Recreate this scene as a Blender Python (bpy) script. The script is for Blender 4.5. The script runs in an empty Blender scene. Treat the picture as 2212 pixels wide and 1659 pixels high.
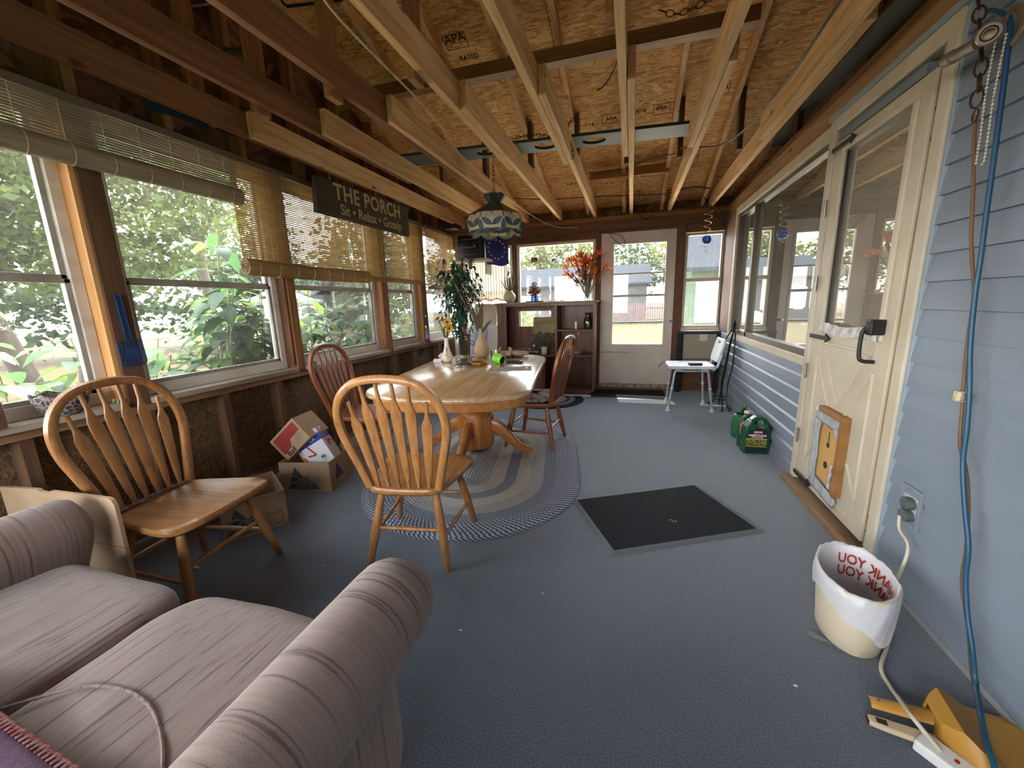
import bpy, math, random
from mathutils import Vector, Matrix, Euler
random.seed(7)
C = bpy.context.scene.collection
PI = math.pi
# ---------------------------------------------------------------- camera
F_PX, CX, CY, EYE = 852.0, 1106.0, 829.5, 1.16
WX = Vector((0.95856357, 0.03013205, -0.28328066))
WY = Vector((0.28345949, -0.20001783, 0.93789316))
WZ = Vector((-0.02840054, -0.97932882, -0.20027102))
cam = bpy.data.objects.new('camera', bpy.data.cameras.new('camera'))
C.objects.link(cam)
cam.data.sensor_width = 36.0
cam.data.lens = F_PX / 2212 * 36.0
cam.data.clip_start = .02
cam.data.clip_end = 300
cam.matrix_world = Matrix(((WX[0], -WX[1], -WX[2], 0), (WY[0], -WY[1], -WY[2], 0), (WZ[0], -WZ[1], -WZ[2], EYE), (0, 0, 0, 1)))
bpy.context.scene.camera = cam


def ray(x, y):
    v = Vector((x - CX, y - CY, F_PX))
    return Vector((WX.dot(v), WY.dot(v), WZ.dot(v)))


def onY(x, y, Y):            # measured photo point on the plane Y
    d = ray(x, y); t = Y / d.y
    return Vector((d.x * t, Y, EYE + d.z * t))


def onX(x, y, X):
    d = ray(x, y); t = X / d.x
    return Vector((X, d.y * t, EYE + d.z * t))


def onZ(x, y, z=0.0):
    d = ray(x, y); t = (z - EYE) / d.z
    return Vector((d.x * t, d.y * t, z))


# ---------------------------------------------------------------- sky, sun, exposure
sc = bpy.context.scene
sc.view_settings.view_transform = 'Standard'
sc.view_settings.look = 'None'
sc.view_settings.exposure = 1.35
sc.view_settings.gamma = 1.0
sc.view_settings.use_curve_mapping = False
w = bpy.data.worlds.new('sky'); sc.world = w; w.use_nodes = True
nt = w.node_tree; nt.nodes.clear()
g = nt.nodes.new('ShaderNodeTexCoord'); sx = nt.nodes.new('ShaderNodeSeparateXYZ')
cr = nt.nodes.new('ShaderNodeValToRGB'); bg = nt.nodes.new('ShaderNodeBackground'); wo = nt.nodes.new('ShaderNodeOutputWorld')
nt.links.new(g.outputs['Generated'], sx.inputs[0]); nt.links.new(sx.outputs[2], cr.inputs[0])
cr.color_ramp.elements[0].position = 0.0; cr.color_ramp.elements[0].color = (1.0, .97, .93, 1)
cr.color_ramp.elements[1].position = 0.7; cr.color_ramp.elements[1].color = (.80, .89, 1.0, 1)
bg.inputs[1].default_value = 8.0
nt.links.new(cr.outputs[0], bg.inputs[0]); nt.links.new(bg.outputs[0], wo.inputs[0])
sun = bpy.data.objects.new('sun', bpy.data.lights.new('sun', 'SUN')); C.objects.link(sun)
sun.data.energy = 17.0; sun.data.angle = .012; sun.data.color = (1.0, .93, .80)
SUN_DIR = Vector((-.10, .62, .95)).normalized()           # towards the sun: ahead, a little right, high
sun.rotation_euler = SUN_DIR.to_track_quat('Z', 'Y').to_euler()
cy = sc.cycles
cy.max_bounces = 10; cy.diffuse_bounces = 6; cy.glossy_bounces = 3; cy.transmission_bounces = 4; cy.transparent_max_bounces = 12
cy.caustics_reflective = False; cy.caustics_refractive = False; cy.sample_clamp_indirect = 8.0


# ---------------------------------------------------------------- mesh helper
def RZ(a): return Matrix.Rotation(a, 4, 'Z')
def RX(a): return Matrix.Rotation(a, 4, 'X')
def RY(a): return Matrix.Rotation(a, 4, 'Y')
def T(x, y=0, z=0): return Matrix.Translation((x, y, z) if not isinstance(x, Vector) else x)


class MB:
    def __init__(s):
        s.v = []; s.f = []; s.mi = []; s.cur = 0

    def add(s, vs, fs, M=None):
        n = len(s.v)
        s.v += [tuple(M @ Vector(p)) if M is not None else tuple(p) for p in vs]
        for q in fs:
            s.f.append([i + n for i in q]); s.mi.append(s.cur)
        return s

    def box(s, x0, y0, z0, x1, y1, z1, M=None):
        x0, x1 = min(x0, x1), max(x0, x1); y0, y1 = min(y0, y1), max(y0, y1); z0, z1 = min(z0, z1), max(z0, z1)
        return s.add([(x0, y0, z0), (x1, y0, z0), (x1, y1, z0), (x0, y1, z0), (x0, y0, z1), (x1, y0, z1), (x1, y1, z1), (x0, y1, z1)],
                     [(0, 3, 2, 1), (4, 5, 6, 7), (0, 1, 5, 4), (1, 2, 6, 5), (2, 3, 7, 6), (3, 0, 4, 7)], M)

    def cb(s, cx, cy, cz, sx, sy, sz, M=None):
        return s.box(cx - sx / 2, cy - sy / 2, cz - sz / 2, cx + sx / 2, cy + sy / 2, cz + sz / 2, M)

    def bar(s, a, b, w, h, up=(0, 0, 1)):          # square bar from a to b
        a = Vector(a); b = Vector(b); d = (b - a); L = d.length; d.normalize()
        u = Vector(up)
        if abs(u.dot(d)) > .98: u = Vector((1, 0, 0))
        sd = d.cross(u).normalized(); u = sd.cross(d)
        M = Matrix(((sd[0], d[0], u[0], a[0]), (sd[1], d[1], u[1], a[1]), (sd[2], d[2], u[2], a[2]), (0, 0, 0, 1)))
        return s.box(-w / 2, 0, -h / 2, w / 2, L, h / 2, M)

    def tube(s, pts, r, n=8, closed=False, flat=1.0, M=None):
        P = [Vector(p) for p in pts]; m = len(P)
        R = r if isinstance(r, (list, tuple)) else [r] * m
        vs = []; prev = None
        for i, p in enumerate(P):
            a = P[i - 1] if (i > 0 or closed) else P[i]
            b = P[(i + 1) % m] if (i < m - 1 or closed) else P[i]
            d = (b - a)
            d = d.normalized() if d.length > 1e-9 else Vector((0, 0, 1))
            if prev is None:
                u = Vector((0, 0, 1)) if abs(d.z) < .9 else Vector((1, 0, 0))
            else:
                u = prev
            u = (u - d * u.dot(d))
            u = u.normalized() if u.length > 1e-6 else d.orthogonal().normalized()
            prev = u; q = d.cross(u)
            for k in range(n):
                t = 2 * PI * k / n
                vs.append(p + (u * math.cos(t) + q * math.sin(t) * flat) * R[i])
        fs = []
        for i in range(m if closed else m - 1):
            j = (i + 1) % m
            for k in range(n):
                l = (k + 1) % n
                fs.append((i * n + k, i * n + l, j * n + l, j * n + k))
        if not closed:
            fs.append(tuple(range(n - 1, -1, -1))); fs.append(tuple((m - 1) * n + k for k in range(n)))
        return s.add(vs, fs, M)

    def lathe(s, prof, n=24, M=None, sx=1.0, sy=1.0, cap=True):
        vs = []; m = len(prof)
        for r, z in prof:
            for k in range(n):
                t = 2 * PI * k / n
                vs.append((r * math.cos(t) * sx, r * math.sin(t) * sy, z))
        fs = []
        for i in range(m - 1):
            for k in range(n):
                l = (k + 1) % n
                fs.append((i * n + k, i * n + l, (i + 1) * n + l, (i + 1) * n + k))
        if cap:
            if prof[0][0] > 1e-6: fs.append(tuple(range(n - 1, -1, -1)))
            if prof[-1][0] > 1e-6: fs.append(tuple((m - 1) * n + k for k in range(n)))
        return s.add(vs, fs, M)

    def prism(s, poly, z0, z1, M=None):
        n = len(poly)
        vs = [(x, y, z0) for x, y in poly] + [(x, y, z1) for x, y in poly]
        fs = [tuple(range(n - 1, -1, -1)), tuple(range(n, 2 * n))]
        fs += [(i, (i + 1) % n, n + (i + 1) % n, n + i) for i in range(n)]
        return s.add(vs, fs, M)

    def grid(s, fn, nu, nv, closeu=False, M=None):
        vs = [fn(i / (nu if closeu else nu - 1), j / (nv - 1)) for j in range(nv) for i in range(nu)]
        fs = []
        for j in range(nv - 1):
            for i in range(nu if closeu else nu - 1):
                k = (i + 1) % nu
                fs.append((j * nu + i, j * nu + k, (j + 1) * nu + k, (j + 1) * nu + i))
        return s.add(vs, fs, M)

    def ball(s, c, r, nu=16, nv=10, M=None):
        if not isinstance(r, (tuple, list)): r = (r, r, r)
        vs = [(c[0], c[1], c[2] - r[2])]
        for j in range(1, nv):
            a = -PI / 2 + PI * j / nv
            for i in range(nu):
                t = 2 * PI * i / nu
                vs.append((c[0] + r[0] * math.cos(a) * math.cos(t), c[1] + r[1] * math.cos(a) * math.sin(t), c[2] + r[2] * math.sin(a)))
        vs.append((c[0], c[1], c[2] + r[2])); e = len(vs) - 1
        fs = [(0, 1 + (i + 1) % nu, 1 + i) for i in range(nu)]
        for j in range(nv - 2):
            for i in range(nu):
                k = (i + 1) % nu
                fs.append((1 + j * nu + i, 1 + j * nu + k, 1 + (j + 1) * nu + k, 1 + (j + 1) * nu + i))
        fs += [(e, 1 + (nv - 2) * nu + i, 1 + (nv - 2) * nu + (i + 1) % nu) for i in range(nu)]
        return s.add(vs, fs, M)

    def build(s, name, mats, parent=None, smooth=False, bev=0.0, seg=2, sub=0, solid=0.0):
        me = bpy.data.meshes.new(name)
        me.from_pydata(s.v, [], s.f)
        ms = mats if isinstance(mats, (list, tuple)) else [mats]
        for m in ms: me.materials.append(m)
        if len(ms) > 1: me.polygons.foreach_set('material_index', s.mi)
        if smooth:
            me.polygons.foreach_set('use_smooth', [True] * len(me.polygons))
            if smooth != 2: me.set_sharp_from_angle(angle=math.radians(48))
        me.update()
        o = bpy.data.objects.new(name, me); C.objects.link(o)
        if parent is not None: o.parent = parent
        if solid:
            d = o.modifiers.new('thick', 'SOLIDIFY'); d.thickness = solid; d.offset = 0
        if bev:
            b = o.modifiers.new('round', 'BEVEL'); b.width = bev; b.segments = seg; b.limit_method = 'ANGLE'; b.angle_limit = math.radians(40)
        if sub:
            b = o.modifiers.new('sub', 'SUBSURF'); b.levels = sub; b.render_levels = sub
        return o


def tag(o, label, cat, group=None, kind=None):
    o['label'] = label; o['category'] = cat
    if group: o['group'] = group
    if kind: o['kind'] = kind
    return o


def thing(name, label, cat, loc=(0, 0, 0), rz=0.0, group=None):
    o = bpy.data.objects.new(name, None); C.objects.link(o)
    o.empty_display_size = .05
    o.location = loc; o.rotation_euler = (0, 0, rz)
    return tag(o, label, cat, group)


def struct(o):
    o['kind'] = 'structure'; return o


def sroot(name, loc=(0, 0, 0), rz=0):
    o = bpy.data.objects.new(name, None); C.objects.link(o); o.location = loc; o.rotation_euler = (0, 0, rz)
    o['kind'] = 'structure'; return o


def dup(root, loc, rz, label, group=None):
    r = root.copy(); C.objects.link(r); r.location = loc; r.rotation_euler = (0, 0, rz); r['label'] = label
    if group: r['group'] = group
    for ch in list(root.children):
        c = ch.copy(); C.objects.link(c); c.parent = r
        for g2 in ch.children:
            d = g2.copy(); C.objects.link(d); d.parent = c
    return r


def words(s, size, m, parent, M, name='lettering', bold=0.0, depth=.0006, align='CENTER', shear=0.0, space=1.0):
    cu = bpy.data.curves.new(name, 'FONT'); cu.body = s; cu.size = size; cu.extrude = depth; cu.offset = bold; cu.resolution_u = 3
    cu.align_x = align; cu.align_y = 'CENTER'; cu.shear = shear; cu.space_character = space
    t = bpy.data.objects.new(name, cu); C.objects.link(t)
    dg = bpy.context.evaluated_depsgraph_get()
    me = bpy.data.meshes.new_from_object(t.evaluated_get(dg))
    bpy.data.objects.remove(t); bpy.data.curves.remove(cu)
    me.transform(M); me.materials.clear(); me.materials.append(m)
    o = bpy.data.objects.new(name, me); C.objects.link(o); o.parent = parent
    return o


def frame_M(o, xd, yd):          # text matrix: origin, x direction, y (up) direction
    x = Vector(xd).normalized(); y = Vector(yd); y = (y - x * x.dot(y)).normalized(); z = x.cross(y)
    return Matrix(((x[0], y[0], z[0], o[0]), (x[1], y[1], z[1], o[1]), (x[2], y[2], z[2], o[2]), (0, 0, 0, 1)))


def arc(cx, cz, r, a0, a1, n, y=0.0):
    return [(cx + r * math.cos(a0 + (a1 - a0) * i / n), y, cz + r * math.sin(a0 + (a1 - a0) * i / n)) for i in range(n + 1)]


def spline(P, n=6):              # Catmull-Rom through points
    P = [Vector(p) for p in P]; out = []
    for i in range(len(P) - 1):
        p0 = P[max(i - 1, 0)]; p1 = P[i]; p2 = P[i + 1]; p3 = P[min(i + 2, len(P) - 1)]
        for k in range(n):
            t = k / n
            out.append(.5 * ((2 * p1) + (p2 - p0) * t + (2 * p0 - 5 * p1 + 4 * p2 - p3) * t * t + (3 * p1 - p0 - 3 * p2 + p3) * t ** 3))
    out.append(P[-1]); return out


# ---------------------------------------------------------------- materials
def S(r, g, b):
    f = lambda c: (c / 255 / 12.92) if c / 255 <= .04045 else ((c / 255 + .055) / 1.055) ** 2.4
    return (f(r), f(g), f(b), 1.0)


def mat(name, c, r=.6, m=0.0, c2=None, sc1=8.0, st=(1, 1, 1), bump=0.0, bs=None, detail=4.0, lo=.35, hi=.65, trans=0.0, coat=0.0, spec=.5, transl=0.0, emit=0.0, alpha=1.0, rough2=None):
    M = bpy.data.materials.new(name); M.use_nodes = True
    n = M.node_tree.nodes; L = M.node_tree.links; p = n['Principled BSDF']
    p.inputs['Base Color'].default_value = c; p.inputs['Roughness'].default_value = r; p.inputs['Metallic'].default_value = m
    p.inputs['Specular IOR Level'].default_value = spec; p.inputs['Coat Weight'].default_value = coat; p.inputs['Transmission Weight'].default_value = trans
    if emit:
        p.inputs['Emission Color'].default_value = c; p.inputs['Emission Strength'].default_value = emit
    if c2 is not None or bump:
        tc = n.new('ShaderNodeTexCoord'); mp = n.new('ShaderNodeMapping'); mp.inputs['Scale'].default_value = st
        L.new(tc.outputs['Object'], mp.inputs['Vector'])
        nz = n.new('ShaderNodeTexNoise'); nz.inputs['Scale'].default_value = sc1; nz.inputs['Detail'].default_value = detail
        L.new(mp.outputs[0], nz.inputs['Vector'])
        if c2 is not None:
            rp = n.new('ShaderNodeValToRGB'); rp.color_ramp.elements[0].position = lo; rp.color_ramp.elements[1].position = hi
            rp.color_ramp.elements[0].color = c; rp.color_ramp.elements[1].color = c2
            L.new(nz.outputs[0], rp.inputs[0]); L.new(rp.outputs[0], p.inputs['Base Color'])
        if rough2 is not None:
            mr = n.new('ShaderNodeMapRange'); mr.inputs['From Min'].default_value = .3; mr.inputs['From Max'].default_value = .7
            mr.inputs['To Min'].default_value = r; mr.inputs['To Max'].default_value = rough2
            L.new(nz.outputs[0], mr.inputs['Value']); L.new(mr.outputs[0], p.inputs['Roughness'])
        if bump:
            bn = n.new('ShaderNodeBump'); bn.inputs['Strength'].default_value = bump; bn.inputs['Distance'].default_value = .004
            if bs:
                n2 = n.new('ShaderNodeTexNoise'); n2.inputs['Scale'].default_value = bs; L.new(mp.outputs[0], n2.inputs['Vector']); L.new(n2.outputs[0], bn.inputs['Height'])
            else:
                L.new(nz.outputs[0], bn.inputs['Height'])
            L.new(bn.outputs[0], p.inputs['Normal'])
    if transl:
        tr = n.new('ShaderNodeBsdfTranslucent'); mx = n.new('ShaderNodeMixShader'); mx.inputs[0].default_value = transl
        src = p.inputs['Base Color'].links
        if src: L.new(src[0].from_socket, tr.inputs[0])
        else: tr.inputs[0].default_value = c
        L.new(p.outputs[0], mx.inputs[1]); L.new(tr.outputs[0], mx.inputs[2]); L.new(mx.outputs[0], n['Material Output'].inputs[0])
    return M


def wood(name, c1, c2, axis='Y', scale=22.0, r=.6, stretch=.06, bump=.08, coat=0.0, knots=True, spec=.4):
    M = bpy.data.materials.new(name); M.use_nodes = True
    n = M.node_tree.nodes; L = M.node_tree.links; p = n['Principled BSDF']
    p.inputs['Roughness'].default_value = r; p.inputs['Coat Weight'].default_value = coat; p.inputs['Coat Roughness'].default_value = .15
    p.inputs['Specular IOR Level'].default_value = spec
    tc = n.new('ShaderNodeTexCoord'); mp = n.new('ShaderNodeMapping')
    st = [1, 1, 1]; st['XYZ'.index(axis)] = stretch; mp.inputs['Scale'].default_value = st
    oi = n.new('ShaderNodeObjectInfo'); ad = n.new('ShaderNodeVectorMath'); ad.operation = 'ADD'
    sh = n.new('ShaderNodeVectorMath'); sh.operation = 'SCALE'; sh.inputs['Scale'].default_value = 37.0
    L.new(oi.outputs['Random'], sh.inputs[0]); L.new(tc.outputs['Object'], ad.inputs[0]); L.new(sh.outputs[0], ad.inputs[1])
    L.new(ad.outputs[0], mp.inputs['Vector'])
    a = n.new('ShaderNodeTexNoise'); a.inputs['Scale'].default_value = scale; a.inputs['Detail'].default_value = 6; a.inputs['Distortion'].default_value = .6
    L.new(mp.outputs[0], a.inputs['Vector'])
    wv = n.new('ShaderNodeTexNoise'); wv.inputs['Scale'].default_value = scale * 3.5; wv.inputs['Detail'].default_value = 2
    L.new(mp.outputs[0], wv.inputs['Vector'])
    mx = n.new('ShaderNodeMix'); mx.inputs[0].default_value = .4
    L.new(a.outputs[0], mx.inputs[2]); L.new(wv.outputs[0], mx.inputs[3])
    rp = n.new('ShaderNodeValToRGB'); rp.color_ramp.elements[0].position = .36; rp.color_ramp.elements[1].position = .62
    rp.color_ramp.elements[0].color = c1; rp.color_ramp.elements[1].color = c2
    L.new(mx.outputs[0], rp.inputs[0])
    col = rp.outputs[0]
    if knots:
        vo = n.new('ShaderNodeTexVoronoi'); vo.inputs['Scale'].default_value = 5.0
        m2 = n.new('ShaderNodeMapping'); s2 = [1, 1, 1]; s2['XYZ'.index(axis)] = .55; m2.inputs['Scale'].default_value = s2
        L.new(ad.outputs[0], m2.inputs['Vector']); L.new(m2.outputs[0], vo.inputs['Vector'])
        kr = n.new('ShaderNodeValToRGB'); kr.color_ramp.elements[0].position = .05; kr.color_ramp.elements[1].position = .10
        kr.color_ramp.elements[0].color = (.28, .22, .18, 1); kr.color_ramp.elements[1].color = (1, 1, 1, 1)
        L.new(vo.outputs['Distance'], kr.inputs[0])
        ml = n.new('ShaderNodeMix'); ml.data_type = 'RGBA'; ml.blend_type = 'MULTIPLY'; ml.inputs[0].default_value = .8
        L.new(col, ml.inputs[6]); L.new(kr.outputs[0], ml.inputs[7]); col = ml.outputs[2]
    L.new(col, p.inputs['Base Color'])
    if bump:
        bn = n.new('ShaderNodeBump'); bn.inputs['Strength'].default_value = bump; bn.inputs['Distance'].default_value = .003
        L.new(mx.outputs[0], bn.inputs['Height']); L.new(bn.outputs[0], p.inputs['Normal'])
    return M


def strands(name, dark, mid, light, st, scale=1.0, r=.8, swirl=1.2):     # oriented strand board
    M = bpy.data.materials.new(name); M.use_nodes = True
    n = M.node_tree.nodes; L = M.node_tree.links; p = n['Principled BSDF']; p.inputs['Roughness'].default_value = r; p.inputs['Specular IOR Level'].default_value = .2
    tc = n.new('ShaderNodeTexCoord'); mp = n.new('ShaderNodeMapping'); mp.inputs['Scale'].default_value = st
    L.new(tc.outputs['Object'], mp.inputs['Vector'])
    wn = n.new('ShaderNodeTexNoise'); wn.inputs['Scale'].default_value = 5 * scale; wn.inputs['Detail'].default_value = 1
    sb = n.new('ShaderNodeVectorMath'); sb.operation = 'MULTIPLY_ADD'; sb.inputs[1].default_value = (swirl * .3,) * 3
    L.new(mp.outputs[0], wn.inputs['Vector']); L.new(wn.outputs['Color'], sb.inputs[0]); L.new(mp.outputs[0], sb.inputs[2])
    vo = n.new('ShaderNodeTexVoronoi'); vo.inputs['Scale'].default_value = 16 * scale; L.new(sb.outputs[0], vo.inputs['Vector'])
    nz = n.new('ShaderNodeTexNoise'); nz.inputs['Scale'].default_value = 60 * scale; nz.inputs['Detail'].default_value = 3; L.new(sb.outputs[0], nz.inputs['Vector'])
    bw = n.new('ShaderNodeSeparateColor'); L.new(vo.outputs['Color'], bw.inputs[0])
    mx = n.new('ShaderNodeMix'); mx.inputs[0].default_value = .5; L.new(bw.outputs[0], mx.inputs[2]); L.new(nz.outputs[0], mx.inputs[3])
    rp = n.new('ShaderNodeValToRGB'); e = rp.color_ramp.elements; e[0].position = .25; e[0].color = dark; e[1].position = .78; e[1].color = light
    k = e.new(.5); k.color = mid
    L.new(mx.outputs[0], rp.inputs[0]); L.new(rp.outputs[0], p.inputs['Base Color'])
    bn = n.new('ShaderNodeBump'); bn.inputs['Strength'].default_value = .25; bn.inputs['Distance'].default_value = .003
    L.new(mx.outputs[0], bn.inputs['Height']); L.new(bn.outputs[0], p.inputs['Normal'])
    return M


def glass(name, refl=.06, tint=(1, 1, 1, 1), rough=0.0, haze=0.0, veil=(.8, .8, .78, 1), tl=False):          # thin pane
    M = bpy.data.materials.new(name); M.use_nodes = True
    n = M.node_tree.nodes; L = M.node_tree.links; n.remove(n['Principled BSDF'])
    t = n.new('ShaderNodeBsdfTransparent'); t.inputs[0].default_value = tint
    gl = n.new('ShaderNodeBsdfGlossy'); gl.inputs['Roughness'].default_value = rough
    fr = n.new('ShaderNodeLayerWeight'); fr.inputs[0].default_value = .25
    ad = n.new('ShaderNodeMath'); ad.operation = 'MULTIPLY_ADD'; ad.inputs[1].default_value = .8; ad.inputs[2].default_value = refl; ad.use_clamp = True
    L.new(fr.outputs['Fresnel'], ad.inputs[0])
    mx = n.new('ShaderNodeMixShader'); L.new(ad.outputs[0], mx.inputs[0]); L.new(t.outputs[0], mx.inputs[1]); L.new(gl.outputs[0], mx.inputs[2])
    out = mx.outputs[0]
    if haze:
        df = n.new('ShaderNodeBsdfTranslucent' if tl else 'ShaderNodeBsdfDiffuse'); df.inputs[0].default_value = veil
        m2 = n.new('ShaderNodeMixShader'); m2.inputs[0].default_value = haze
        L.new(out, m2.inputs[1]); L.new(df.outputs[0], m2.inputs[2]); out = m2.outputs[0]
    L.new(out, n['Material Output'].inputs[0])
    return M


M_ = {}
M_['joist'] = wood('joist_wood', S(196, 152, 98), S(234, 196, 144), 'Y', 18, .75)
M_['joist_dark'] = wood('joist_wood_dark', S(116, 76, 50), S(150, 102, 68), 'Y', 18, .8)
M_['stud'] = wood('stud_wood', S(120, 82, 50), S(160, 114, 72), 'Z', 18, .8)
M_['stud_dark'] = wood('stud_dark', S(76, 56, 40), S(112, 82, 56), 'Z', 18, .85)
M_['frame_x'] = wood('stained_frame_x', S(82, 54, 36), S(116, 78, 52), 'X', 16, .7)
M_['frame_z'] = wood('stained_frame_z', S(82, 54, 36), S(116, 78, 52), 'Z', 16, .7)
M_['sawn'] = wood('pale_lumber', S(206, 150, 92), S(226, 176, 118), 'Z', 14, .7)  # pale wood; on the post side it stands for daylight
M_['osb'] = strands('roof_strand_board', S(186, 134, 78), S(224, 174, 110), S(248, 212, 154), (.35, 1.5, 1.0), 2.0)
M_['wallboard'] = strands('aged_strand_board', S(76, 60, 48), S(106, 84, 64), S(140, 114, 86), (1, 1.2, .8), 3.0)
M_['dark_board'] = strands('dark_gable_board', S(88, 62, 46), S(114, 84, 62), S(144, 108, 82), (1, .6, 1), 1.0)
M_['white_paint'] = mat('weathered_white_paint', S(222, 218, 208), .6, c2=S(190, 182, 168), sc1=14, st=(1, .3, 1), bump=.1, lo=.3, hi=.8)
M_['cream'] = mat('cream_painted_trim', S(206, 196, 174), .5, c2=S(188, 176, 152), sc1=5, lo=.3, hi=.8)
M_['door_white'] = mat('door_white_paint', S(214, 202, 190), .5, c2=S(196, 182, 168), sc1=4, lo=.3, hi=.8)
M_['siding'] = mat('blue_grey_vinyl', S(134, 145, 157), .5, c2=S(119, 130, 142), sc1=3, st=(1, .4, 1), lo=.3, hi=.75)
M_['carpet'] = mat('slate_blue_carpet', S(64, 70, 79), .97, c2=S(102, 107, 116), sc1=230, detail=2, bump=.6, bs=300, lo=.35, hi=.68, spec=.1)
_c = M_['carpet'].node_tree.nodes['Principled BSDF']; _c.inputs['Sheen Weight'].default_value = .8; _c.inputs['Sheen Roughness'].default_value = .45; _c.inputs['Sheen Tint'].default_value = (.75, .8, .86, 1)
M_['glass'] = glass('window_glass', .03, haze=.012, tl=True)  # faint bright haze over the view mixed into the glass
M_['glass_house'] = glass('reflective_house_glass', .60, (.75, .82, .80, 1), 0.0, .14, (.62, .66, .58, 1))  # grey-green veil mixed in to lift the panes like a pale reflection
M_['glass_storm'] = glass('storm_glass', .58, (.85, .86, .82, 1), 0.0, .26, (.80, .74, .60, 1))  # beige veil: plastic film, also standing in for the pale door behind
M_['bronze'] = mat('bronze_window_frame', S(92, 80, 66), .45, .3)
M_['black'] = mat('matt_black', S(22, 22, 24), .5)
M_['black_metal'] = mat('black_iron', S(26, 26, 30), .42, .6)
M_['rust'] = mat('rusty_chain_steel', S(96, 66, 48), .6, .5, c2=S(60, 42, 34), sc1=60)
M_['steel'] = mat('dull_steel', S(150, 148, 142), .4, .8)
M_['grey_pipe'] = mat('galvanised_grey', S(134, 124, 108), .5, .3, c2=S(108, 98, 84), sc1=18)
M_['card'] = mat('brown_cardboard', S(176, 150, 120), .85, c2=S(164, 138, 108), sc1=9, lo=.3, hi=.7)
M_['white_card'] = mat('white_card', S(226, 228, 236), .5)
M_['ink'] = mat('dark_ink', S(52, 40, 32), .8)
M_['blue_ink'] = mat('blue_print', S(30, 58, 168), .5)
M_['red_ink'] = mat('red_print', S(170, 36, 44), .6)
M_['navy'] = mat('navy_print', S(44, 48, 72), .8)
M_['white'] = mat('white_plastic', S(226, 226, 222), .45)
M_['oak'] = wood('oak_chair_wood', S(136, 92, 50), S(172, 122, 72), 'Z', 26, .38, .08, .04, .25, False)
M_['oak_flat'] = wood('oak_seat_wood', S(136, 92, 50), S(176, 126, 76), 'Y', 20, .36, .09, .04, .25, False)
M_['oak_red'] = wood('reddish_oak_chair_wood', S(112, 62, 36), S(150, 88, 52), 'Z', 26, .38, .08, .04, .25, False)
M_['oak_red_flat'] = wood('reddish_oak_seat_wood', S(116, 66, 38), S(156, 94, 56), 'Y', 20, .36, .09, .04, .25, False)
M_['table_top'] = wood('oak_table_top', S(166, 130, 94), S(204, 170, 130), 'Y', 16, .22, .08, .05, .6, False, .6)
M_['table_leg'] = wood('oak_pedestal', S(150, 92, 42), S(186, 122, 62), 'Z', 14, .4, .12, .05, .2, False)
# ================================================================ the setting
XL, XR, YF, YB = -2.43, 1.04, 5.35, -1.9       # inner faces: left posts, house wall, far wall, wall behind
ZJ, HJ = 2.188, .143                            # ceiling joists: underside and height
SL = .33


def zroof(y): return 2.33 + SL * (YF - y)


struct(MB().box(XL - .16, YB - .1, -.05, XR + .06, YF + .12, 0).build('floor', M_['carpet']))
# roof deck: one mesh of strand boards with seams
b = MB()
sl = math.hypot(1, SL)
for i, y1 in enumerate([5.95, 4.80, 3.65, 2.50, 1.35, .20, -.95]):
    y0 = max(y1 - 1.15, -2.1) + .004
    x = -2.9 - (i % 2) * 1.1
    while x < 1.45:
        x1 = min(x + 2.3, 1.45)
        xa = max(x, -2.9) + .002
        if x1 - xa > .05:
            b.add([(xa, y0, zroof(y0)), (x1 - .002, y0, zroof(y0)), (x1 - .002, y1, zroof(y1)), (xa, y1, zroof(y1)),
                   (xa, y0, zroof(y0) + .016), (x1 - .002, y0, zroof(y0) + .016), (x1 - .002, y1, zroof(y1) + .016), (xa, y1, zroof(y1) + .016)],
                  [(0, 3, 2, 1), (4, 5, 6, 7), (0, 1, 5, 4), (1, 2, 6, 5), (2, 3, 7, 6), (3, 0, 4, 7)])
        x += 2.3
ceil = struct(b.build('ceiling', M_['osb']))
M_['shingle'] = mat('dark_roof_shingle', S(60, 56, 54), .9)
MB().add([(-3, -2.2, zroof(-2.2) + .02), (1.5, -2.2, zroof(-2.2) + .02), (1.5, 6, zroof(6) + .02), (-3, 6, zroof(6) + .02),
          (-3, -2.2, zroof(-2.2) + .05), (1.5, -2.2, zroof(-2.2) + .05), (1.5, 6, zroof(6) + .05), (-3, 6, zroof(6) + .05)],
         [(0, 3, 2, 1), (4, 5, 6, 7), (0, 1, 5, 4), (1, 2, 6, 5), (2, 3, 7, 6), (3, 0, 4, 7)]).build('roof_shingles', M_['shingle'], ceil)
# printed grade stamps on the boards
M_['stamp'] = mat('black_stamp_ink', S(46, 30, 16), .9)
ny = Vector((0, 1, -SL)).normalized()


def roofpt(x, y, d=.001): return Vector((x, y, zroof(y) - d))


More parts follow.
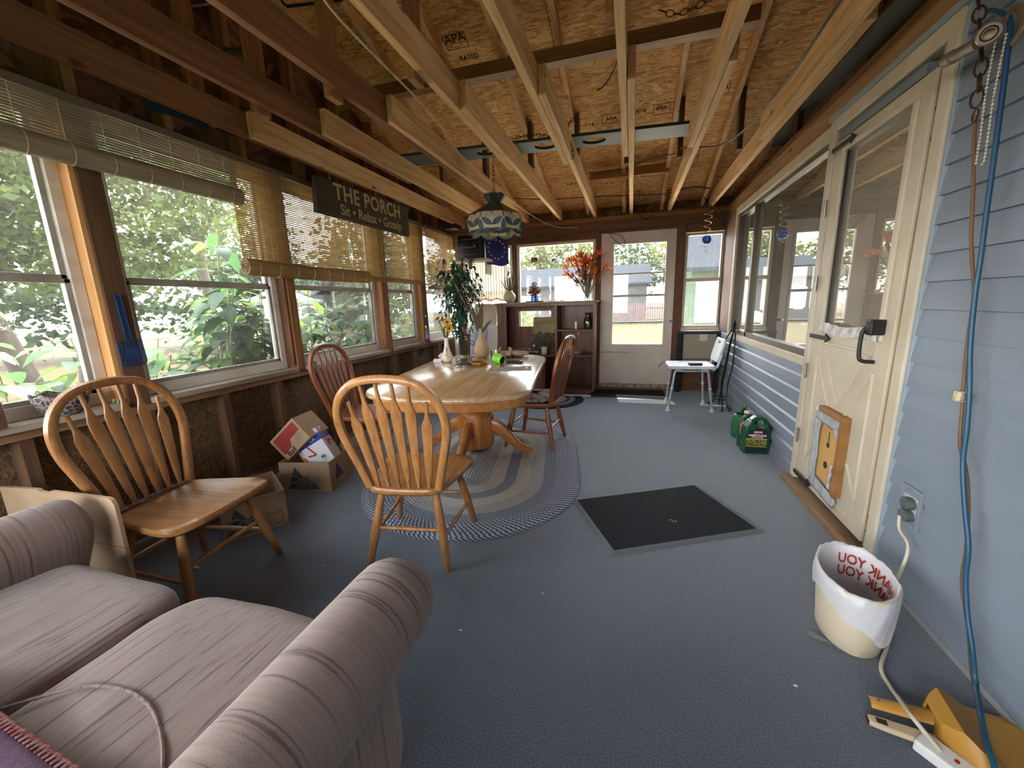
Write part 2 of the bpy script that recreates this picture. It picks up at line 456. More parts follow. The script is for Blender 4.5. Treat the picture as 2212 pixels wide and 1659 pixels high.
for x, y, s, sz in [(-.22, 4.05, 'APA', .055), (.02, 4.02, '24/16', .05), (.22, 4.02, 'EXP 1', .05), (-.42, 4.08, '7/16', .05), (.62, 3.9, 'APA', .08), (.6, 4.0, 'RATED', .04), (-.95, 2.55, 'HP', .11), (-.75, 2.5, '|||', .09),
                    (-1.3, 3.1, 'APA', .09), (.25, 4.25, 'SHEATHING', .035), (-.3, 4.95, '7/16 IN', .05), (-.7, 4.9, 'EXP 1', .045), (.1, 4.9, '24/16', .04), (-1.25, 3.25, 'RATED', .05), (-1.0, 4.6, '7/16', .05)]:
    words(s, sz, M_['stamp'], ceil, frame_M(roofpt(x, y), (1, 0, 0), -ny), 'stamp', .0008, .0003)
for x, y in [(-.22, 4.05), (.22, 4.03), (.62, 3.93), (-1.3, 3.12)]:
    q = MB()
    for dx0, dy0, dx1, dy1 in [(-.085, -.055, .085, -.05), (-.085, .05, .085, .055), (-.085, -.05, -.08, .05), (.08, -.05, .085, .05)]:
        q.add([roofpt(x + dx0, y + dy0), roofpt(x + dx1, y + dy0), roofpt(x + dx1, y + dy1), roofpt(x + dx0, y + dy1)], [(0, 1, 2, 3)])
    q.build('stamp_border', M_['stamp'], ceil)
# joists lapped at the middle, rafters above, hangers between
JX = [-2.292, -1.862, -1.405, -.954, -.524, -.090, .345, .792]
for k, x in enumerate(JX):
    darker = k < 3  # three leftmost near joists take a darker brown wood
    end = 3.29 + random.uniform(-.03, .03)
    struct(MB().box(x - .001, YB + .12, ZJ, x + .037, end, ZJ + HJ).build('ceiling_beam', M_['joist_dark' if darker else 'joist'], bev=.002))
    st_ = 2.21 if k not in (0, 7) else 2.09
    bb = MB()
    ye = YF + .06
    # far end cut on the slope
    x0, x1 = x + .040, x + .078
    bb.add([(x0, st_, ZJ), (x1, st_, ZJ), (x1, ye, ZJ), (x0, ye, ZJ), (x0, st_, ZJ + HJ), (x1, st_, ZJ + HJ), (x1, ye - .12, ZJ + HJ), (x0, ye - .12, ZJ + HJ), (x1, ye, ZJ + .10), (x0, ye, ZJ + .10)],
           [(0, 3, 2, 1), (4, 5, 6, 7), (0, 1, 5, 4), (1, 2, 8, 6, 5), (3, 0, 4, 7, 9), (2, 3, 9, 8), (8, 9, 7, 6)])
    struct(bb.build('ceiling_beam', M_['joist'], bev=.002))
for k, x in enumerate(JX + [1.2]):
    xr = x - .046
    a, c = (-2.05, zroof(-2.05)), (YF + .45, zroof(YF + .45))
    q = MB()
    q.add([(xr, a[0], a[1] - .09), (xr + .038, a[0], a[1] - .09), (xr + .038, c[0], c[1] - .09), (xr, c[0], c[1] - .09), (xr, a[0], a[1] - .002), (xr + .038, a[0], a[1] - .002), (xr + .038, c[0], c[1] - .002), (xr, c[0], c[1] - .002)],
          [(0, 3, 2, 1), (4, 5, 6, 7), (0, 1, 5, 4), (1, 2, 6, 5), (2, 3, 7, 6), (3, 0, 4, 7)])
    struct(q.build('roof_beam', M_['joist']))
    if k < 7:
        zb = ZJ - .03 if k in (1, 2, 3) else ZJ + .05
        hx = x - .04
        struct(MB().box(hx, 1.80, zb, hx + .038, 1.89, zroof(1.85) - .02).build('hanger_beam', M_['stud']))
for k in range(1, 9):        # stub posts from the joists up to the rafters, further on
    x = (JX + [1.2])[k] - .046
    struct(MB().box(x + .04, 3.9, ZJ + HJ + .001, x + .078, 3.99, zroof(3.95) - .01).build('hanger_beam', M_['stud_dark']))
y = 3.2
struct(MB().box(-2.62, y, zroof(y) - .19, .72, y + .09, zroof(y) - .10).build('purlin_beam', wood('purlin_wood', S(110, 76, 46), S(146, 104, 66), 'X', 16)))
struct(MB().box(-.47, 4.66, zroof(4.66) - .125, .33, 4.70, zroof(4.66) - .04).build('blocking_beam', wood('blocking_wood', S(150, 106, 58), S(180, 132, 78), 'X', 16)))

# ---------------------------------------------------------------- left wall: studs, posts, sill, sheathing
wl = sroot('wall_left')
b = MB()
b.box(XL - .105, YB, 0, XL - .09, YF + .1, .66)
b.build('sheathing', M_['wallboard'], wl)
b = MB(); b.box(XL - .112, YB, 2.09, XL - .097, YF + .1, 4.6); b.build('gable_sheathing', M_['dark_board'], wl)
b = MB(); b.box(XL - .135, YB, -.1, XL - .113, YF + .1, .70); b.box(XL - .135, YB, 2.09, XL - .114, YF + .1, 4.8); b.build('outer_siding', M_['white_paint'], wl)
MB().box(XL - .09, YB, .655, XL, YF, .693).build('sill_plate', wood('sill_plate_wood', S(112, 84, 58), S(156, 122, 88), 'Y', 16, .8), wl, bev=.002)
MB().box(XL - .09, YB, 0, XL, YF, .038).build('bottom_plate', wood('bottom_plate_wood', S(90, 68, 48), S(120, 94, 68), 'Y', 16, .85), wl)
MB().box(XL - .09, YB, 2.09, XL + .002, YF, 2.13).build('top_plate', wood('top_plate_wood', S(96, 70, 50), S(128, 96, 70), 'Y', 16, .85), wl)
for y in [-1.2, -.8, -.35, .05, .5, .915, 1.37, 1.79, 2.2, 2.75, 3.15, 3.72, 4.18, 4.75]:
    MB().box(XL - .09, y, .038, XL - random.uniform(0, .012), y + .042, .655).build('stud', M_['stud_dark'], wl)
for y in [-1.1, -.66, -.25, .15, .52, .93, 1.34, 1.74, 2.18, 2.68, 3.15, 3.6, 4.02, 4.45, 4.9]:
    MB().box(XL - .09, y, 2.13, XL - .004, y + .042, zroof(y) - .03).build('stud', M_['stud'] if y > 1 else M_['stud_dark'], wl)
posts = [(-1.25, -1.15), (.02, .11), (1.31, 1.404), (2.40, 2.47), (3.57, 3.68), (4.37, 4.50)]
for i, (y0, y1) in enumerate(posts):
    MB().box(XL - .085, y0, .693, XL, y1, 2.09).build('post', M_['stud_dark' if i < 3 else 'stud'], wl, bev=.003)  # nearer posts dark: shade of the inward face put into the wood
    if i in (2, 3):
        MB().box(XL - .09, y0 - .022, .74, XL - .012, y0 - .001, 2.09).build('post_side', M_['sawn'] if i == 2 else M_['frame_z'], wl)  # post's near side as its own strip, the first coloured as daylit
edges = [YB] + [q for p_ in posts for q in p_] + [YF - .01]
wn = 0
for i in range(0, len(edges), 2):
    y0, y1 = edges[i] + .003, edges[i + 1] - .003
    if edges[i + 1] in (1.31, 2.40): y1 -= .022
    wn += 1
    wr = sroot('window_%d' % wn)
    b = MB(); x0, x1 = XL - .13, XL - .075
    b.box(x0, y0, .725, x1, y0 + .045, 2.09); b.box(x0, y1 - .045, .725, x1, y1, 2.09)
    b.box(x0, y0 + .045, .725, x1, y1 - .045, .785); b.box(x0, y0 + .045, 2.05, x1, y1 - .045, 2.09)
    b.build('window_frame', M_['white_paint'], wr, bev=.003)
    b = MB(); x0, x1 = XL - .118, XL - .086
    for za, zb, dx in ((.785, 1.33, 0), (1.33, 2.05, -.014)):
        ya, yb = y0 + .045, y1 - .045
        b.box(x0 + dx, ya, za, x1 + dx, ya + .022, zb); b.box(x0 + dx, yb - .022, za, x1 + dx, yb, zb)
        b.box(x0 + dx, ya, za, x1 + dx, yb, za + .02); b.box(x0 + dx, ya, zb - .02, x1 + dx, yb, zb)
    b.build('sash', mat('aluminium_sash', S(176, 176, 166), .5, .3, c2=S(150, 148, 138), sc1=9), wr, bev=.002)
    b = MB(); b.box(XL - .104, y0 + .06, .80, XL - .101, y1 - .06, 1.318); b.box(XL - .118, y0 + .06, 1.345, XL - .115, y1 - .06, 2.035)
    b.build('window_pane', M_['glass'], wr)
    MB().box(XL - .125, y0, .695, XL + .03, y1, .725).build('window_sill', mat('weathered_sill', S(176, 166, 150), .75, c2=S(110, 94, 78), sc1=10, st=(1, .12, 1), bump=.3, lo=.42, hi=.72), wr, bev=.004)

# ---------------------------------------------------------------- far wall
wf = sroot('wall_far')
FZ, FX = M_['frame_z'], M_['frame_x']
MB().box(XL - .1, YF, 2.09, XR + .1, YF + .09, 2.186).build('top_plate', wood('far_plate_wood', S(126, 80, 46), S(168, 112, 68), 'X', 16, .75), wf, bev=.003)
MB().box(XL - .1, YF - .022, 2.02, XR + .02, YF, 2.13).build('header_board', FX, wf, bev=.003)
MB().box(XL - .1, YF + .01, 1.93, XR + .02, YF + .09, 2.09).build('header_filler', FX, wf)
for x0, x1, ya in [(-2.40, -2.29, 0), (-1.565, -1.50, .0), (-.452, -.385, -.02), (.505, .60, -.02), (1.03, 1.12, -.01)]:
    MB().box(x0, YF + ya, 0, x1, YF + .09, 2.02).build('post', FZ, wf, bev=.003)
MB().box(-2.29, YF + .02, 0, -1.565, YF + .09, .80).build('lower_board', M_['wallboard'], wf)
MB().box(-1.50, YF + .02, 0, -.452, YF + .09, .80).build('lower_board', M_['wallboard'], wf)
MB().box(.60, YF + .02, 0, 1.03, YF + .09, .80).build('lower_board', M_['frame_x'], wf)
for xa_, xb_ in ((-2.6, -.40), (.52, XR + .1)): MB().box(xa_, YF + .092, -.1, xb_, YF + .11, .80).build('outer_siding', M_['white_paint'], wf)


def far_window(n, x0, x1, z0, z1, zm=None, m='white_paint', fw=.035):
    wr = sroot('window_%d' % n)
    b = MB(); y0, y1 = YF + .015, YF + .075
    b.box(x0, y0, z0, x0 + fw, y1, z1); b.box(x1 - fw, y0, z0, x1, y1, z1); b.box(x0 + fw, y0, z0, x1 - fw, y1, z0 + fw); b.box(x0 + fw, y0, z1 - fw, x1 - fw, y1, z1)
    b.build('window_frame', M_[m], wr, bev=.003)
    if zm:
        MB().box(x0 + fw, y0 + .01, zm - .022, x1 - fw, y1 - .01, zm + .022).build('meeting_rail', M_[m], wr, bev=.003)
    b = MB()
    if zm:
        b.box(x0 + fw, y0 + .03, z0 + fw, x1 - fw, y0 + .033, zm - .022); b.box(x0 + fw, y0 + .03, zm + .022, x1 - fw, y0 + .033, z1 - fw)
    else:
        b.box(x0 + fw, y0 + .03, z0 + fw, x1 - fw, y0 + .033, z1 - fw)
    b.build('window_pane', M_['glass'], wr)
    return wr


far_window(wn + 1, -2.29, -1.565, .80, 1.93, 1.36)
far_window(wn + 2, -1.50, -.452, .80, 1.93, None)
w3 = far_window(wn + 3, .605, 1.03, .80, 1.92, 1.376, 'cream', .03)
b = MB(); b.box(.60, YF - .018, .76, 1.04, YF + .01, .80); b.build('window_stool', M_['white_paint'], w3, bev=.002)
MB().box(XL - .1, YF + .06, 2.186, XR + .1, YF + .09, zroof(YF + .09) - .001).build('eave_board', M_['dark_board'], wf)
# far door
d1 = sroot('door_1')
b = MB(); y0, y1 = YF + .005, YF + .045
XA, XB, ZA, ZB = -.225, .392, .60, 1.84
b.box(-.383, y0, .02, XA, y1, 1.985); b.box(XB, y0, .02, .503, y1, 1.985); b.box(XA, y0, .02, XB, y1, ZA); b.box(XA, y0, ZB, XB, y1, 1.985)
b.build('door_slab', M_['door_white'], d1, bev=.003)
b = MB()
for q in ((XA - .03, ZA - .03, XB + .03, ZA), (XA - .03, ZB, XB + .03, ZB + .03), (XA - .03, ZA, XA, ZB), (XB, ZA, XB + .03, ZB)):
    b.box(q[0], y0 - .014, q[1], q[2], y0 + .002, q[3])
b.build('glazing_trim', M_['door_white'], d1, bev=.004)
b = MB()
for z, h in ((1.483, .018), (1.212, .03), (.876, .022)):
    b.box(XA, y0 + .006, z - h / 2, XB, y0 + .03, z + h / 2)
b.build('glazing_bar', mat('grey_storm_rail', S(170, 172, 166), .5), d1, bev=.002)
MB().box(XA, y0 + .018, ZA, XB, y0 + .021, ZB).build('window_pane', M_['glass'], d1)
b = MB(); b.tube([(-.36, y0 - .012, .487), (-.30, y0 - .03, .492), (-.05, y0 - .028, .492), (.0, y0 - .012, .49)], .009, 8)
b.build('pull_bar', mat('worn_pull_bar', S(196, 180, 156), .5), d1, True)
b = MB(); b.cb(.46, y0 - .006, .885, .07, .012, .03); b.ball((.478, y0 - .02, .885), .016); b.build('door_latch', M_['steel'], d1, True)
b = MB(); b.box(-.383, y0 - .012, .02, .503, y0 - .001, .075); b.build('kick_strip', mat('grimy_kick_strip', S(176, 160, 140), .6, c2=S(110, 92, 76), sc1=20), d1)
b = MB(); b.tube(spline([(.10, y0 - .006, .60), (.14, y0 - .006, .57)], 3), .002, 5); b.tube(spline([(.36, y0 - .004, .30), (.40, y0 - .004, .35), (.46, y0 - .004, .38)], 4), .004, 5); b.build('scuff', M_['ink'], d1)
MB().box(-.385, YF - .02, 0, .505, YF + .09, .02).build('threshold', M_['frame_x'], d1, bev=.003)

# ---------------------------------------------------------------- house wall on the right
wr_ = sroot('wall_right')
SE = .0975


def siding(y0, y1, z0, z1, name='siding_boards', plain=False):
    b = MB(); z = z0; i = 0
    while z < z1 - .005:
        zt = min(z + SE, z1)
        # each lap: bottom lip stands proud, shallow dutch step near its top
        prof = [(XR - .004, z), (XR - .019, z + .002), (XR - .015, z + .055), (XR - .003, z + .066), (XR, zt), (XR + .012, zt), (XR + .012, z)]
        if plain: prof = [(XR - .004, z), (XR - .017, z + .002), (XR - .0145, z + .03), (XR - .009, z + .065), (XR - .003, zt), (XR + .012, zt), (XR + .012, z)]
        b.add([(px_, y0, pz) for px_, pz in prof] + [(px_, y1, pz) for px_, pz in prof],
              [tuple(range(6, -1, -1)), tuple(range(7, 14))] + [(k, (k + 1) % 7, 7 + (k + 1) % 7, 7 + k) for k in range(7)])
        z += SE
    return b.build(name, M_['siding'], wr_)


siding(YB, 1.862, .022, 2.66, plain=True)
siding(2.775, YF, .022, .73)
MB().box(XR - .012, 4.87, .73, XR + .012, YF, 2.075).build('corner_board', M_['frame_z'], wr_, bev=.003)
MB().box(XR + .013, YB, 0, XR + .16, 1.86, 2.7).build('wall_core', M_['dark_board'], wr_)
MB().box(XR + .013, 2.77, 0, XR + .16, YF + .1, .73).build('wall_core', M_['dark_board'], wr_)
MB().box(XR - .02, YB, 0, XR + .01, 1.862, .022).build('starter_strip', mat('starter_strip_grey', S(150, 152, 152), .5), wr_)
MB().box(XR - .02, 2.775, 0, XR + .01, YF, .022).build('starter_strip', bpy.data.materials['starter_strip_grey'], wr_)
# timber header over door and window
hb = wood('header_wood', S(128, 94, 60), S(172, 132, 88), 'Y', 14, .8)
struct(MB().box(XR + .005, 1.87, 2.075, XR + .10, YF, 2.20).build('header_beam', hb, bev=.003))
struct(MB().box(XR + .05, 1.2, 2.20, XR + .14, YF, 2.29).build('header_beam', M_['joist_dark'], bev=.003))
# old gable boarding seen in the gap above
struct(MB().box(XL - .1, YB - .09, 2.19, XR + .1, YB - .06, 4.9).build('wall_rear_gable', M_['dark_board']))
og = struct(MB().box(XR + .42, -1.9, 2.0, XR + .45, YF + .1, 3.9).build('wall_attic', M_['dark_board']))
MB().box(XR + .1, YF + .09, 1.9, XR + .45, YF + .12, 3.9).build('end_board', M_['dark_board'], og); MB().box(XR + .1, YB - .1, 1.9, XR + .45, YB - .07, 4.9).build('end_board', M_['dark_board'], og); MB().box(XR + .14, YB, 2.0, XR + .45, YF + .1, 2.03).build('attic_floor', M_['dark_board'], og)
MB().box(XR + .42, YB, 3.9, XR + .45, YF + .1, 4.9).build('upper_board', M_['dark_board'], og)
ob = struct(MB().box(XR + .145, 2.9, 2.29, XR + .165, 3.75, 2.42).build('old_board_beam', wood('grey_old_board', S(86, 72, 58), S(116, 98, 80), 'Y', 14, .85)))
words('Tebo S', .13, M_['stamp'], ob, frame_M((XR + .1445, 3.35, 2.355), (0, -1, 0), (0, 0, 1)), 'painted_writing', .002, .0004, shear=.3)

# house window on the right
w5 = sroot('window_%d' % (wn + 4))
y0, y1, z0, z1 = 2.80, 4.86, .735, 2.06
b = MB()
b.box(XR - .02, y0, z0, XR + .05, y1, z0 + .055); b.box(XR - .02, y0, z1 - .07, XR + .05, y1, z1); b.box(XR - .02, y1 - .07, z0 + .055, XR + .05, y1, z1 - .07)
b.build('casing', M_['cream'], w5, bev=.004)
b = MB(); a0, a1, c0, c1 = y0 + .005, y1 - .07, z0 + .055, z1 - .07
b.box(XR + .0, a0, c0, XR + .06, a1, c0 + .04); b.box(XR, a0, c1 - .035, XR + .06, a1, c1); b.box(XR, a1 - .035, c0, XR + .06, a1, c1); b.box(XR, a0, c0, XR + .06, a0 + .03, c1)
b.box(XR, 4.20, c0, XR + .05, 4.255, c1)
b.build('slider_frame', M_['bronze'], w5, bev=.003)
b = MB(); b.box(XR + .03, a0 + .03, c0 + .04, XR + .033, 4.20, c1 - .035); b.box(XR + .04, 4.255, c0 + .04, XR + .043, a1 - .035, c1 - .035)
b.build('window_pane', M_['glass_house'], w5)
# room behind the glass: pale curtain and walls
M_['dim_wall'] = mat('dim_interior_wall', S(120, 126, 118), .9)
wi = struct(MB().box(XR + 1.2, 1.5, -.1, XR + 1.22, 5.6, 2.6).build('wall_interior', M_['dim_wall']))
cu = MB()
cu.grid(lambda u, v: (XR + .16 + .018 * math.sin(u * 60), 3.75 + u * 1.1, .75 + v * 1.35), 90, 3)
tag(cu.build('window_curtain', mat('pale_green_curtain', S(206, 218, 212), .9), smooth=True), 'pale green curtain behind the sliding house window', 'curtain')
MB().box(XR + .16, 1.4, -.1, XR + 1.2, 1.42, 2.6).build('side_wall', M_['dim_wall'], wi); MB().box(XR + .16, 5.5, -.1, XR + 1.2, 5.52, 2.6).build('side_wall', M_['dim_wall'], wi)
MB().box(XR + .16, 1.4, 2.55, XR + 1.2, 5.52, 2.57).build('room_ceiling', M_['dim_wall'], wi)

# storm door
d2 = sroot('door_2')
b = MB()
b.box(XR - .028, 1.868, .0, XR + .05, 1.93, 2.07); b.box(XR - .028, 2.715, .0, XR + .05, 2.78, 2.07); b.box(XR - .028, 1.93, 2.0, XR + .05, 2.715, 2.07)
b.build('door_casing', M_['cream'], d2, bev=.006)
b = MB(); b.box(XR - .034, 1.85, 2.07, XR + .04, 2.80, 2.095); b.box(XR - .018, 1.852, 0, XR + .0, 1.868, 2.1); b.build('casing_channel', mat('blue_grey_channel', S(150, 164, 176), .5), d2, bev=.002)
b = MB(); b.box(XR - .012, 1.93, .05, XR + .03, 1.965, 2.0); b.build('jamb_strip', mat('tan_jamb_strip', S(176, 154, 120), .6, c2=S(150, 126, 96), sc1=6), d2)
b = MB(); b.box(XR - .02, 2.03, 1.945, XR + .02, 2.69, 1.985); b.build('head_channel', mat('grey_blue_head', S(120, 136, 144), .5), d2)
DY0, DY1, DZ0, DZ1 = 1.968, 2.705, .065, 1.94
G0, G1, H0, H1 = 2.06, 2.575, .985, 1.865          # glass opening
X0, X1 = XR - .022, XR + .018
b = MB()
b.box(X0, DY0, DZ0, X1, G0, DZ1); b.box(X0, G1, DZ0, X1, DY1, DZ1); b.box(X0, G0, DZ0, X1, G1, H0); b.box(X0, G0, H1, X1, G1, DZ1)
b.build('door_slab', M_['cream'], d2, bev=.004)
b = MB(); e = .012
for q in ((G0 - .03, H0 - .03, G1 + .03, H0), (G0 - .03, H1, G1 + .03, H1 + .03), (G0 - .03, H0, G0, H1), (G1, H0, G1 + .03, H1)):
    b.box(X0 - e, q[0], q[1], X0 + .002, q[2], q[3])
b.build('glazing_trim', M_['cream'], d2, bev=.005)
b = MB(); b.box(X0 + .002, G0, H0, X0 + .012, G0 + .008, H1); b.box(X0 + .002, G1 - .012, H0, X0 + .012, G1, H1); b.build('gasket', M_['black'], d2)
MB().box(XR - .004, G0, H0, XR - .001, G1, H1).build('window_pane', M_['glass_storm'], d2)
b = MB(); b.grid(lambda u, v: (X0 - .016 - .004 * math.sin(u * 40 + v * 3), G0 - .02 + u * (G1 - G0 + .04), .955 + v * .05 + .006 * math.sin(u * 9)), 60, 5); b.build('plastic_strip', mat('crinkled_clear_plastic', S(214, 214, 208), .12, c2=S(180, 178, 168), sc1=30, bump=.6), d2, smooth=True)
# crossbuck mouldings
b = MB()
xm = X0 - .002


def mould(p, q): b.bar((xm, p[0], p[1]), (xm, q[0], q[1]), .016, .014, (1, 0, 0))


mould((2.55, .90), (2.10, .90)); mould((2.55, .90), (2.325, .60)); mould((2.10, .90), (2.325, .60))
mould((2.60, .82), (2.385, .53)); mould((2.60, .82), (2.60, .22)); mould((2.06, .82), (2.265, .53)); mould((2.06, .82), (2.06, .22))
mould((2.60, .22), (2.50, .36)); mould((2.06, .22), (2.16, .36)); mould((2.55, .12), (2.10, .12))
b.build('crossbuck_moulding', M_['cream'], d2, bev=.005)
# black strap hinges with arrow heads
for z in (1.90, .93, .095):
    b = MB(); yy = 2.70
    b.box(X0 - .018, yy - .19, z - .012, X0 - .012, yy, z + .012)
    b.add([(X0 - .018, yy - .19, z + .024), (X0 - .018, yy - .19, z - .024), (X0 - .018, yy - .235, z), (X0 - .01, yy - .19, z + .024), (X0 - .01, yy - .19, z - .024), (X0 - .01, yy - .235, z)],
          [(0, 1, 2), (3, 5, 4), (0, 3, 4, 1), (1, 4, 5, 2), (2, 5, 3, 0)])
    b.build('strap_hinge', M_['black'], d2, bev=.002)
for z in (1.62, 1.22, .72, .32):
    b = MB(); b.tube([(X0 - .012, 2.712, z - .045), (X0 - .012, 2.712, z + .045)], .007, 8)
    for k in range(3): b.tube([(X0 - .012, 2.712, z - .03 + k * .03 - .003), (X0 - .012, 2.712, z - .03 + k * .03 + .003)], .009, 8)
    b.build('butt_hinge', M_['steel'], d2, True)
b = MB(); b.box(X0 - .055, 2.02, .985, X0 - .0, 2.062, 1.05)
b.build('handle_mount', M_['black'], d2, bev=.006)
b = MB(); b.tube(spline([(X0 - .045, 2.062, 1.02), (X0 - .06, 2.066, .99), (X0 - .06, 2.066, .90), (X0 - .05, 2.06, .872), (X0 - .01, 2.05, .868)], 5), .008, 10)
b.build('door_handle', M_['black'], d2, True)
b = MB()
for z in (1.80, 1.70, .20, .13): b.tube([(XR - .013, 1.948, z), (XR - .016, 1.948, z)], .007, 10)
b.build('screw_heads', M_['ink'], d2)
# taped-up pet flap
pf = MB(); py0, py1, pz0, pz1 = 2.20, 2.45, .15, .55
pf.box(X0 - .035, py0 - .03, pz0 + .02, X0, py0, pz1 + .03); pf.box(X0 - .035, py0, pz1, X0, py1 - .02, pz1 + .03)
pf.build('flap_box', mat('raw_pine', S(160, 114, 62), .7, c2=S(138, 94, 50), sc1=12), d2, bev=.003)
pp = MB(); pp.prism([(py0 + .06, pz0 + .04), (py1 - .03, pz0 + .04), (py1 - .03, pz1 - .1), (py1 - .05, pz1 - .065), (py1 - .08, pz1 - .05), (py0 + .06, pz1 - .05)], 0, .008, Matrix(((0, 0, 1, X0 - .012), (1, 0, 0, 0), (0, 1, 0, 0), (0, 0, 0, 1))))
flap = pp.build('flap_panel', mat('plywood_flap', S(214, 170, 100), .6, c2=S(198, 152, 84), sc1=7), d2)
b = MB(); b.tube([(X0 - .0125, py0 + .13, pz0 + .13), (X0 - .0145, py0 + .13, pz0 + .13)], .019, 16); b.tube([(X0 - .0125, py0 + .13, pz0 + .24), (X0 - .0145, py0 + .13, pz0 + .24)], .013, 14); b.box(X0 - .0145, py0 + .125, pz0 + .25, X0 - .0125, py0 + .129, pz0 + .31)
b.build('flap_hole', M_['ink'], flap)
tp = MB()


def tape(p, q, wd, k):
    p = Vector(p); q = Vector(q); d = q - p; nrm = Vector((-d.y, d.x)).normalized() * wd / 2
    tp.grid(lambda u, v: (X0 - .016 - .006 * abs(math.sin(u * 7 + k)) - .003 * math.sin(v * 9 + k), p.x + d.x * u + nrm.x * (2 * v - 1), p.y + d.y * u + nrm.y * (2 * v - 1) + .004 * math.sin(u * 14 + k)), 18, 5)


tape((py1 + .0, pz0 - .02), (py1 + .01, pz1 + .0), .075, 0); tape((py1 + .03, pz1 - .02), (py0 + .03, pz1 - .03), .075, 1); tape((py1, pz0 + .0), (py0 + .02, pz0 - .02), .07, 2)
tape((py0 + .05, pz0), (py0 - .01, pz0 - .03), .06, 3); tape((py0 + .07, pz1 - .06), (py0 - .02, pz1 - .075), .06, 4); tape((py0 + .06, pz0 + .03), (py0 + .05, pz0 + .16), .03, 5)
tp.build('duct_tape', mat('silver_duct_tape', S(206, 208, 210), .35, .2, c2=S(176, 178, 182), sc1=20, bump=.3), d2, smooth=True, solid=.001)
MB().box(XR - .075, 1.87, 0, XR + .02, 2.78, .04).build('door_sill', wood('worn_sill_wood', S(104, 80, 58), S(150, 120, 88), 'Y', 16, .8), d2, bev=.004)
MB().box(XR + .03, 1.93, .04, XR + .05, 2.715, .065).build('sill_plate', M_['steel'], d2)
# dim hall behind the storm door
struct(MB().box(XR + .155, 1.86, 0, XR + .175, 2.78, 2.07).build('wall_hall', mat('inner_door_white', S(190, 184, 164), .6)))

# ---------------------------------------------------------------- wall behind: posts and open screens
wb = sroot('wall_back')
MB().box(XL - .1, YB - .1, 1.95, XR + .1, YB - .02, 2.1).build('header_board', M_['frame_x'], wb)
MB().box(XL - .1, YB - .1, 0, XR + .1, YB, .78).build('lower_board', M_['wallboard'], wb)
MB().box(-.1, YB - .06, .78, XR + .1, YB - .03, 1.95).build('light_block_board', M_['wallboard'], wb)  # added out of view to cut the daylight from behind
for x in (-2.45, -1.3, -.1, .95): MB().box(x, YB - .1, .78, x + .09, YB, 2.15).build('post', M_['stud_dark'], wb)
MB().box(XL - .1, YB - .1, 2.1, XR + .1, YB, 2.19).build('top_plate', M_['frame_x'], wb)
# ================================================================ dining chairs
def interp(P, t):
    t = max(0, min(.9999, t)) * (len(P) - 1); i = int(t); f = t - i
    return P[i] * (1 - f) + P[i + 1] * f


SEAT_H = .385


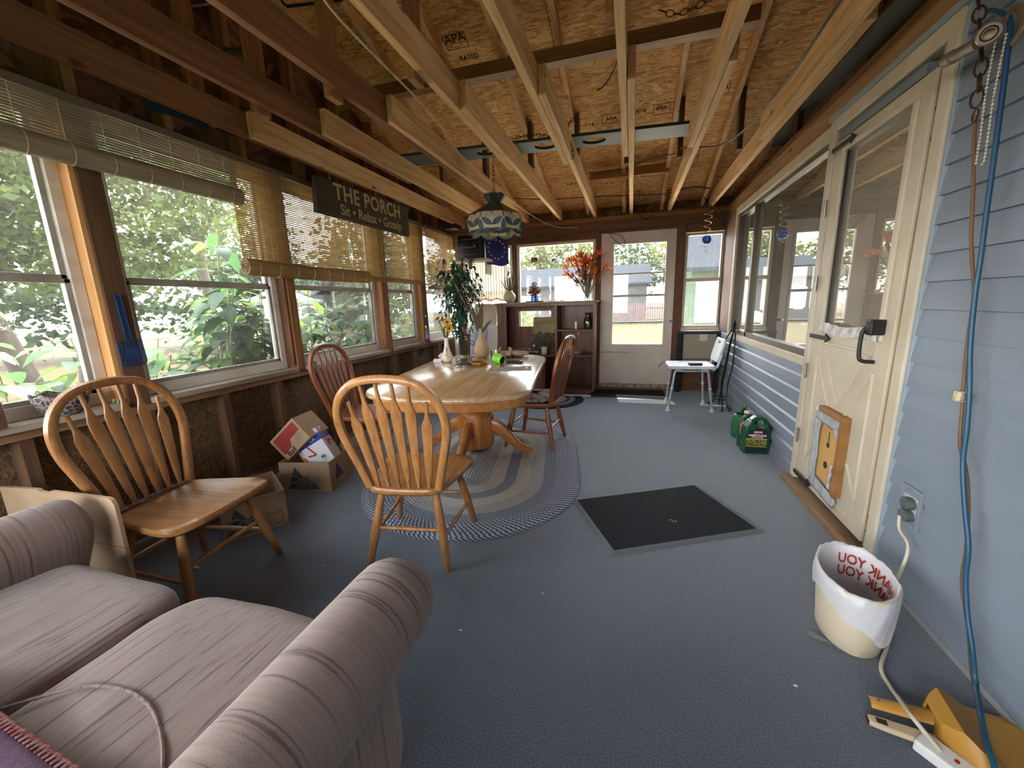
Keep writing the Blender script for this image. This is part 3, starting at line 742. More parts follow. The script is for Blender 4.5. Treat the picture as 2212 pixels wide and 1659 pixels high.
def make_chair(name, label, mw, mf, loc, rz, group):
    t = thing(name, label, 'chair', loc, rz, group)
    b = MB(); z = SEAT_H
    half = [(0, -.205), (.08, -.203), (.15, -.185), (.185, -.12), (.205, -.02), (.226, .08), (.232, .15), (.21, .20), (.14, .222), (0, .228)]
    out = [Vector((x, y, 0)) for x, y in half] + [Vector((-x, y, 0)) for x, y in half[-2:0:-1]]
    out = [Vector(p) for p in spline(out + [out[0]], 3)[:-1]]
    n = len(out); vs = []; fs = []
    rings = [(1.0, -.022), (1.0, -.006), (.975, 0), (.8, -.003), (.55, -.010), (.25, -.010)]     # saddled top
    for s_, dz in [(.93, -.036)] + rings:
        for p in out: vs.append((p.x * s_, p.y * s_ + .008 * (1 - s_), z + dz))
    for j in range(len(rings)):
        for i in range(n): fs.append((j * n + i, j * n + (i + 1) % n, (j + 1) * n + (i + 1) % n, (j + 1) * n + i))
    fs.append(tuple(range(n - 1, -1, -1))); fs.append(tuple(len(rings) * n + i for i in range(n)))
    b.add(vs, fs); b.build('seat', mf, t, smooth=True)
    # bow
    hb = [(.158, 0), (.178, .08), (.205, .18), (.226, .27), (.226, .345), (.205, .41), (.165, .46), (.105, .495), (0, .508)]

    def lean(h): return -.172 - .115 * (h / .5) ** 1.1
    P = [(x, lean(h), z - .004 + h) for x, h in hb] + [(-x, lean(h), z - .004 + h) for x, h in hb[-2::-1]]
    P = spline(P, 4)
    b = MB(); m = len(P); vs = []; fs = []
    for i, p in enumerate(P):
        d = (P[min(i + 1, m - 1)] - P[max(i - 1, 0)]).normalized(); up = Vector((0, -1, .22)).normalized(); s_ = d.cross(up).normalized(); u = s_.cross(d)
        for a, c in [(-.016, -.010), (-.010, -.015), (.010, -.015), (.016, -.010), (.016, .010), (.010, .015), (-.010, .015), (-.016, .010)]:
            vs.append(p + s_ * a + u * c)
    for i in range(m - 1):
        for k in range(8): fs.append((i * 8 + k, i * 8 + (k + 1) % 8, (i + 1) * 8 + (k + 1) % 8, (i + 1) * 8 + k))
    fs += [tuple(range(7, -1, -1)), tuple((m - 1) * 8 + k for k in range(8))]
    b.add(vs, fs); b.build('bow', mw, t, smooth=True)
    # six arrow spindles
    for k in range(6):
        xb = (-.115 + .046 * k); xt = xb * 1.42
        ht = .49 - .75 * xt * xt - (.06 if abs(xt) > .14 else 0)
        A = Vector((xb, lean(0) - .0, z - .008)); B = Vector((xt, lean(ht), z + ht - .004))
        d = (B - A).normalized(); sd = Vector((1, 0, 0)); sd = (sd - d * sd.dot(d)).normalized(); u = sd.cross(d)
        prof = [(0, .007), (.06, .007), (.14, .012), (.30, .016), (.55, .020), (.70, .0225), (.76, .021), (.82, .012), (.87, .0075), (1, .0065)]
        vs = []; fs = []
        for q, hw in prof:
            c = A + (B - A) * q; th = .0065
            for a, e in ((-1, -.6), (-.6, -1), (.6, -1), (1, -.6), (1, .6), (.6, 1), (-.6, 1), (-1, .6)): vs.append(c + sd * hw * a + u * th * e)
        for i in range(len(prof) - 1):
            for j in range(8): fs.append((i * 8 + j, i * 8 + (j + 1) % 8, (i + 1) * 8 + (j + 1) % 8, (i + 1) * 8 + j))
        fs += [tuple(range(7, -1, -1)), tuple((len(prof) - 1) * 8 + j for j in range(8))]
        MB().add(vs, fs).build('spindle', mw, t, smooth=True)
    legs = {}
    for sx_, sy_, tx_, ty_, bx_, by_ in [(-1, -1, .125, -.13, .185, -.20), (1, -1, .125, -.13, .185, -.20), (-1, 1, .15, .13, .215, .20), (1, 1, .15, .13, .215, .20)]:
        A = Vector((sx_ * tx_, ty_, z - .034)); B = Vector((sx_ * bx_, by_, 0)); legs[(sx_, sy_)] = (A, B)
        q = MB(); q.tube([A + (B - A) * f for f in (0, .15, .45, .6, .85, 1)], [.015, .017, .0205, .0205, .016, .0135], 12); q.build('leg', mw, t, smooth=True)

    def pt(k, f): A, B = legs[k]; return A + (B - A) * f
    for k1, k2, f in [((-1, -1), (1, -1), .50), ((-1, 1), (1, 1), .44), ((-1, -1), (-1, 1), .60), ((1, -1), (1, 1), .60)]:
        A, B = pt(k1, f), pt(k2, f)
        q = MB(); q.tube([A, A + (B - A) * .3, A + (B - A) * .5, A + (B - A) * .7, B], [.008, .0095, .0115, .0095, .008], 10); q.build('stretcher', mw, t, smooth=True)
    return t


G = 'arrow-back dining chairs'
ch1 = make_chair('dining_chair', 'light oak arrow-back dining chair standing with its back to the loveseat', M_['oak'], M_['oak_flat'], (-.958, 1.572, .0), math.radians(9), G)
ch2 = dup(ch1, (-1.785, 1.085, 0), math.radians(-84), 'light oak arrow-back dining chair with split glued seat beside the loose cardboard panel', G)
ch2.rotation_euler[0] = 0
ch3 = make_chair('dining_chair', 'reddish oak arrow-back dining chair between the table and the wall of windows', M_['oak_red'], M_['oak_red_flat'], (-1.935, 2.49, 0), math.radians(-84), G)
ch4 = dup(ch3, (-.735, 3.115, 0), math.radians(84), 'reddish oak arrow-back dining chair carrying a floral seat pad, facing the table', G)
b = MB(); b.tube(spline([(-.16, -.165, .388), (-.05, -.172, .392), (.06, -.166, .392), (.17, -.16, .39)], 6), .008, 6); b.tube(spline([(.11, -.165, .391), (.17, -.15, .392), (.2, -.12, .391)], 5), .005, 5)
b.build('glue_line', mat('grey_dried_glue', S(134, 118, 104), .8, c2=S(86, 68, 54), sc1=60), ch2, True)
# floral seat pad
b = MB()


def pad(u, v):
    th = 2 * PI * u; e = .55
    ct, st = math.cos(th), math.sin(th); r = .93
    x = .20 * math.copysign(abs(ct) ** e, ct); y = .19 * math.copysign(abs(st) ** e, st)
    ph = (v - .5) * PI
    return (x * r * max(.02, math.cos(ph)) ** .35 + .004 * math.sin(th * 9), y * r * max(.02, math.cos(ph)) ** .35, .028 * math.sin(ph) + .004 * math.sin(x * 60) * math.sin(y * 55))


b.grid(pad, 48, 12, True)
cp = b.build('seat_cushion', mat('faded_floral_fabric', S(186, 172, 172), .9, c2=S(120, 92, 94), sc1=22, detail=3, lo=.48, hi=.6), None, smooth=2)
cp.location = (-.755, 3.10, SEAT_H + .024); cp.rotation_euler = (0, 0, math.radians(84))
tag(cp, 'faded floral seat pad tied on the reddish chair by the bookcase', 'cushion')

# ================================================================ oval pedestal table
TH = .66
tb = thing('dining_table', 'oval oak pedestal dining table on the braided rug', 'table', (-1.165, 2.83, 0), math.radians(8))


def track(hw, hl, n=20, flatc=.62):
    pts = []
    L = hl - hw * flatc
    for i in range(n + 1):
        a = PI * i / n; e = .86
        pts.append((hw * math.copysign(abs(math.cos(a)) ** e, math.cos(a)), L + (hl - L) * math.sin(a) ** e))
    for i in range(n + 1):
        a = PI + PI * i / n
        pts.append((hw * math.copysign(abs(math.cos(a)) ** .86, math.cos(a)), -L - (hl - L) * abs(math.sin(a)) ** .86))
    return pts


b = MB(); vs = []; fs = []; pr = [(-.012, -.034), (-.002, -.030), (0, -.018), (-.004, -.006), (-.012, 0)]
for o_, dz in pr:
    vs += [(x, y, TH + dz) for x, y in track(.525 + o_, .955 + o_)]
n = len(track(.5, .9))
for j in range(len(pr) - 1):
    for i in range(n): fs.append((j * n + i, j * n + (i + 1) % n, (j + 1) * n + (i + 1) % n, (j + 1) * n + i))
fs += [tuple(range(n - 1, -1, -1)), tuple((len(pr) - 1) * n + i for i in range(n))]
b.add(vs, fs).build('tabletop', M_['table_top'], tb, smooth=True)
MB().prism(track(.49, .92), TH - .095, TH - .034).build('apron', wood('oak_apron', S(168, 106, 48), S(196, 134, 72), 'Y', 18, .4, .1, .03, .2, False), tb, smooth=True, bev=.006)
ped = thing_ped = MB()
ped.lathe([(.115, .565), (.125, .55), (.128, .52), (.118, .45), (.112, .40), (.116, .385), (.125, .375), (.116, .365), (.122, .352), (.126, .345), (.116, .335), (.12, .325), (.13, .31), (.13, .30)], 32)
pc = ped.build('pedestal_column', M_['table_leg'], tb, smooth=True)
b = MB()
oc = [(.135 * math.cos(PI / 8 + PI / 4 * i) / math.cos(PI / 8), .135 * math.sin(PI / 8 + PI / 4 * i) / math.cos(PI / 8)) for i in range(8)]
b.prism(oc, .055, .30); b.lathe([(.10, .03), (.13, .045), (.132, .055)], 24)
b.build('pedestal_block', M_['table_leg'], tb, bev=.008)
q = MB()
for k in range(6):          # carved scrolls on the column
    a = k * PI / 3; q = MB()
    q.tube([(.122 * math.cos(a + .25 * math.cos(t_) * (1 - t_ / 9)), .122 * math.sin(a + .25 * math.cos(t_) * (1 - t_ / 9)), .47 + .045 * math.sin(t_) * (1 - t_ / 9)) for t_ in [i * .45 for i in range(16)]], .005, 6); q.build('carving', M_['table_leg'], pc, True)
for a in range(4):
    ang = math.radians(-8 + 90 * a)
    cl = spline([(.11, 0, .225), (.19, 0, .205), (.28, 0, .125), (.36, 0, .062), (.42, 0, .04), (.455, 0, .034)], 5)
    hh = [.052 + (.024 - .052) * min(1, i / (len(cl) * .8)) for i in range(len(cl))]
    vs = []; fs = []
    for i, p in enumerate(cl):
        d = (cl[min(i + 1, len(cl) - 1)] - cl[max(i - 1, 0)]).normalized(); u = Vector((-d.z, 0, d.x)); 
        if u.z < 0: u = -u
        h = hh[i]
        for yy, f in ((-.026, -.8), (-.018, -1), (.018, -1), (.026, -.8), (.026, .8), (.018, 1), (-.018, 1), (-.026, .8)): vs.append((p.x + u.x * h * f, yy, max(.002, p.z + u.z * h * f)))
    for i in range(len(cl) - 1):
        for k in range(8): fs.append((i * 8 + k, i * 8 + (k + 1) % 8, (i + 1) * 8 + (k + 1) % 8, (i + 1) * 8 + k))
    fs += [tuple(range(7, -1, -1)), tuple((len(cl) - 1) * 8 + k for k in range(8))]
    MB().add(vs, fs, RZ(ang)).build('foot', wood('oak_foot', S(150, 92, 42), S(186, 122, 62), 'X', 14, .4, .12, .05, .2, False), tb, smooth=True)

# ================================================================ braided rugs and mats
def braid_mat(name, cols, w_=.02):
    M = bpy.data.materials.new(name); M.use_nodes = True
    n = M.node_tree.nodes; L = M.node_tree.links; p = n['Principled BSDF']; p.inputs['Roughness'].default_value = .95; p.inputs['Specular IOR Level'].default_value = .1
    uv = n.new('ShaderNodeUVMap'); sp = n.new('ShaderNodeSeparateXYZ'); L.new(uv.outputs[0], sp.inputs[0])
    # u = distance round in metres, v = distance in from the edge in metres
    def mth(op, a, b=None, c=None):
        m = n.new('ShaderNodeMath'); m.operation = op
        for i, q in enumerate((a, b, c)):
            if q is None: continue
            if isinstance(q, (int, float)): m.inputs[i].default_value = q
            else: L.new(q, m.inputs[i])
        return m.outputs[0]
    row = mth('FLOOR', mth('DIVIDE', sp.outputs[1], w_))
    fv = mth('FRACT', mth('DIVIDE', sp.outputs[1], w_))
    ph = mth('ADD', mth('MULTIPLY', sp.outputs[0], 34.0), mth('ADD', mth('MULTIPLY', fv, .9), mth('MULTIPLY', row, .5)))
    saw = mth('FRACT', ph)
    hi = mth('GREATER_THAN', saw, .5)
    rp = n.new('ShaderNodeValToRGB'); rp.color_ramp.interpolation = 'CONSTANT'
    L.new(mth('MULTIPLY', sp.outputs[1], 1.0), rp.inputs[0])
    rp2 = n.new('ShaderNodeValToRGB'); rp2.color_ramp.interpolation = 'CONSTANT'; L.new(sp.outputs[1], rp2.inputs[0])
    for r_, idx in ((rp, 1), (rp2, 2)):
        e = r_.color_ramp.elements
        e[0].position = 0; e[0].color = cols[0][idx]
        e[1].position = cols[1][0]; e[1].color = cols[1][idx]
        for c in cols[2:]: k = e.new(c[0]); k.color = c[idx]
    mx = n.new('ShaderNodeMix'); mx.data_type = 'RGBA'; L.new(hi, mx.inputs[0]); L.new(rp.outputs[0], mx.inputs[6]); L.new(rp2.outputs[0], mx.inputs[7])
    L.new(mx.outputs[2], p.inputs['Base Color'])
    hgt = mth('SUBTRACT', mth('MULTIPLY', mth('MULTIPLY', fv, mth('SUBTRACT', 1.0, fv)), 4.0), mth('MULTIPLY', mth('ABSOLUTE', mth('SUBTRACT', saw, .5)), .8))
    bn = n.new('ShaderNodeBump'); bn.inputs['Strength'].default_value = .8; bn.inputs['Distance'].default_value = .006; L.new(hgt, bn.inputs['Height']); L.new(bn.outputs[0], p.inputs['Normal'])
    return M


def rug(name, hw, hl, loc, rz, m, label, cat='rug', th=.011, nr=24):
    me = bpy.data.meshes.new(name); vs = []; fs = []; uvs = []
    n = 120; R = [i / nr for i in range(nr)] + [.97]
    mn = min(hw, hl); core = max(0.0, hl - hw)
    rings = [(hw * (1 - i / nr) + .001) for i in range(nr + 1)]

    def ring(r_):
        o = []
        for i in range(n):
            a = 2 * PI * i / n
            o.append((r_ * math.cos(a), r_ * math.sin(a) + (core if math.sin(a) >= 0 else -core)))
        return o
    for j, r_ in enumerate(rings):
        zz = th if j > 0 else .001
        rr = r_ if j > 1 else (hw if j == 0 else hw - .006)
        vs += [(x, y, zz) for x, y in ring(rr)]
    for j in range(nr):
        for i in range(n): fs.append((j * n + i, j * n + (i + 1) % n, (j + 1) * n + (i + 1) % n, (j + 1) * n + i))
    fs.append(tuple(nr * n + i for i in range(n)))
    me.from_pydata(vs, [], fs); uvl = me.uv_layers.new(name='braid')
    per = [0.0]; r0 = ring(hw)
    for i in range(n): a, b_ = r0[i], r0[(i + 1) % n]; per.append(per[-1] + math.dist(a, b_))
    for pl in me.polygons:
        for li in pl.loop_indices:
            vi = me.loops[li].vertex_index; j, i = divmod(vi, n)
            wrap = (i == 0 and pl.index < nr * n and pl.index % n == n - 1)
            uvl.data[li].uv = (per[n] if wrap else per[i], hw - rings[j])
    me.materials.append(m); me.polygons.foreach_set('use_smooth', [True] * len(me.polygons))
    o = bpy.data.objects.new(name, me); C.objects.link(o); o.location = loc; o.rotation_euler = (0, 0, rz)
    return tag(o, label, cat)


cN, cW, cG, cB, cT = S(72, 82, 106), S(184, 188, 196), S(146, 148, 152), S(112, 120, 138), S(178, 172, 162)
rug('braided_rug', .715, 1.045, (-1.045, 2.625, 0), math.radians(10),
    braid_mat('oval_braid', [(0, cN, cW), (.16, cB, cG), (.24, S(150, 150, 148), S(176, 174, 168)), (.33, cT, S(186, 178, 166)), (.42, cB, cG), (.50, cT, S(190, 182, 170)), (.60, S(140, 144, 152), cT)]),
    'large oval braided rug in blue and cream rings under the table')
rug('braided_mat', .455, .455, (-.965, 4.60, 0), .2,
    braid_mat('round_braid', [(0, S(30, 34, 46), S(60, 64, 76)), (.10, S(110, 112, 116), S(150, 150, 150)), (.16, S(36, 40, 52), S(70, 74, 86)), (.2, S(140, 140, 138), S(170, 168, 164))]),
    'small round navy braided rug behind the table, before the bookcase')


def ribbed(name):
    M = bpy.data.materials.new(name); M.use_nodes = True
    n = M.node_tree.nodes; L = M.node_tree.links; p = n['Principled BSDF']; p.inputs['Roughness'].default_value = .85; p.inputs['Specular IOR Level'].default_value = .15
    tc = n.new('ShaderNodeTexCoord'); br = n.new('ShaderNodeTexBrick'); br.inputs['Scale'].default_value = 1.0
    br.inputs['Brick Width'].default_value = .034; br.inputs['Row Height'].default_value = .011; br.inputs['Mortar Size'].default_value = .0022; br.inputs['Mortar Smooth'].default_value = .4
    br.inputs['Color1'].default_value = S(24, 26, 32); br.inputs['Color2'].default_value = S(30, 32, 38); br.inputs['Mortar'].default_value = S(44, 46, 54)
    L.new(tc.outputs['Object'], br.inputs['Vector']); L.new(br.outputs[0], p.inputs['Base Color'])
    bn = n.new('ShaderNodeBump'); bn.inputs['Strength'].default_value = 1.0; bn.inputs['Distance'].default_value = .006; bn.invert = True
    L.new(br.outputs['Fac'], bn.inputs['Height']); L.new(bn.outputs[0], p.inputs['Normal'])
    return M


M_['ribbed'] = ribbed('ribbed_black_mat')
M_['rubber'] = mat('grey_black_rubber', S(104, 108, 116), .5)


def door_mat(name, label, w_, l_, loc, rz):
    t = thing(name, label, 'door mat', loc, rz)
    b = MB(); b.box(-w_ / 2 + .02, -l_ / 2 + .02, .001, w_ / 2 - .02, l_ / 2 - .02, .010); b.build('ribbed_field', M_['ribbed'], t)
    b = MB(); vs = []
    for s_, z in ((0, .001), (.012, .007), (.024, .012), (.028, .010)):
        vs += [(-w_ / 2 + s_, -l_ / 2 + s_, z), (w_ / 2 - s_, -l_ / 2 + s_, z), (w_ / 2 - s_, l_ / 2 - s_, z), (-w_ / 2 + s_, l_ / 2 - s_, z)]
    b.add(vs, [(j * 4 + i, j * 4 + (i + 1) % 4, (j + 1) * 4 + (i + 1) % 4, (j + 1) * 4 + i) for j in range(3) for i in range(4)]); b.build('rubber_border', M_['rubber'], t)
    return t


door_mat('door_mat', 'black ribbed door mat with grey border on the carpet before the storm door', .83, .555, (.186, 2.117, 0), math.radians(27.5))
door_mat('door_mat', 'dark ribbed mat lying at the foot of the far white door', .98, .52, (-.03, 5.03, 0), math.radians(2))

# ================================================================ loveseat
M_['sofa'] = mat('taupe_slub_fabric', S(150, 132, 126), .95, c2=S(176, 158, 150), sc1=16, st=(6, .35, 6), detail=5, bump=.15, bs=120, lo=.3, hi=.7, spec=.1)


def slub(name, axis):            # fabric with dark broken threads along an axis
    M = bpy.data.materials.new(name); M.use_nodes = True
    n = M.node_tree.nodes; L = M.node_tree.links; p = n['Principled BSDF']; p.inputs['Roughness'].default_value = .95; p.inputs['Specular IOR Level'].default_value = .1
    p.inputs['Sheen Weight'].default_value = .25
    tc = n.new('ShaderNodeTexCoord'); mp = n.new('ShaderNodeMapping'); st = [150, 150, 150]; st['XYZ'.index(axis)] = 2.2
    if axis == 'Z': st = [2.6, 140, 2.6]      # threads running round a roll
    mp.inputs['Scale'].default_value = st
    L.new(tc.outputs['Object'], mp.inputs['Vector'])
    nz = n.new('ShaderNodeTexNoise'); nz.inputs['Scale'].default_value = 1.0; nz.inputs['Detail'].default_value = 0.5; L.new(mp.outputs[0], nz.inputs['Vector'])
    rp = n.new('ShaderNodeValToRGB'); e = rp.color_ramp.elements; e[0].position = .28; e[0].color = S(104, 87, 81); e[1].position = .34; e[1].color = S(134, 116, 108)
    k = e.new(.7); k.color = S(147, 129, 121)
    L.new(nz.outputs[0], rp.inputs[0]); L.new(rp.outputs[0], p.inputs['Base Color'])
    n2 = n.new('ShaderNodeTexNoise'); n2.inputs['Scale'].default_value = 420; L.new(tc.outputs['Object'], n2.inputs['Vector'])
    bn = n.new('ShaderNodeBump'); bn.inputs['Strength'].default_value = .25; bn.inputs['Distance'].default_value = .002; L.new(n2.outputs[0], bn.inputs['Height']); L.new(bn.outputs[0], p.inputs['Normal'])
    return M


fY = slub('sofa_fabric_long', 'Y'); fR = slub('sofa_fabric_roll', 'Z')
so = thing('loveseat', 'taupe fabric loveseat with rolled arms in the foreground corner', 'sofa', (-1.17, .18, 0), math.radians(0))


def pillow(x0, x1, y0, y1, z0, z1, e1=.32, e2=.26, nu=64, nv=26, wob=.004, seed=0):
    b = MB(); cx, cy_, cz = (x0 + x1) / 2, (y0 + y1) / 2, (z0 + z1) / 2; a, c, d = (x1 - x0) / 2, (y1 - y0) / 2, (z1 - z0) / 2
    pw = lambda v, e: math.copysign(abs(v) ** e, v)

    def f(u, v):
        th = 2 * PI * u; ph = -PI / 2 + PI * v
        cp_ = pw(math.cos(ph), e1)
        x = a * cp_ * pw(math.cos(th), e2); y = c * cp_ * pw(math.sin(th), e2); z = d * pw(math.sin(ph), e1)
        crown = .018 * max(0, 1 - (x / a) ** 2) * max(0, 1 - (y / c) ** 2) if z > 0 else 0
        wv = wob * (math.sin(x * 17 + seed) * math.sin(y * 13 + seed * 2) + .6 * math.sin(y * 31 + x * 9 + seed))
        return (cx + x, cy_ + y, cz + z + crown + (wv if z > 0 else 0))
    return b.grid(f, nu, nv, True)


MB().box(-.60, -.42, .06, .60, .44, .26).build('base', fY, so, bev=.02)
MB().box(-.62, -.56, .06, .62, -.36, .66).build('back', fY, so, bev=.06, seg=4)
pillow(.003, .565, -.38, .515, .24, .405, seed=1.0).build('seat_cushion', fY, so, smooth=2)
pillow(-.568, -.003, -.38, .505, .24, .405, seed=2.3).build('seat_cushion', fY, so, smooth=2)
b = MB(); b.tube(spline([(.02, .13, .418), (.14, .205, .4235), (.28, .215, .4235), (.42, .16, .4205), (.54, .06, .410)], 8), .0035, 6); b.build('fabric_crease', fY, so, True)
b = MB(); b.tube(spline([(-.5, -.02, .414), (-.38, .02, .423), (-.22, .0, .424), (-.05, -.1, .41)], 8), .003, 6); b.build('fabric_crease', fY, so, True)
for sgn in (1, -1):
    b = MB(); prof = []
    xc = sgn * .637; zc = .46; r_ = .103
    pts = [(xc - sgn * .07, .05), (xc - sgn * .085, .38)]
    pts += [(xc + sgn * r_ * math.cos(a), zc + r_ * math.sin(a)) for a in [PI + .35 - i * (PI * 1.52) / 20 for i in range(21)]]
    pts += [(xc + sgn * .03, .345), (xc + sgn * .035, .05)]
    if sgn < 0: pts = pts[::-1]
    n = len(pts); vs = []; fs = []
    ys = [(-.56, 1, 0), (.2, 1, 0), (.50, 1, 0), (.545, .97, 0), (.572, .86, 0), (.58, .7, 0)]
    for y, s_, _ in ys:
        for (x, z) in pts:
            yy = y - (.10 if z < .37 and y > .4 else 0)
            vs.append((xc + (x - xc) * s_, yy + .004 * math.sin(z * 30), zc + (z - zc) * s_ + .003 * math.sin(y * 14)))
    for j in range(len(ys) - 1):
        for i in range(n): fs.append((j * n + i, j * n + (i + 1) % n, (j + 1) * n + (i + 1) % n, (j + 1) * n + i))
    fs += [tuple(range(n - 1, -1, -1)), tuple((len(ys) - 1) * n + i for i in range(n))]
    ar = b.add(vs, fs).build('rolled_arm', fR, so, smooth=True, bev=.004)
for x, y in ((-.56, -.48), (.56, -.48), (-.56, .38), (.56, .38)): MB().lathe([(.022, 0), (.028, .03), (.03, .065)], 12, T(x, y, 0)).build('foot', M_['stud_dark'], so, True)
# plum throw with pink whip-stitched edge
b = MB()


TA, TB = onZ(0, 1563, .435), onZ(140, 1662, .435); TE = TB - TA; TP = Vector((TE.y, -TE.x, 0)).normalized()
if TP.y > 0: TP = -TP


def throw(u, v):
    p = TA + TE * (-1.6 + u * 3.4) + TP * (.30 * (1 - v))
    return (p.x, p.y, .446 + .003 * math.sin(p.x * 30) * math.sin(p.y * 23) - .012 * abs(u - .5))


b.grid(throw, 30, 16)
thr = thing('throw_blanket', 'plum plaid throw with pink stitched edge on the loveseat', 'blanket')
b.build('cloth', mat('plum_wool', S(86, 62, 84), .95, c2=S(104, 78, 98), sc1=200, lo=.4, hi=.6, bump=.3), thr, smooth=2, solid=.006)
b = MB()
for i in range(60):
    u = i / 59; p = Vector(throw(u, 1.0)); b.tube([p + Vector((-.004, -.008, .005)), p + Vector((0, .004, .006)), p + Vector((.003, .007, 0))], .0028, 5)
b.build('edge_stitching', mat('pink_white_yarn', S(206, 160, 156), .9, c2=S(180, 110, 110), sc1=90, lo=.45, hi=.55), thr, True)
b = MB(); b.grid(lambda u, v: tuple(Vector(throw(u, .72 + .04 * v)) + Vector((0, 0, .0042))), 30, 3); b.build('plaid_stripe', mat('pale_blue_yarn', S(136, 150, 166), .9, c2=S(86, 62, 84), sc1=120, lo=.45, hi=.6), thr)
ta = thing('yarn_tassel', 'small plum and white yarn tassel against the near rolled arm', 'tassel', (-.585, .245, .455))
b = MB(); b.ball((0, 0, 0), (.012, .012, .01), 10, 8); b.build('knot', mat('white_yarn', S(206, 190, 182), .9), ta, True)
b = MB()
for i in range(12):
    a = i * .52; b.tube(spline([(0, 0, 0), (-.012 + .008 * math.cos(a), -.02, -.012 + .006 * math.sin(a)), (-.02 + .012 * math.cos(a), -.05, -.03)], 4), .0028, 5)
b.build('strands', mat('plum_white_yarn', S(110, 60, 84), .9, c2=S(206, 190, 190), sc1=80, lo=.45, hi=.55), ta, True)

# ================================================================ cardboard
card = M_['card']; card_in = mat('inner_cardboard', S(160, 134, 104), .9)
cb_ = thing('flattened_carton', 'flattened cardboard box standing upright behind the loveseat arm', 'cardboard', (0, 0, 0))
b = MB(); b.prism([(-2.38, 0), (-1.70, 0), (-1.70, .51), (-1.712, .53), (-1.73, .535), (-2.05, .525), (-2.06, .515), (-2.12, .515), (-2.13, .523), (-2.38, .505)], -.006, .006, Matrix(((1, 0, 0, 0), (0, 0, -1, .815), (0, 1, 0, 0), (0, 0, 0, 1))))
b.build('panel', card, cb_)
b = MB(); b.box(-2.38, .8075, .345, -1.702, .809, .349)
for x in (-1.98, -1.93, -1.88, -1.84): b.box(x, .8075, .42, x + .004, .809, .435)
b.build('crease', mat('cardboard_crease', S(140, 114, 86), .9), cb_)


def carton(name, label, w_, d_, h_, loc, rz, group=None):
    t = thing(name, label, 'box', loc, rz, group)
    k = .004; b = MB()
    b.box(0, 0, 0, w_, d_, k); b.box(0, 0, k, w_, k, h_); b.box(0, d_ - k, k, w_, d_, h_); b.box(0, k, k, k, d_ - k, h_); b.box(w_ - k, k, k, w_, d_ - k, h_)
    b.build('walls', card, t)
    return t


def mountain(parent, w_, h_, M, m):
    pk = [(0, 0), (.28, .95), (.55, .46), (.62, .58), (1.05, 0)]
    q = MB(); q.prism([(x * w_ * .62 + w_ * .14, .018 + y * h_ * .8) for x, y in pk], 0, .0006, M); return q.build('printed_mountain', m, parent)


M_['print_grey'] = mat('grey_blue_print', S(74, 78, 92), .85)
M_['print_tan'] = mat('tan_print', S(150, 130, 108), .85)


def coors(t, face, w_, h_):
    mountain(t, w_, h_, face, M_['print_grey'])
    words('Coors', h_ * .40, M_['print_tan'], t, face @ T(w_ * .46, h_ * .42, .0012), 'lettering', h_ * .012, .0003, shear=.35)
    words('LIGHT', h_ * .21, M_['print_tan'], t, face @ T(w_ * .47, h_ * .20, .0012), 'lettering', h_ * .006, .0003)


G2 = 'printed cardboard drink cartons'
bB = carton('cardboard_carton', 'open cardboard carton with a mountain print holding the other packaging', .335, .30, .20, (-2.143, 1.848, 0), math.radians(13), G2)
coors(bB, T(0, -.0008, 0) @ RX(PI / 2), .335, .20)
fs_ = T(.3358, 0, 0) @ RZ(PI / 2) @ RX(PI / 2)
mountain(bB, .16, .15, fs_ @ T(.04, .04, 0), M_['print_grey'])
b = MB()
for x0 in (.02, .20):
    b = MB()
    for q in ((x0, .02, x0 + .07, .022), (x0, .085, x0 + .07, .087), (x0, .02, x0 + .002, .087), (x0 + .068, .02, x0 + .07, .087)): b.box(q[0], q[1], 0, q[2], q[3], .0006, fs_)
    b.build('printed_panel', M_['ink'], bB)
bA = carton('cardboard_carton', 'empty open cardboard carton with a mountain print, beside the chair with the split seat', .29, .34, .20, (-1.785 - .29 * .545, 1.552 - .29 * .838, 0), math.radians(57), G2)
coors(bA, T(-.035, -.0008, 0) @ RX(PI / 2), .30, .20)
b = MB(); fa = T(0, -.0008, 0) @ RX(PI / 2)
for q in ((.20, .02, .265, .022), (.20, .085, .265, .087), (.20, .02, .202, .087), (.263, .02, .265, .087)): b.box(q[0], q[1], 0, q[2], q[3], .0006, fa)
b.build('printed_panel', M_['ink'], bA)
# red printed carton tilted inside
t = thing('beer_carton', 'red printed cardboard carton tilted against the wall inside the larger one', 'box', (-2.15, 1.93, .18), 0, G2)
t.rotation_euler = Euler((math.radians(0), math.radians(-42), math.radians(8)))
k = .004; b = MB(); w_, d_, h_ = .25, .2, .17
b.box(0, 0, 0, w_, k, h_); b.box(0, d_ - k, 0, w_, d_, h_); b.box(0, k, 0, k, d_ - k, h_); b.box(w_ - k, k, 0, w_, d_ - k, h_); b.box(k, k, 0, w_ - k, d_ - k, k)
b.build('walls', card, t)
fb = T(0, -.0008, 0) @ RX(PI / 2)
b = MB(); b.prism([(.02, .04), (.02, .155), (.235, .155), (.235, .09), (.13, .085), (.10, .045)], 0, .0006, fb); b.build('red_print', mat('brick_red_print', S(150, 52, 46), .8), t)
b = MB(); b.lathe([(.028, 0), (.028, .0006)], 20, fb @ T(.19, .06, .0004)); b.build('printed_badge', M_['print_tan'], t)
words('Bud', .05, M_['ink'], t, fb @ T(.075, .022, .0006), 'lettering', .001)
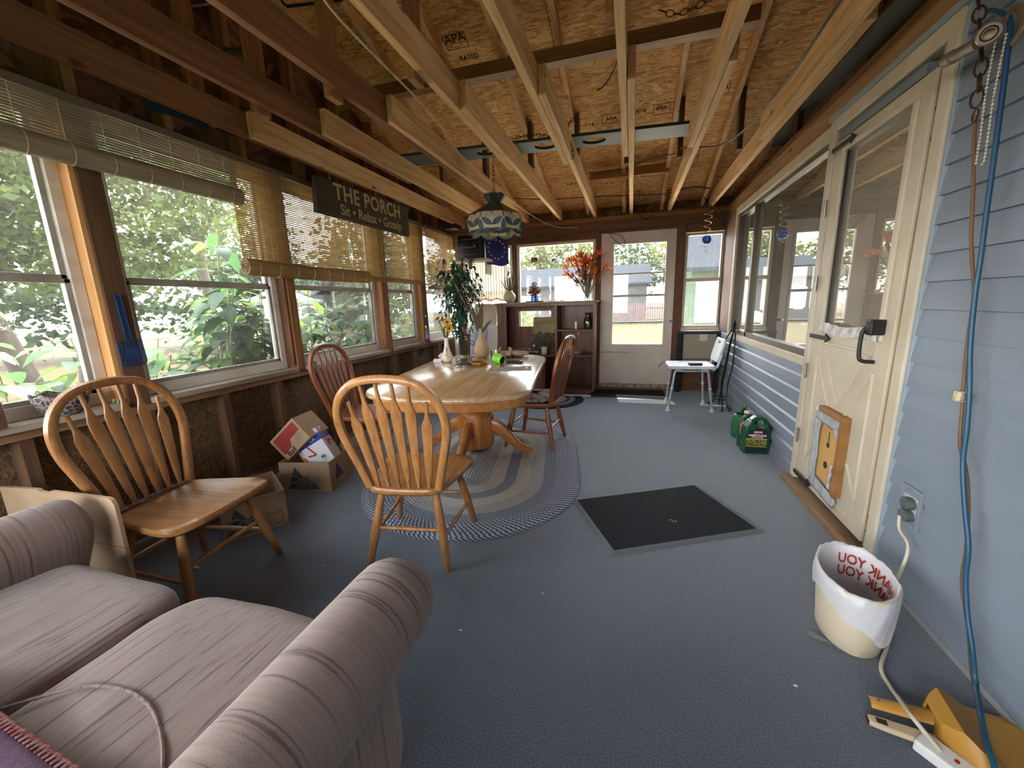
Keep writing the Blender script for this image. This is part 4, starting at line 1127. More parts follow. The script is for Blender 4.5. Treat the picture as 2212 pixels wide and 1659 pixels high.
# white and blue cartons
t = thing('beer_carton', 'white carton with blue band and red chevrons sticking up from the larger carton', 'box', (-1.985, 2.0, .10), 0, G2)
t.rotation_euler = Euler((math.radians(-6), math.radians(-30), math.radians(20)))
MB().box(-.02, 0, 0, .145, .12, .25).build('walls', M_['white_card'], t, bev=.003)
b = MB(); b.box(-.02, 0, .165, .145, .0006, .215, T(0, -.0008, 0)); b.box(.1452, 0, .165, .1458, .12, .215); b.build('blue_band', M_['blue_ink'], t)
b = MB(); b.bar((.0, -.0012, .245), (.055, -.0012, .09), .001, .010, (1, 0, 0)); b.bar((.055, -.0012, .09), (.0, -.0012, .105), .001, .010, (0, 0, 1)); b.bar((.146, .03, .25), (.146, .05, .10), .001, .008, (0, 1, 0)); b.bar((.146, .05, .10), (.146, .07, .145), .001, .008, (0, 1, 0)); b.bar((.146, .07, .145), (.146, .10, .12), .001, .006, (0, 1, 0))
b.build('red_chevron', M_['red_ink'], t)
words('95', .034, M_['navy'], t, T(.09, -.001, .055) @ RX(PI / 2), 'lettering', .0008)
words('...', .03, M_['navy'], t, T(.09, -.001, .038) @ RX(PI / 2), 'lettering', .0004)
words('CA', .03, M_['white_card'], t, T(.085, -.0016, .19) @ RX(PI / 2), 'lettering', .0008)
t = thing('beer_carton', 'white and orange carton lettered in navy, wedged beside the blue-banded one', 'box', (-2.10, 2.02, .12), 0, G2)
t.rotation_euler = Euler((math.radians(-6), math.radians(-32), math.radians(20)))
MB().box(0, 0, 0, .075, .10, .215).build('walls', mat('orange_print_card', S(214, 132, 84), .6), t, bev=.002)
b = MB(); b.lathe([(.036, 0), (.036, .0006)], 24, T(.038, -.0004, .11) @ RX(PI / 2), 1, 2.3); b.build('white_oval', M_['white_card'], t)
b = MB(); b.prism([(.006, .16), (.07, .16), (.06, .185), (.038, .195), (.016, .185)], 0, .0006, T(0, -.0012, 0) @ RX(PI / 2)); b.build('navy_badge', M_['blue_ink'], t)
words('TRA', .03, M_['navy'], t, T(.038, -.0014, .11) @ RX(PI / 2), 'lettering', .0008)
# ================================================================ bookcase against the far wall
def chain(pts, L, r, m_name, parent, name='links', wdt=.42):
    P = spline(pts, 10); acc = 0; b = MB(); k = 0; prev = P[0]; pos = [P[0]]
    seg = [(P[i + 1] - P[i]).length for i in range(len(P) - 1)]; tot = sum(seg); n = max(2, int(tot / L))

    def at_(d):
        for i, s_ in enumerate(seg):
            if d <= s_ or i == len(seg) - 1: return P[i] + (P[i + 1] - P[i]) * (d / s_ if s_ else 0), (P[i + 1] - P[i]).normalized()
            d -= s_
    for i in range(n):
        c, d = at_((i + .5) * tot / n)
        u = d.orthogonal().normalized(); q = d.cross(u)
        if i % 2: u, q = q, u
        l = tot / n * .62
        b.tube([c + d * l * math.cos(t) + u * l * wdt * 1.3 * math.sin(t) for t in [2 * PI * j / 10 for j in range(10)]], r, 5, True)
    return b.build(name, M_[m_name], parent, True)


def leaf_verts(b, base, d, up, L, w_, fold=.25, curl=.15, tip=1.0):
    """a pointed leaf from base along d"""
    d = Vector(d).normalized(); up = Vector(up); s_ = d.cross(up)
    s_ = s_.normalized() if s_.length > 1e-5 else d.orthogonal().normalized()
    n = s_.cross(d)
    P = []
    for t, wd in ((.0, .05), (.18, .7), (.42, 1.0), (.7, .72), (1.0, .0)):
        c = Vector(base) + d * L * t + n * (curl * L * (t - t * t) * 2 - curl * L * t * t)
        P.append((c + s_ * w_ * .5 * wd + n * fold * w_ * .5 * wd, c, c - s_ * w_ * .5 * wd + n * fold * w_ * .5 * wd))
    vs = [p for tr in P for p in tr]; fs = []
    for i in range(4):
        fs += [(i * 3, i * 3 + 1, i * 3 + 4, i * 3 + 3), (i * 3 + 1, i * 3 + 2, i * 3 + 5, i * 3 + 4)]
    b.add(vs, fs)


cabw = wood('bookcase_wood', S(86, 54, 38), S(120, 80, 58), 'Z', 14, .5, .1, .04, .1, False)
cabx = wood('bookcase_wood_level', S(86, 54, 38), S(124, 86, 64), 'X', 14, .5, .1, .04, .1, False)
cab = thing('bookcase', 'dark brown wooden entertainment bookcase against the far wall beside the door', 'bookcase')
CY0, CY1 = 4.93, 5.29
MB().box(-1.69, CY0 - .015, 1.145, -.392, CY1, 1.168).build('top', mat('dusty_bookcase_top', S(150, 132, 116), .5, c2=S(120, 96, 78), sc1=8), cab, bev=.003)
for x0, x1 in ((-1.665, -1.64), (-.44, -.415)): MB().box(x0, CY0, .04, x1, CY1, 1.145).build('side_panel', cabw, cab, bev=.002)
MB().box(-1.64, CY0, .04, -1.545, CY0 + .02, 1.145).build('stile', cabw, cab, bev=.002)
MB().box(-1.545, CY0, 1.115, -.44, CY0 + .02, 1.145).build('top_rail', cabx, cab, bev=.002)
MB().box(-.905, CY0 + .003, .50, -.88, CY1 - .008, 1.145).build('divider', cabw, cab)
MB().box(-1.64, CY0 + .004, .478, -.44, CY1 - .008, .50).build('shelf', cabx, cab, bev=.002)
MB().box(-.88, CY0 + .02, .80, -.44, CY1 - .008, .818).build('shelf', cabx, cab, bev=.002)
MB().box(-1.64, CY0 + .004, .04, -.44, CY1 - .008, .062).build('bottom_panel', cabx, cab)
MB().box(-1.62, CY0 + .02, 0, -.46, CY1 - .02, .04).build('plinth', cabx, cab)
MB().box(-1.06, CY0 + .003, .062, -1.04, CY1 - .008, .478).build('divider', cabw, cab)
dr = MB().box(-1.636, CY0 - .004, .065, -1.063, CY0 + .014, .475).build('door', cabw, cab, bev=.003)
MB().ball((-1.10, CY0 - .014, .30), .012, 10, 8).build('knob', M_['black_metal'], dr, True)
b = MB(); hx0, hx1, hz0, hz1 = -1.50, -1.02, .845, 1.05
yb0, yb1 = CY1 - .008, CY1
b.box(-1.64, yb0, .04, -.44, yb1, hz0); b.box(-1.64, yb0, hz1, -.44, yb1, 1.145); b.box(-1.64, yb0, hz0, hx0, yb1, hz1); b.box(hx1, yb0, hz0, -.44, yb1, hz1)
b.build('back_panel', cabw, cab)


def lathe_thing(name, label, cat, loc, prof, m, group=None, n=28, part='body', sx=1, sy=1, cap=True):
    t = thing(name, label, cat, loc, 0, group); MB().lathe(prof, n, None, sx, sy, cap).build(part, m, t, True); return t


# ---- on the bookcase
ZT = 1.1685
vz = lathe_thing('vase', 'round cream pottery vase of dried grasses on the bookcase top', 'vase', (-1.535, 5.08, ZT), [(.035, 0), (.062, .02), (.082, .06), (.078, .1), (.05, .135), (.034, .145), (.040, .155), (.034, .153), (.03, .14)], mat('cream_glazed_pottery', S(196, 190, 164), .3, c2=S(176, 168, 140), sc1=5))
gr = thing('dried_grass', 'dried green and brown grasses standing in the cream pottery vase', 'dried flowers', (-1.535, 5.08, ZT + .13))
b = MB(); random.seed(3)
for i in range(12):
    a = -PI * .9 + i * .5; l = random.uniform(.16, .40); tl = random.uniform(.15, .5)
    leaf_verts(b, (0, 0, 0), (math.cos(a) * tl, math.sin(a) * tl * .5, 1), (math.cos(a), math.sin(a), .2), l, .016, .1, .25)
b.build('blades', mat('dried_grass_green', S(128, 128, 72), .8, c2=S(92, 84, 52), sc1=8), gr)
b = MB()
for i in range(16):
    a = i * 1.3; q = random.uniform(.05, .16); b.tube([(0, 0, 0), (math.cos(a) * q * .5, math.sin(a) * q * .3, .06), (math.cos(a) * q, math.sin(a) * q * .6, .07 + random.uniform(-.06, .1))], [.004, .003, .0015], 4)
b.build('twigs', mat('dark_twig', S(62, 50, 46), .9), gr)
tr = lathe_thing('tray', 'round dark metal tray under the blue jar of dried blooms', 'tray', (-1.195, 5.08, ZT), [(.10, 0), (.118, .006), (.12, .012), (.112, .008), (.0, .006)], M_['bronze'])
bj = lathe_thing('glass_jar', 'small blue glass jar of dried blooms on the metal tray', 'jar', (-1.195, 5.08, ZT + .0075), [(.045, 0), (.05, .01), (.05, .06), (.04, .075), (.042, .08), (.037, .079), (.036, .06), (.044, .02)], glass('blue_jar_glass', .1, (.30, .55, .90, 1)))
hy = thing('dried_hydrangea', 'pale and rusty dried hydrangea blooms filling the blue glass jar', 'dried flowers', (-1.195, 5.08, ZT + .07))
random.seed(5)
for col, off, nb in (('pale_petals', (0, 0, .095), 60), ('rust_petals', (0, -.03, .055), 46)):
    b = MB()
    for i in range(nb):
        v = Vector((random.gauss(0, 1), random.gauss(0, 1), random.gauss(0, .8))).normalized() * random.uniform(.04, .085)
        v.y *= .8; c = Vector(off) + v * (1 if col == 'pale_petals' else .8)
        b.ball(c, (.016, .014, .011), 6, 4)
    b.build('blooms', mat(col, S(196, 190, 180) if col == 'pale_petals' else S(146, 92, 64), .9, c2=S(150, 140, 126) if col == 'pale_petals' else S(110, 66, 48), sc1=30), hy, True)
b = MB(); b.tube([(0, 0, -.06), (0, 0, .05)], .006, 5); b.tube([(.015, 0, -.06), (.02, 0, .05)], .005, 5); b.build('stems', mat('brown_stem', S(110, 70, 48), .9), hy)
b = MB(); b.tube(spline([(-.06, 0, .004), (-.02, .01, .012), (.02, 0, .01), (.06, .012, .006)], 5), [.004] * 15 + [.002], 6); b.prism([(-.02, -.02), (.03, -.012), (.01, .016)], .003, .02)
tag(b.build('metal_ornament', M_['steel'], None), 'small grey metal leaf ornament lying on the bookcase top', 'ornament').location = (-.96, 5.06, ZT)
lv = thing('glass_vase', 'tall clear glass vase of orange lilies at the right of the bookcase top', 'vase', (-.525, 5.10, ZT))
MB().lathe([(.032, 0), (.036, .006), (.035, .12), (.045, .24), (.042, .24), (.032, .12), (.03, .012), (0, .012)], 24).build('body', glass('clear_vase_glass', .1, (.86, .9, .88, 1)), lv, True)
li = thing('lily_bouquet', 'spray of orange artificial lilies with olive leaves in the tall glass vase', 'flowers', (-.525, 5.10, ZT + .02))
random.seed(11); m_or = mat('orange_lily', S(238, 124, 44), .6, c2=S(206, 78, 28), sc1=12, transl=.25); m_ol = mat('olive_leaf', S(104, 92, 40), .7, c2=S(140, 96, 40), sc1=9)
bp, bl_, bs_ = MB(), MB(), MB()
for i in range(44):
    a = random.uniform(0, 2 * PI); tl = random.uniform(.0, .25); top = Vector((math.cos(a) * tl * 1.05 - .0, math.sin(a) * tl * .5, random.uniform(.30, .58) - tl * .35))
    if i == 0: top = Vector((-.25, -.02, .30))
    if i == 1: top = Vector((.21, -.03, .36))
    if i == 2: top = Vector((.14, 0, .52))
    bs_.tube(spline([(0, 0, 0), top * .45 + Vector((0, 0, .05)), top], 4), .003, 4)
    d = top.normalized()
    if i < 27:
        for k in range(6):
            t_ = k * PI / 3; sd = d.orthogonal().normalized(); q = d.cross(sd); o = sd * math.cos(t_) + q * math.sin(t_)
            leaf_verts(bp, top, d * .55 + o * .8, d, random.uniform(.065, .095), .034, .1, -.3)
    for k in range(4): leaf_verts(bl_, top * random.uniform(.5, 1), d + Vector((random.uniform(-1, 1), random.uniform(-1, 1), random.uniform(-.2, .6))), (0, 0, 1), .075, .022, .2, .1)
bs_.build('stems', m_ol, li); bp.build('petals', m_or, li, smooth=2); bl_.build('leaves', m_ol, li, smooth=2)
# ---- inside the bookcase
pb = thing('picture_board', 'small landscape picture of grass and dark trees leaning inside the bookcase', 'picture', (-1.10, 5.14, .5005))
pb.rotation_euler = (math.radians(-9), 0, math.radians(0))
MB().box(-.145, 0, 0, .165, .014, .475).build('board', mat('sand_coloured_picture', S(150, 138, 96), .7, c2=S(126, 116, 78), sc1=7, st=(.5, 1, 3)), pb)
b = MB(); b.prism([(-.145, 0), (.165, 0), (.165, .27), (.10, .26), (.03, .275), (-.02, .25), (-.06, .29), (-.11, .24), (-.145, .25)], 0, .0008, T(0, -.0009, 0) @ RX(PI / 2)); b.build('painted_trees', mat('dark_painted_trees', S(64, 56, 44), .8, c2=S(110, 92, 66), sc1=14, lo=.4, hi=.7), pb)
sg = thing('wooden_sign', 'small black sign with cream lettering standing on the bookcase shelf', 'sign', (-1.33, 4.985, .5005))
MB().box(-.235, 0, 0, .235, .018, .075).build('board', M_['black'], sg, bev=.002)
words('Collect Memories not things', .040, mat('cream_lettering', S(206, 190, 160), .7), sg, T(0, -.0008, .037) @ RX(PI / 2), 'lettering', .0006, space=.86)
fp = thing('plant_pot', 'white pot of small-leaved greenery standing on the bookcase shelf', 'plant', (-1.065, 5.02, .5005))
MB().lathe([(.034, 0), (.046, .09), (.048, .095), (.042, .094), (.038, .07), (0, .07)], 20).build('pot', M_['white'], fp, True)
b = MB(); random.seed(8)
for i in range(170):
    v = Vector((random.gauss(-.03, .075), random.gauss(0, .035), random.gauss(.16, .045))); leaf_verts(b, v, (random.gauss(0, 1), random.gauss(0, 1), random.gauss(.3, .7)), (0, 0, 1), .03, .017, .1)
for i in range(20): a = i * .7; b.tube([(0, 0, .07), (math.cos(a) * .05 - .02, math.sin(a) * .03, .13), (math.cos(a) * .1 - .03, math.sin(a) * .04, .17)], .0015, 3)
b.build('foliage', mat('grey_green_leaf', S(78, 84, 60), .8, c2=S(130, 130, 100), sc1=30), fp)
for i, (x, z_, lab) in enumerate([(-1.185, .10, 'tall white-headed flower pick standing before the black shelf sign'), (-1.245, .045, 'short tan-headed flower pick standing before the black shelf sign')]):
    t = thing('flower_pick', lab, 'ornament', (x, 4.962, .5005)); b = MB(); b.tube([(0, 0, 0), (0, 0, z_)], .002, 5); b.lathe([(.014, 0), (.012, .003)], 10); b.build('stem', M_['black'], t)
    MB().ball((0, 0, z_ + .014), (.02, .014, .016), 10, 8).build('head', mat('pick_head', S(214, 208, 198), .8) if i == 0 else mat('pick_head_tan', S(150, 122, 96), .8), t, True)
cd = lathe_thing('candle', 'white pillar candle on a thin dish on the bookcase upper shelf', 'candle', (-.655, 5.02, .827), [(.016, 0), (.016, .08), (.012, .086), (.003, .087)], mat('white_wax', S(236, 226, 210), .5))
lathe_thing('dish', 'thin tan dish under the white candle on the upper shelf', 'dish', (-.67, 5.02, .8185), [(.04, 0), (.075, .005), (.085, .008), (.075, .007), (.0, .005)], mat('tan_dish', S(176, 154, 130), .4))
lathe_thing('glass_jar', 'clear ribbed glass jar at the right end of the upper shelf', 'jar', (-.51, 5.06, .8185), [(.04, 0), (.052, .02), (.056, .08), (.048, .13), (.03, .155), (.034, .185), (.046, .20), (.043, .198), (.03, .18), (.027, .155), (.045, .13), (.052, .08), (.048, .024), (0, .01)], glass('smoky_glass', .12, (.72, .68, .64, 1)))
lathe_thing('glass_bowl', 'small pale blue glass bowl on the lower right shelf', 'bowl', (-.63, 5.02, .5005), [(.03, 0), (.055, .02), (.062, .045), (.058, .044), (.05, .02), (.025, .008), (0, .008)], mat('pale_blue_glass', S(150, 186, 196), .1, trans=.5))
b = MB(); b.box(-.012, 0, 0, .012, .003, .05)
tg = tag(b.build('peach_patch', mat('peach_fill', S(226, 150, 110), .7), None, bev=.003), 'small peach patch below the candle shelf on the bookcase back', 'tag'); tg.location = (-.66, CY1 - .0115, .72)  # plain peach patch below the shelf
# strips of white trim on the floor in front
for x0, x1, y0_, a_, lab in [(-1.98, -.445, 4.79, .0, 'long white painted trim board lying before the bookcase foot'), (-2.2, -1.05, 4.62, -.05, 'short white trim offcut on the carpet left of the round rug')]:
    t = MB().box(0, 0, .001, x1 - x0, .07, .014).build('trim_board', M_['white'], None, bev=.002); t.location = (x0, y0_, .0 if y0_ > 4.7 else .012); t.rotation_euler = (0, 0, a_); tag(t, lab, 'board')

# ================================================================ corner: stereo, shelf, curtain, flag, ficus, panels
sh = thing('shelf', 'narrow pale wall shelf in the corner carrying the black stereo', 'shelf')
MB().box(-2.27, 4.90, 1.705, -1.77, 5.15, 1.735).build('board', mat('pale_shelf', S(176, 164, 140), .5), sh, bev=.003)
for x in (-2.20, -1.86): MB().box(x, 5.10, 1.55, x + .02, 5.33, 1.705).build('bracket', M_['steel'], sh)
st = thing('stereo', 'black stacked mini stereo standing on the corner shelf', 'stereo', (-2.03, 4.98, 1.7355))
MB().box(-.155, 0, 0, .155, .16, .30).build('cabinet', M_['black'], st, bev=.006)
gl = mat('glossy_black', S(30, 30, 34), .15)
b = MB()
for z0_, h in ((.005, .09), (.10, .10), (.205, .09)): b.box(-.148, -.006, z0_, .148, .0, z0_ + h)
b.build('front_panels', gl, st, bev=.002)
b = MB(); b.tube([(-.09, -.008, .15), (.08, -.008, .15)], .004, 6); b.tube([(-.1, -.008, .055), (.1, -.008, .062)], .003, 6); b.tube([(-.12, -.008, .245), (.12, -.008, .25)], .003, 6)
b.build('silver_trim', M_['steel'], st, True)
b = MB(); b.tube([(.08, -.007, .165), (.08, -.015, .165)], .012, 14); b.build('dial', M_['steel'], st, True)
hp = thing('hanging_plant', 'small plant in a grey cone pot hanging below the corner shelf', 'plant', (-1.975, 4.86, 1.60))
MB().lathe([(.018, 0), (.034, .09), (.036, .095), (.03, .09)], 14).build('pot', M_['grey_pipe'], hp, True)
b = MB(); random.seed(2)
for i in range(9): a = i * .7; leaf_verts(b, (0, 0, .09), (math.cos(a), math.sin(a), random.uniform(.0, 1.2)), (0, 0, 1), .07, .035, .1)
b.build('leaves', mat('dusty_leaf', S(92, 104, 84), .7), hp); b = MB(); b.tube([(0, 0, .05), (0, .045, .105)], .0025, 5); b.build('hook', M_['steel'], hp)
# curtain and flag
M_['star'] = mat('pale_gold_star', S(206, 186, 150), .7)
cm = mat('sheer_printed_curtain', S(206, 200, 184), .8, transl=.5)
ct = thing('curtain', 'sheer cream curtain with thin vertical lines hanging behind the flag', 'curtain')


def curt(u, v):
    return (-2.17 + u * .56, 5.27 + .012 * math.sin(u * 44) + .012 * (1 - v) * math.sin(u * 9), 1.20 + v * .90 + .012 * math.sin(u * 20) * (1 - v))


b = MB(); b.grid(curt, 90, 24); b.build('cloth', cm, ct, smooth=2)
b = MB()
for k in range(15):
    u = .03 + k * .068; b.tube([Vector(curt(u, v / 12)) + Vector((0, -.003, 0)) for v in range(13)], .0024, 4)
b.build('printed_lines', mat('brown_curtain_line', S(92, 76, 60), .9), ct)
b = MB(); b.grid(lambda u, v: tuple(Vector(curt(u, .012 + v * .02)) + Vector((0, -.003, 0))), 90, 3); b.build('hem_band', mat('orange_hem', S(206, 120, 70), .9, transl=.4), ct)
b = MB(); random.seed(4)
for i in range(60): p = Vector(curt(random.uniform(.05, .95), random.uniform(.05, .75))); b.cb(p.x, p.y - .004, p.z, .012, .001, .004)
b.build('printed_motif', mat('grey_motif', S(140, 130, 110), .9), ct)
fl = thing('flag', 'deep blue flag with a ring of gold stars hanging over the curtain', 'flag')


def flg(u, v):
    return (-1.895 + u * .315 + .012 * (1 - v) * u, 5.215 + .010 * math.sin(u * 18 + v * 5) + .006 * math.sin(v * 14 + u * 9), 1.665 + v * .43 + .014 * math.sin(u * 7))


b = MB(); b.grid(flg, 40, 30); b.build('cloth', mat('flag_blue', S(40, 42, 104), .7, transl=.45), fl, smooth=2)
for k in range(13):
    b = MB(); a = PI / 2 + k * 2 * PI / 13
    c = Vector(flg(.5 + .36 * math.cos(a), .48 + .28 * math.sin(a))) + Vector((0, -.006, 0)); pts = []
    for j in range(10):
        r_ = .017 if j % 2 == 0 else .007; t_ = PI / 2 + j * PI / 5; pts.append((c.x + r_ * math.cos(t_), c.y - .004, c.z + r_ * math.sin(t_)))
    b.add(pts, [tuple(range(10))]); b.build('star', M_['star'], fl)
b = MB(); b.bar((-2.0, 5.235, 2.06), (-1.99, 5.235, 1.715), .03, .004, (0, 1, 0))
bn = tag(b.build('ribbon', mat('yellow_ribbon', S(214, 186, 90), .7, c2=S(176, 60, 40), sc1=24, st=(1, 1, .5), lo=.5, hi=.56)), 'narrow yellow and red ribbon hanging between stereo and flag', 'ribbon')
b = MB(); b.tube(spline([(-2.245, 5.0, 2.11), (-2.25, 5.0, 1.95), (-2.245, 4.99, 1.8), (-2.235, 4.97, 1.74)], 4), .005, 6); tag(b.build('cable', M_['black'], None, True), 'black cable dropping from the ceiling down beside the stereo', 'cable')
b = MB(); b.box(-2.39, 4.98, 2.135, -2.2, 5.16, 2.19); tag(b.build('junction_box', M_['black']), 'dark box sitting up on the top plate in the far left corner', 'box')
# ficus
fc = thing('artificial_ficus', 'tall artificial ficus tree with dark glossy leaves in the corner', 'plant', (-2.12, 4.76, 0))
b = MB(); b.lathe([(.10, 0), (.12, .10), (.13, .18), (.11, .18), (0, .16)], 20); b.build('pot', M_['stud_dark'], fc, True)
b = MB(); random.seed(21); tips = []
for k in range(5):
    a = k * 1.3; top = Vector((math.cos(a) * .05, math.sin(a) * .04, 1.45 + .05 * k)); b.tube(spline([(.02 * math.cos(a), .02 * math.sin(a), .16), (.02 * math.cos(a + 2), .02 * math.sin(a + 2), .7), (top.x * .5, top.y * .5, 1.1), top], 5), .010, 6); tips.append(top)
b.build('trunk', mat('grey_brown_bark', S(104, 88, 72), .9, c2=S(70, 58, 48), sc1=30), fc, True)
bA_, bB_ = MB(), MB()
for i in range(820):
    z_ = random.triangular(.66, 1.76, 1.40); r_ = .245 * math.sqrt(max(.05, 1 - ((z_ - 1.35) / .62) ** 2)) * random.uniform(.25, 1.15); a = random.uniform(0, 2 * PI)
    p = Vector((math.cos(a) * r_ * 1.1, math.sin(a) * r_ * .8, z_))
    if z_ > 1.5 and p.y > .02: p.y *= -1
    d = Vector((math.cos(a) * .7 + random.gauss(0, .3), math.sin(a) * .7 + random.gauss(0, .3), random.uniform(-1.3, .1)))
    leaf_verts(bA_ if i % 3 else bB_, p, d, (0, 0, 1), random.uniform(.07, .10), random.uniform(.032, .044), .2, .2)
bA_.build('foliage', mat('dark_ficus_leaf', S(30, 64, 50), .35, c2=S(48, 92, 72), sc1=7), fc, smooth=2); bB_.build('foliage', mat('light_ficus_leaf', S(84, 130, 96), .4, c2=S(50, 104, 80), sc1=7, transl=.3), fc, smooth=2)
# boards leaning in the corner
for i, (x0, x1, h_, y_, tl, col, lab) in enumerate([(-2.12, -1.80, 1.17, 5.14, 4, S(176, 160, 140), 'tan hardboard panel leaning highest in the far left corner'),
                                                    (-2.16, -1.76, .90, 5.05, 4, S(206, 202, 196), 'white painted panel leaning before the tan board'),
                                                    (-2.16, -1.98, .88, 4.99, 5, S(150, 168, 186), 'narrow blue grey panel leaning at the left of the white one')]):
    t = MB().box(0, 0, 0, x1 - x0, .012, h_).build('panel_board', mat('panel_%d' % i, col, .6), None, bev=.001); t.location = (x0, y_, 0.002); t.rotation_euler = (math.radians(-tl), math.radians([2, 3, 8][i]), 0); tag(t, lab, 'board', 'panels leaning in the corner')

# ================================================================ on the table
bv = thing('bud_vase', 'slim white bud vase painted with yellow flowers on the table', 'vase', (-1.575, 3.22, TH))
MB().lathe([(.030, 0), (.045, .012), (.052, .035), (.046, .065), (.030, .10), (.021, .14), (.018, .18), (.021, .215), (.018, .214), (.014, .18)], 24).build('body', mat('white_porcelain', S(232, 226, 212), .2), bv, True)
b = MB(); random.seed(6)
for i in range(10):
    z_ = .04 + i * .010; r_ = interp([.053, .047, .031, .024], (z_ - .035) / .1); a = math.radians(-66 + 10 * math.sin(i * 2))
    c = Vector((math.cos(a) * r_, math.sin(a) * r_, z_)); b.ball(c, (.006, .004, .006), 6, 4)
b.build('painted_flowers', mat('painted_yellow', S(206, 166, 60), .4, c2=S(90, 104, 50), sc1=60, lo=.45, hi=.5), bv, True)
sf = thing('sunflower_bouquet', 'yellow artificial sunflowers standing in the white bud vase', 'flowers', (-1.575, 3.22, TH + .2))
m_y = mat('sunflower_yellow', S(226, 176, 50), .6, c2=S(206, 140, 36), sc1=20, transl=.3)
heads = [((.035, -.03, .155), (.1, -1, .2)), ((-.07, .0, .185), (-.4, -.6, .8)), ((.045, -.02, .10), (.5, -1, -.1)), ((-.02, 0, .17), (0, -.2, 1))]
bs_, bp, bc = MB(), MB(), MB()
for c, d in heads:
    c = Vector(c); d = Vector(d).normalized(); bs_.tube(spline([(0, 0, -.05), c * .5 + Vector((0, 0, .02)), c], 4), .003, 5)
    sd = d.orthogonal().normalized(); q = d.cross(sd); R_ = .034 if c.z < .18 else .028
    for k in range(14): t_ = k * 2 * PI / 14; o = sd * math.cos(t_) + q * math.sin(t_); leaf_verts(bp, c + o * .008, o + d * .25, d, R_, .014, .1)
    bc.ball(c + d * .003, .010, 8, 6)
for i in range(8): a = i * .8; leaf_verts(bs_, (0, 0, .0), (math.cos(a) * .5, math.sin(a) * .4, 1), (math.cos(a), math.sin(a), 0), .13, .016, .1)
bs_.build('stems', mat('stem_green', S(70, 92, 56), .7), sf); bp.build('petals', m_y, sf); bc.build('flower_centres', mat('dark_brown_centre', S(60, 38, 24), .9), sf, True)
tv = thing('vase', 'tall tan teardrop vase with dried leaves on the table', 'vase', (-1.36, 3.53, TH))
MB().lathe([(.040, 0), (.062, .015), (.073, .055), (.070, .095), (.048, .15), (.026, .20), (.019, .25), (.022, .275), (.018, .274), (.014, .25)], 28).build('body', mat('tan_stoneware', S(196, 166, 128), .6, c2=S(180, 148, 110), sc1=9), tv, True)
dl = thing('dried_leaves', 'long dark dried leaves and seed sprays in the tan teardrop vase', 'dried flowers', (-1.36, 3.53, TH + .25))
b = MB()
for d, L_, w_ in [((-.28, -.1, 1), .30, .05), ((-.14, 0, 1), .22, .05), ((.10, -.1, 1), .32, .055), ((.03, .1, 1), .26, .045), ((.55, -.2, .62), .2, .035)]: leaf_verts(b, (0, 0, -.03), d, (0, -1, .2), L_, w_, .3, .1)
b.build('leaves', mat('dried_dark_leaf', S(84, 78, 46), .7, c2=S(60, 50, 32), sc1=6), dl)
b = MB(); random.seed(9)
for k in range(5):
    a = .12 - k * .09; b.tube(spline([(0, 0, 0), (a * .5, 0, .2), (a, -.02, .34 + .03 * k)], 4), .0015, 4)
    for j in range(12): f = .5 + j * .045; b.ball((a * f + random.gauss(0, .012), -.02 * f, (.34 + .03 * k) * f + random.gauss(0, .01)), .006, 5, 4)
b.build('seed_spray', mat('pale_seed', S(190, 160, 126), .9), dl)
ws = thing('candle_holder', 'black wrought wire scroll holder standing on the table', 'candle holder', (-1.31, 3.02, TH))
b = MB(); r_ = .0035
sq = [(-.075, -.05, .014), (.06, -.05, .014), (.075, .06, .014), (-.06, .06, .014)]
b.tube(sq, r_, 6, True)
for x, y, z_ in sq: b.tube([(x, y, z_), (x, y, 0)], r_, 6)
b.tube([(-.018, .01, .014), (-.022, .01, .30)], r_, 6); b.tube([(.006, .01, .014), (.002, .01, .335)], r_, 6); b.tube([(-.06, .0, .014), (.068, 0, .014)], r_, 6)
sp = [(.075 - .030 * math.sin(t_ * 1.0) * (1 - t_ / 11), 0, .05 + .028 * (1 - math.cos(t_)) * (1 - t_ / 14)) for t_ in [0]]
up = [(.062 + .026 * (1 - i / 24) * math.cos(PI - i * .38), 0, .185 + .026 * (1 - i / 24) * math.sin(PI - i * .38)) for i in range(20)][::-1]
lo_ = [(.066 + .030 * (1 - i / 26) * math.cos(PI * .9 + i * .36), 0, .062 + .032 * (1 - i / 26) * math.sin(PI * .9 + i * .36)) for i in range(22)]
b.tube(spline(up, 2), r_, 6); b.tube(spline([up[-1], (.036, 0, .15), (.034, 0, .11), lo_[0]], 4), r_, 6); b.tube(spline(lo_, 2), r_, 6); b.tube([(.068, 0, .03), (.068, 0, .014)], r_, 6)
b.build('wirework', M_['black_metal'], ws, True)
asr = thing('ashtray', 'amber pressed glass ashtray with lobed rim on the table', 'ashtray', (-1.195, 3.03, TH))
b = MB(); am = []
pf_ = [(.0, .0), (.042, 0), (.062, .014), (.066, .032), (.058, .034), (.048, .016), (.036, .010), (0, .010)]
b.grid(lambda u, v: ((lambda k: (pf_[k][0] * (1 + .06 * math.cos(12 * 2 * PI * u) * (pf_[k][1] > .012)) * math.cos(2 * PI * u), pf_[k][0] * (1 + .06 * math.cos(12 * 2 * PI * u) * (pf_[k][1] > .012)) * math.sin(2 * PI * u), pf_[k][1]))(min(7, int(round(v * 7)))), ) [0], 72, 8, True)
b.build('bowl', mat('amber_glass', S(196, 140, 26), .08, trans=.55, spec=.8), asr, smooth=2)
gt = thing('tumbler', 'small clear glass tumbler behind the lime green roll on the table', 'glass', (-1.17, 3.37, TH))
MB().lathe([(.032, 0), (.036, .004), (.042, .085), (.039, .085), (.033, .008), (0, .008)], 24).build('body', glass('tumbler_glass', .12, (.88, .9, .88, 1)), gt, True)
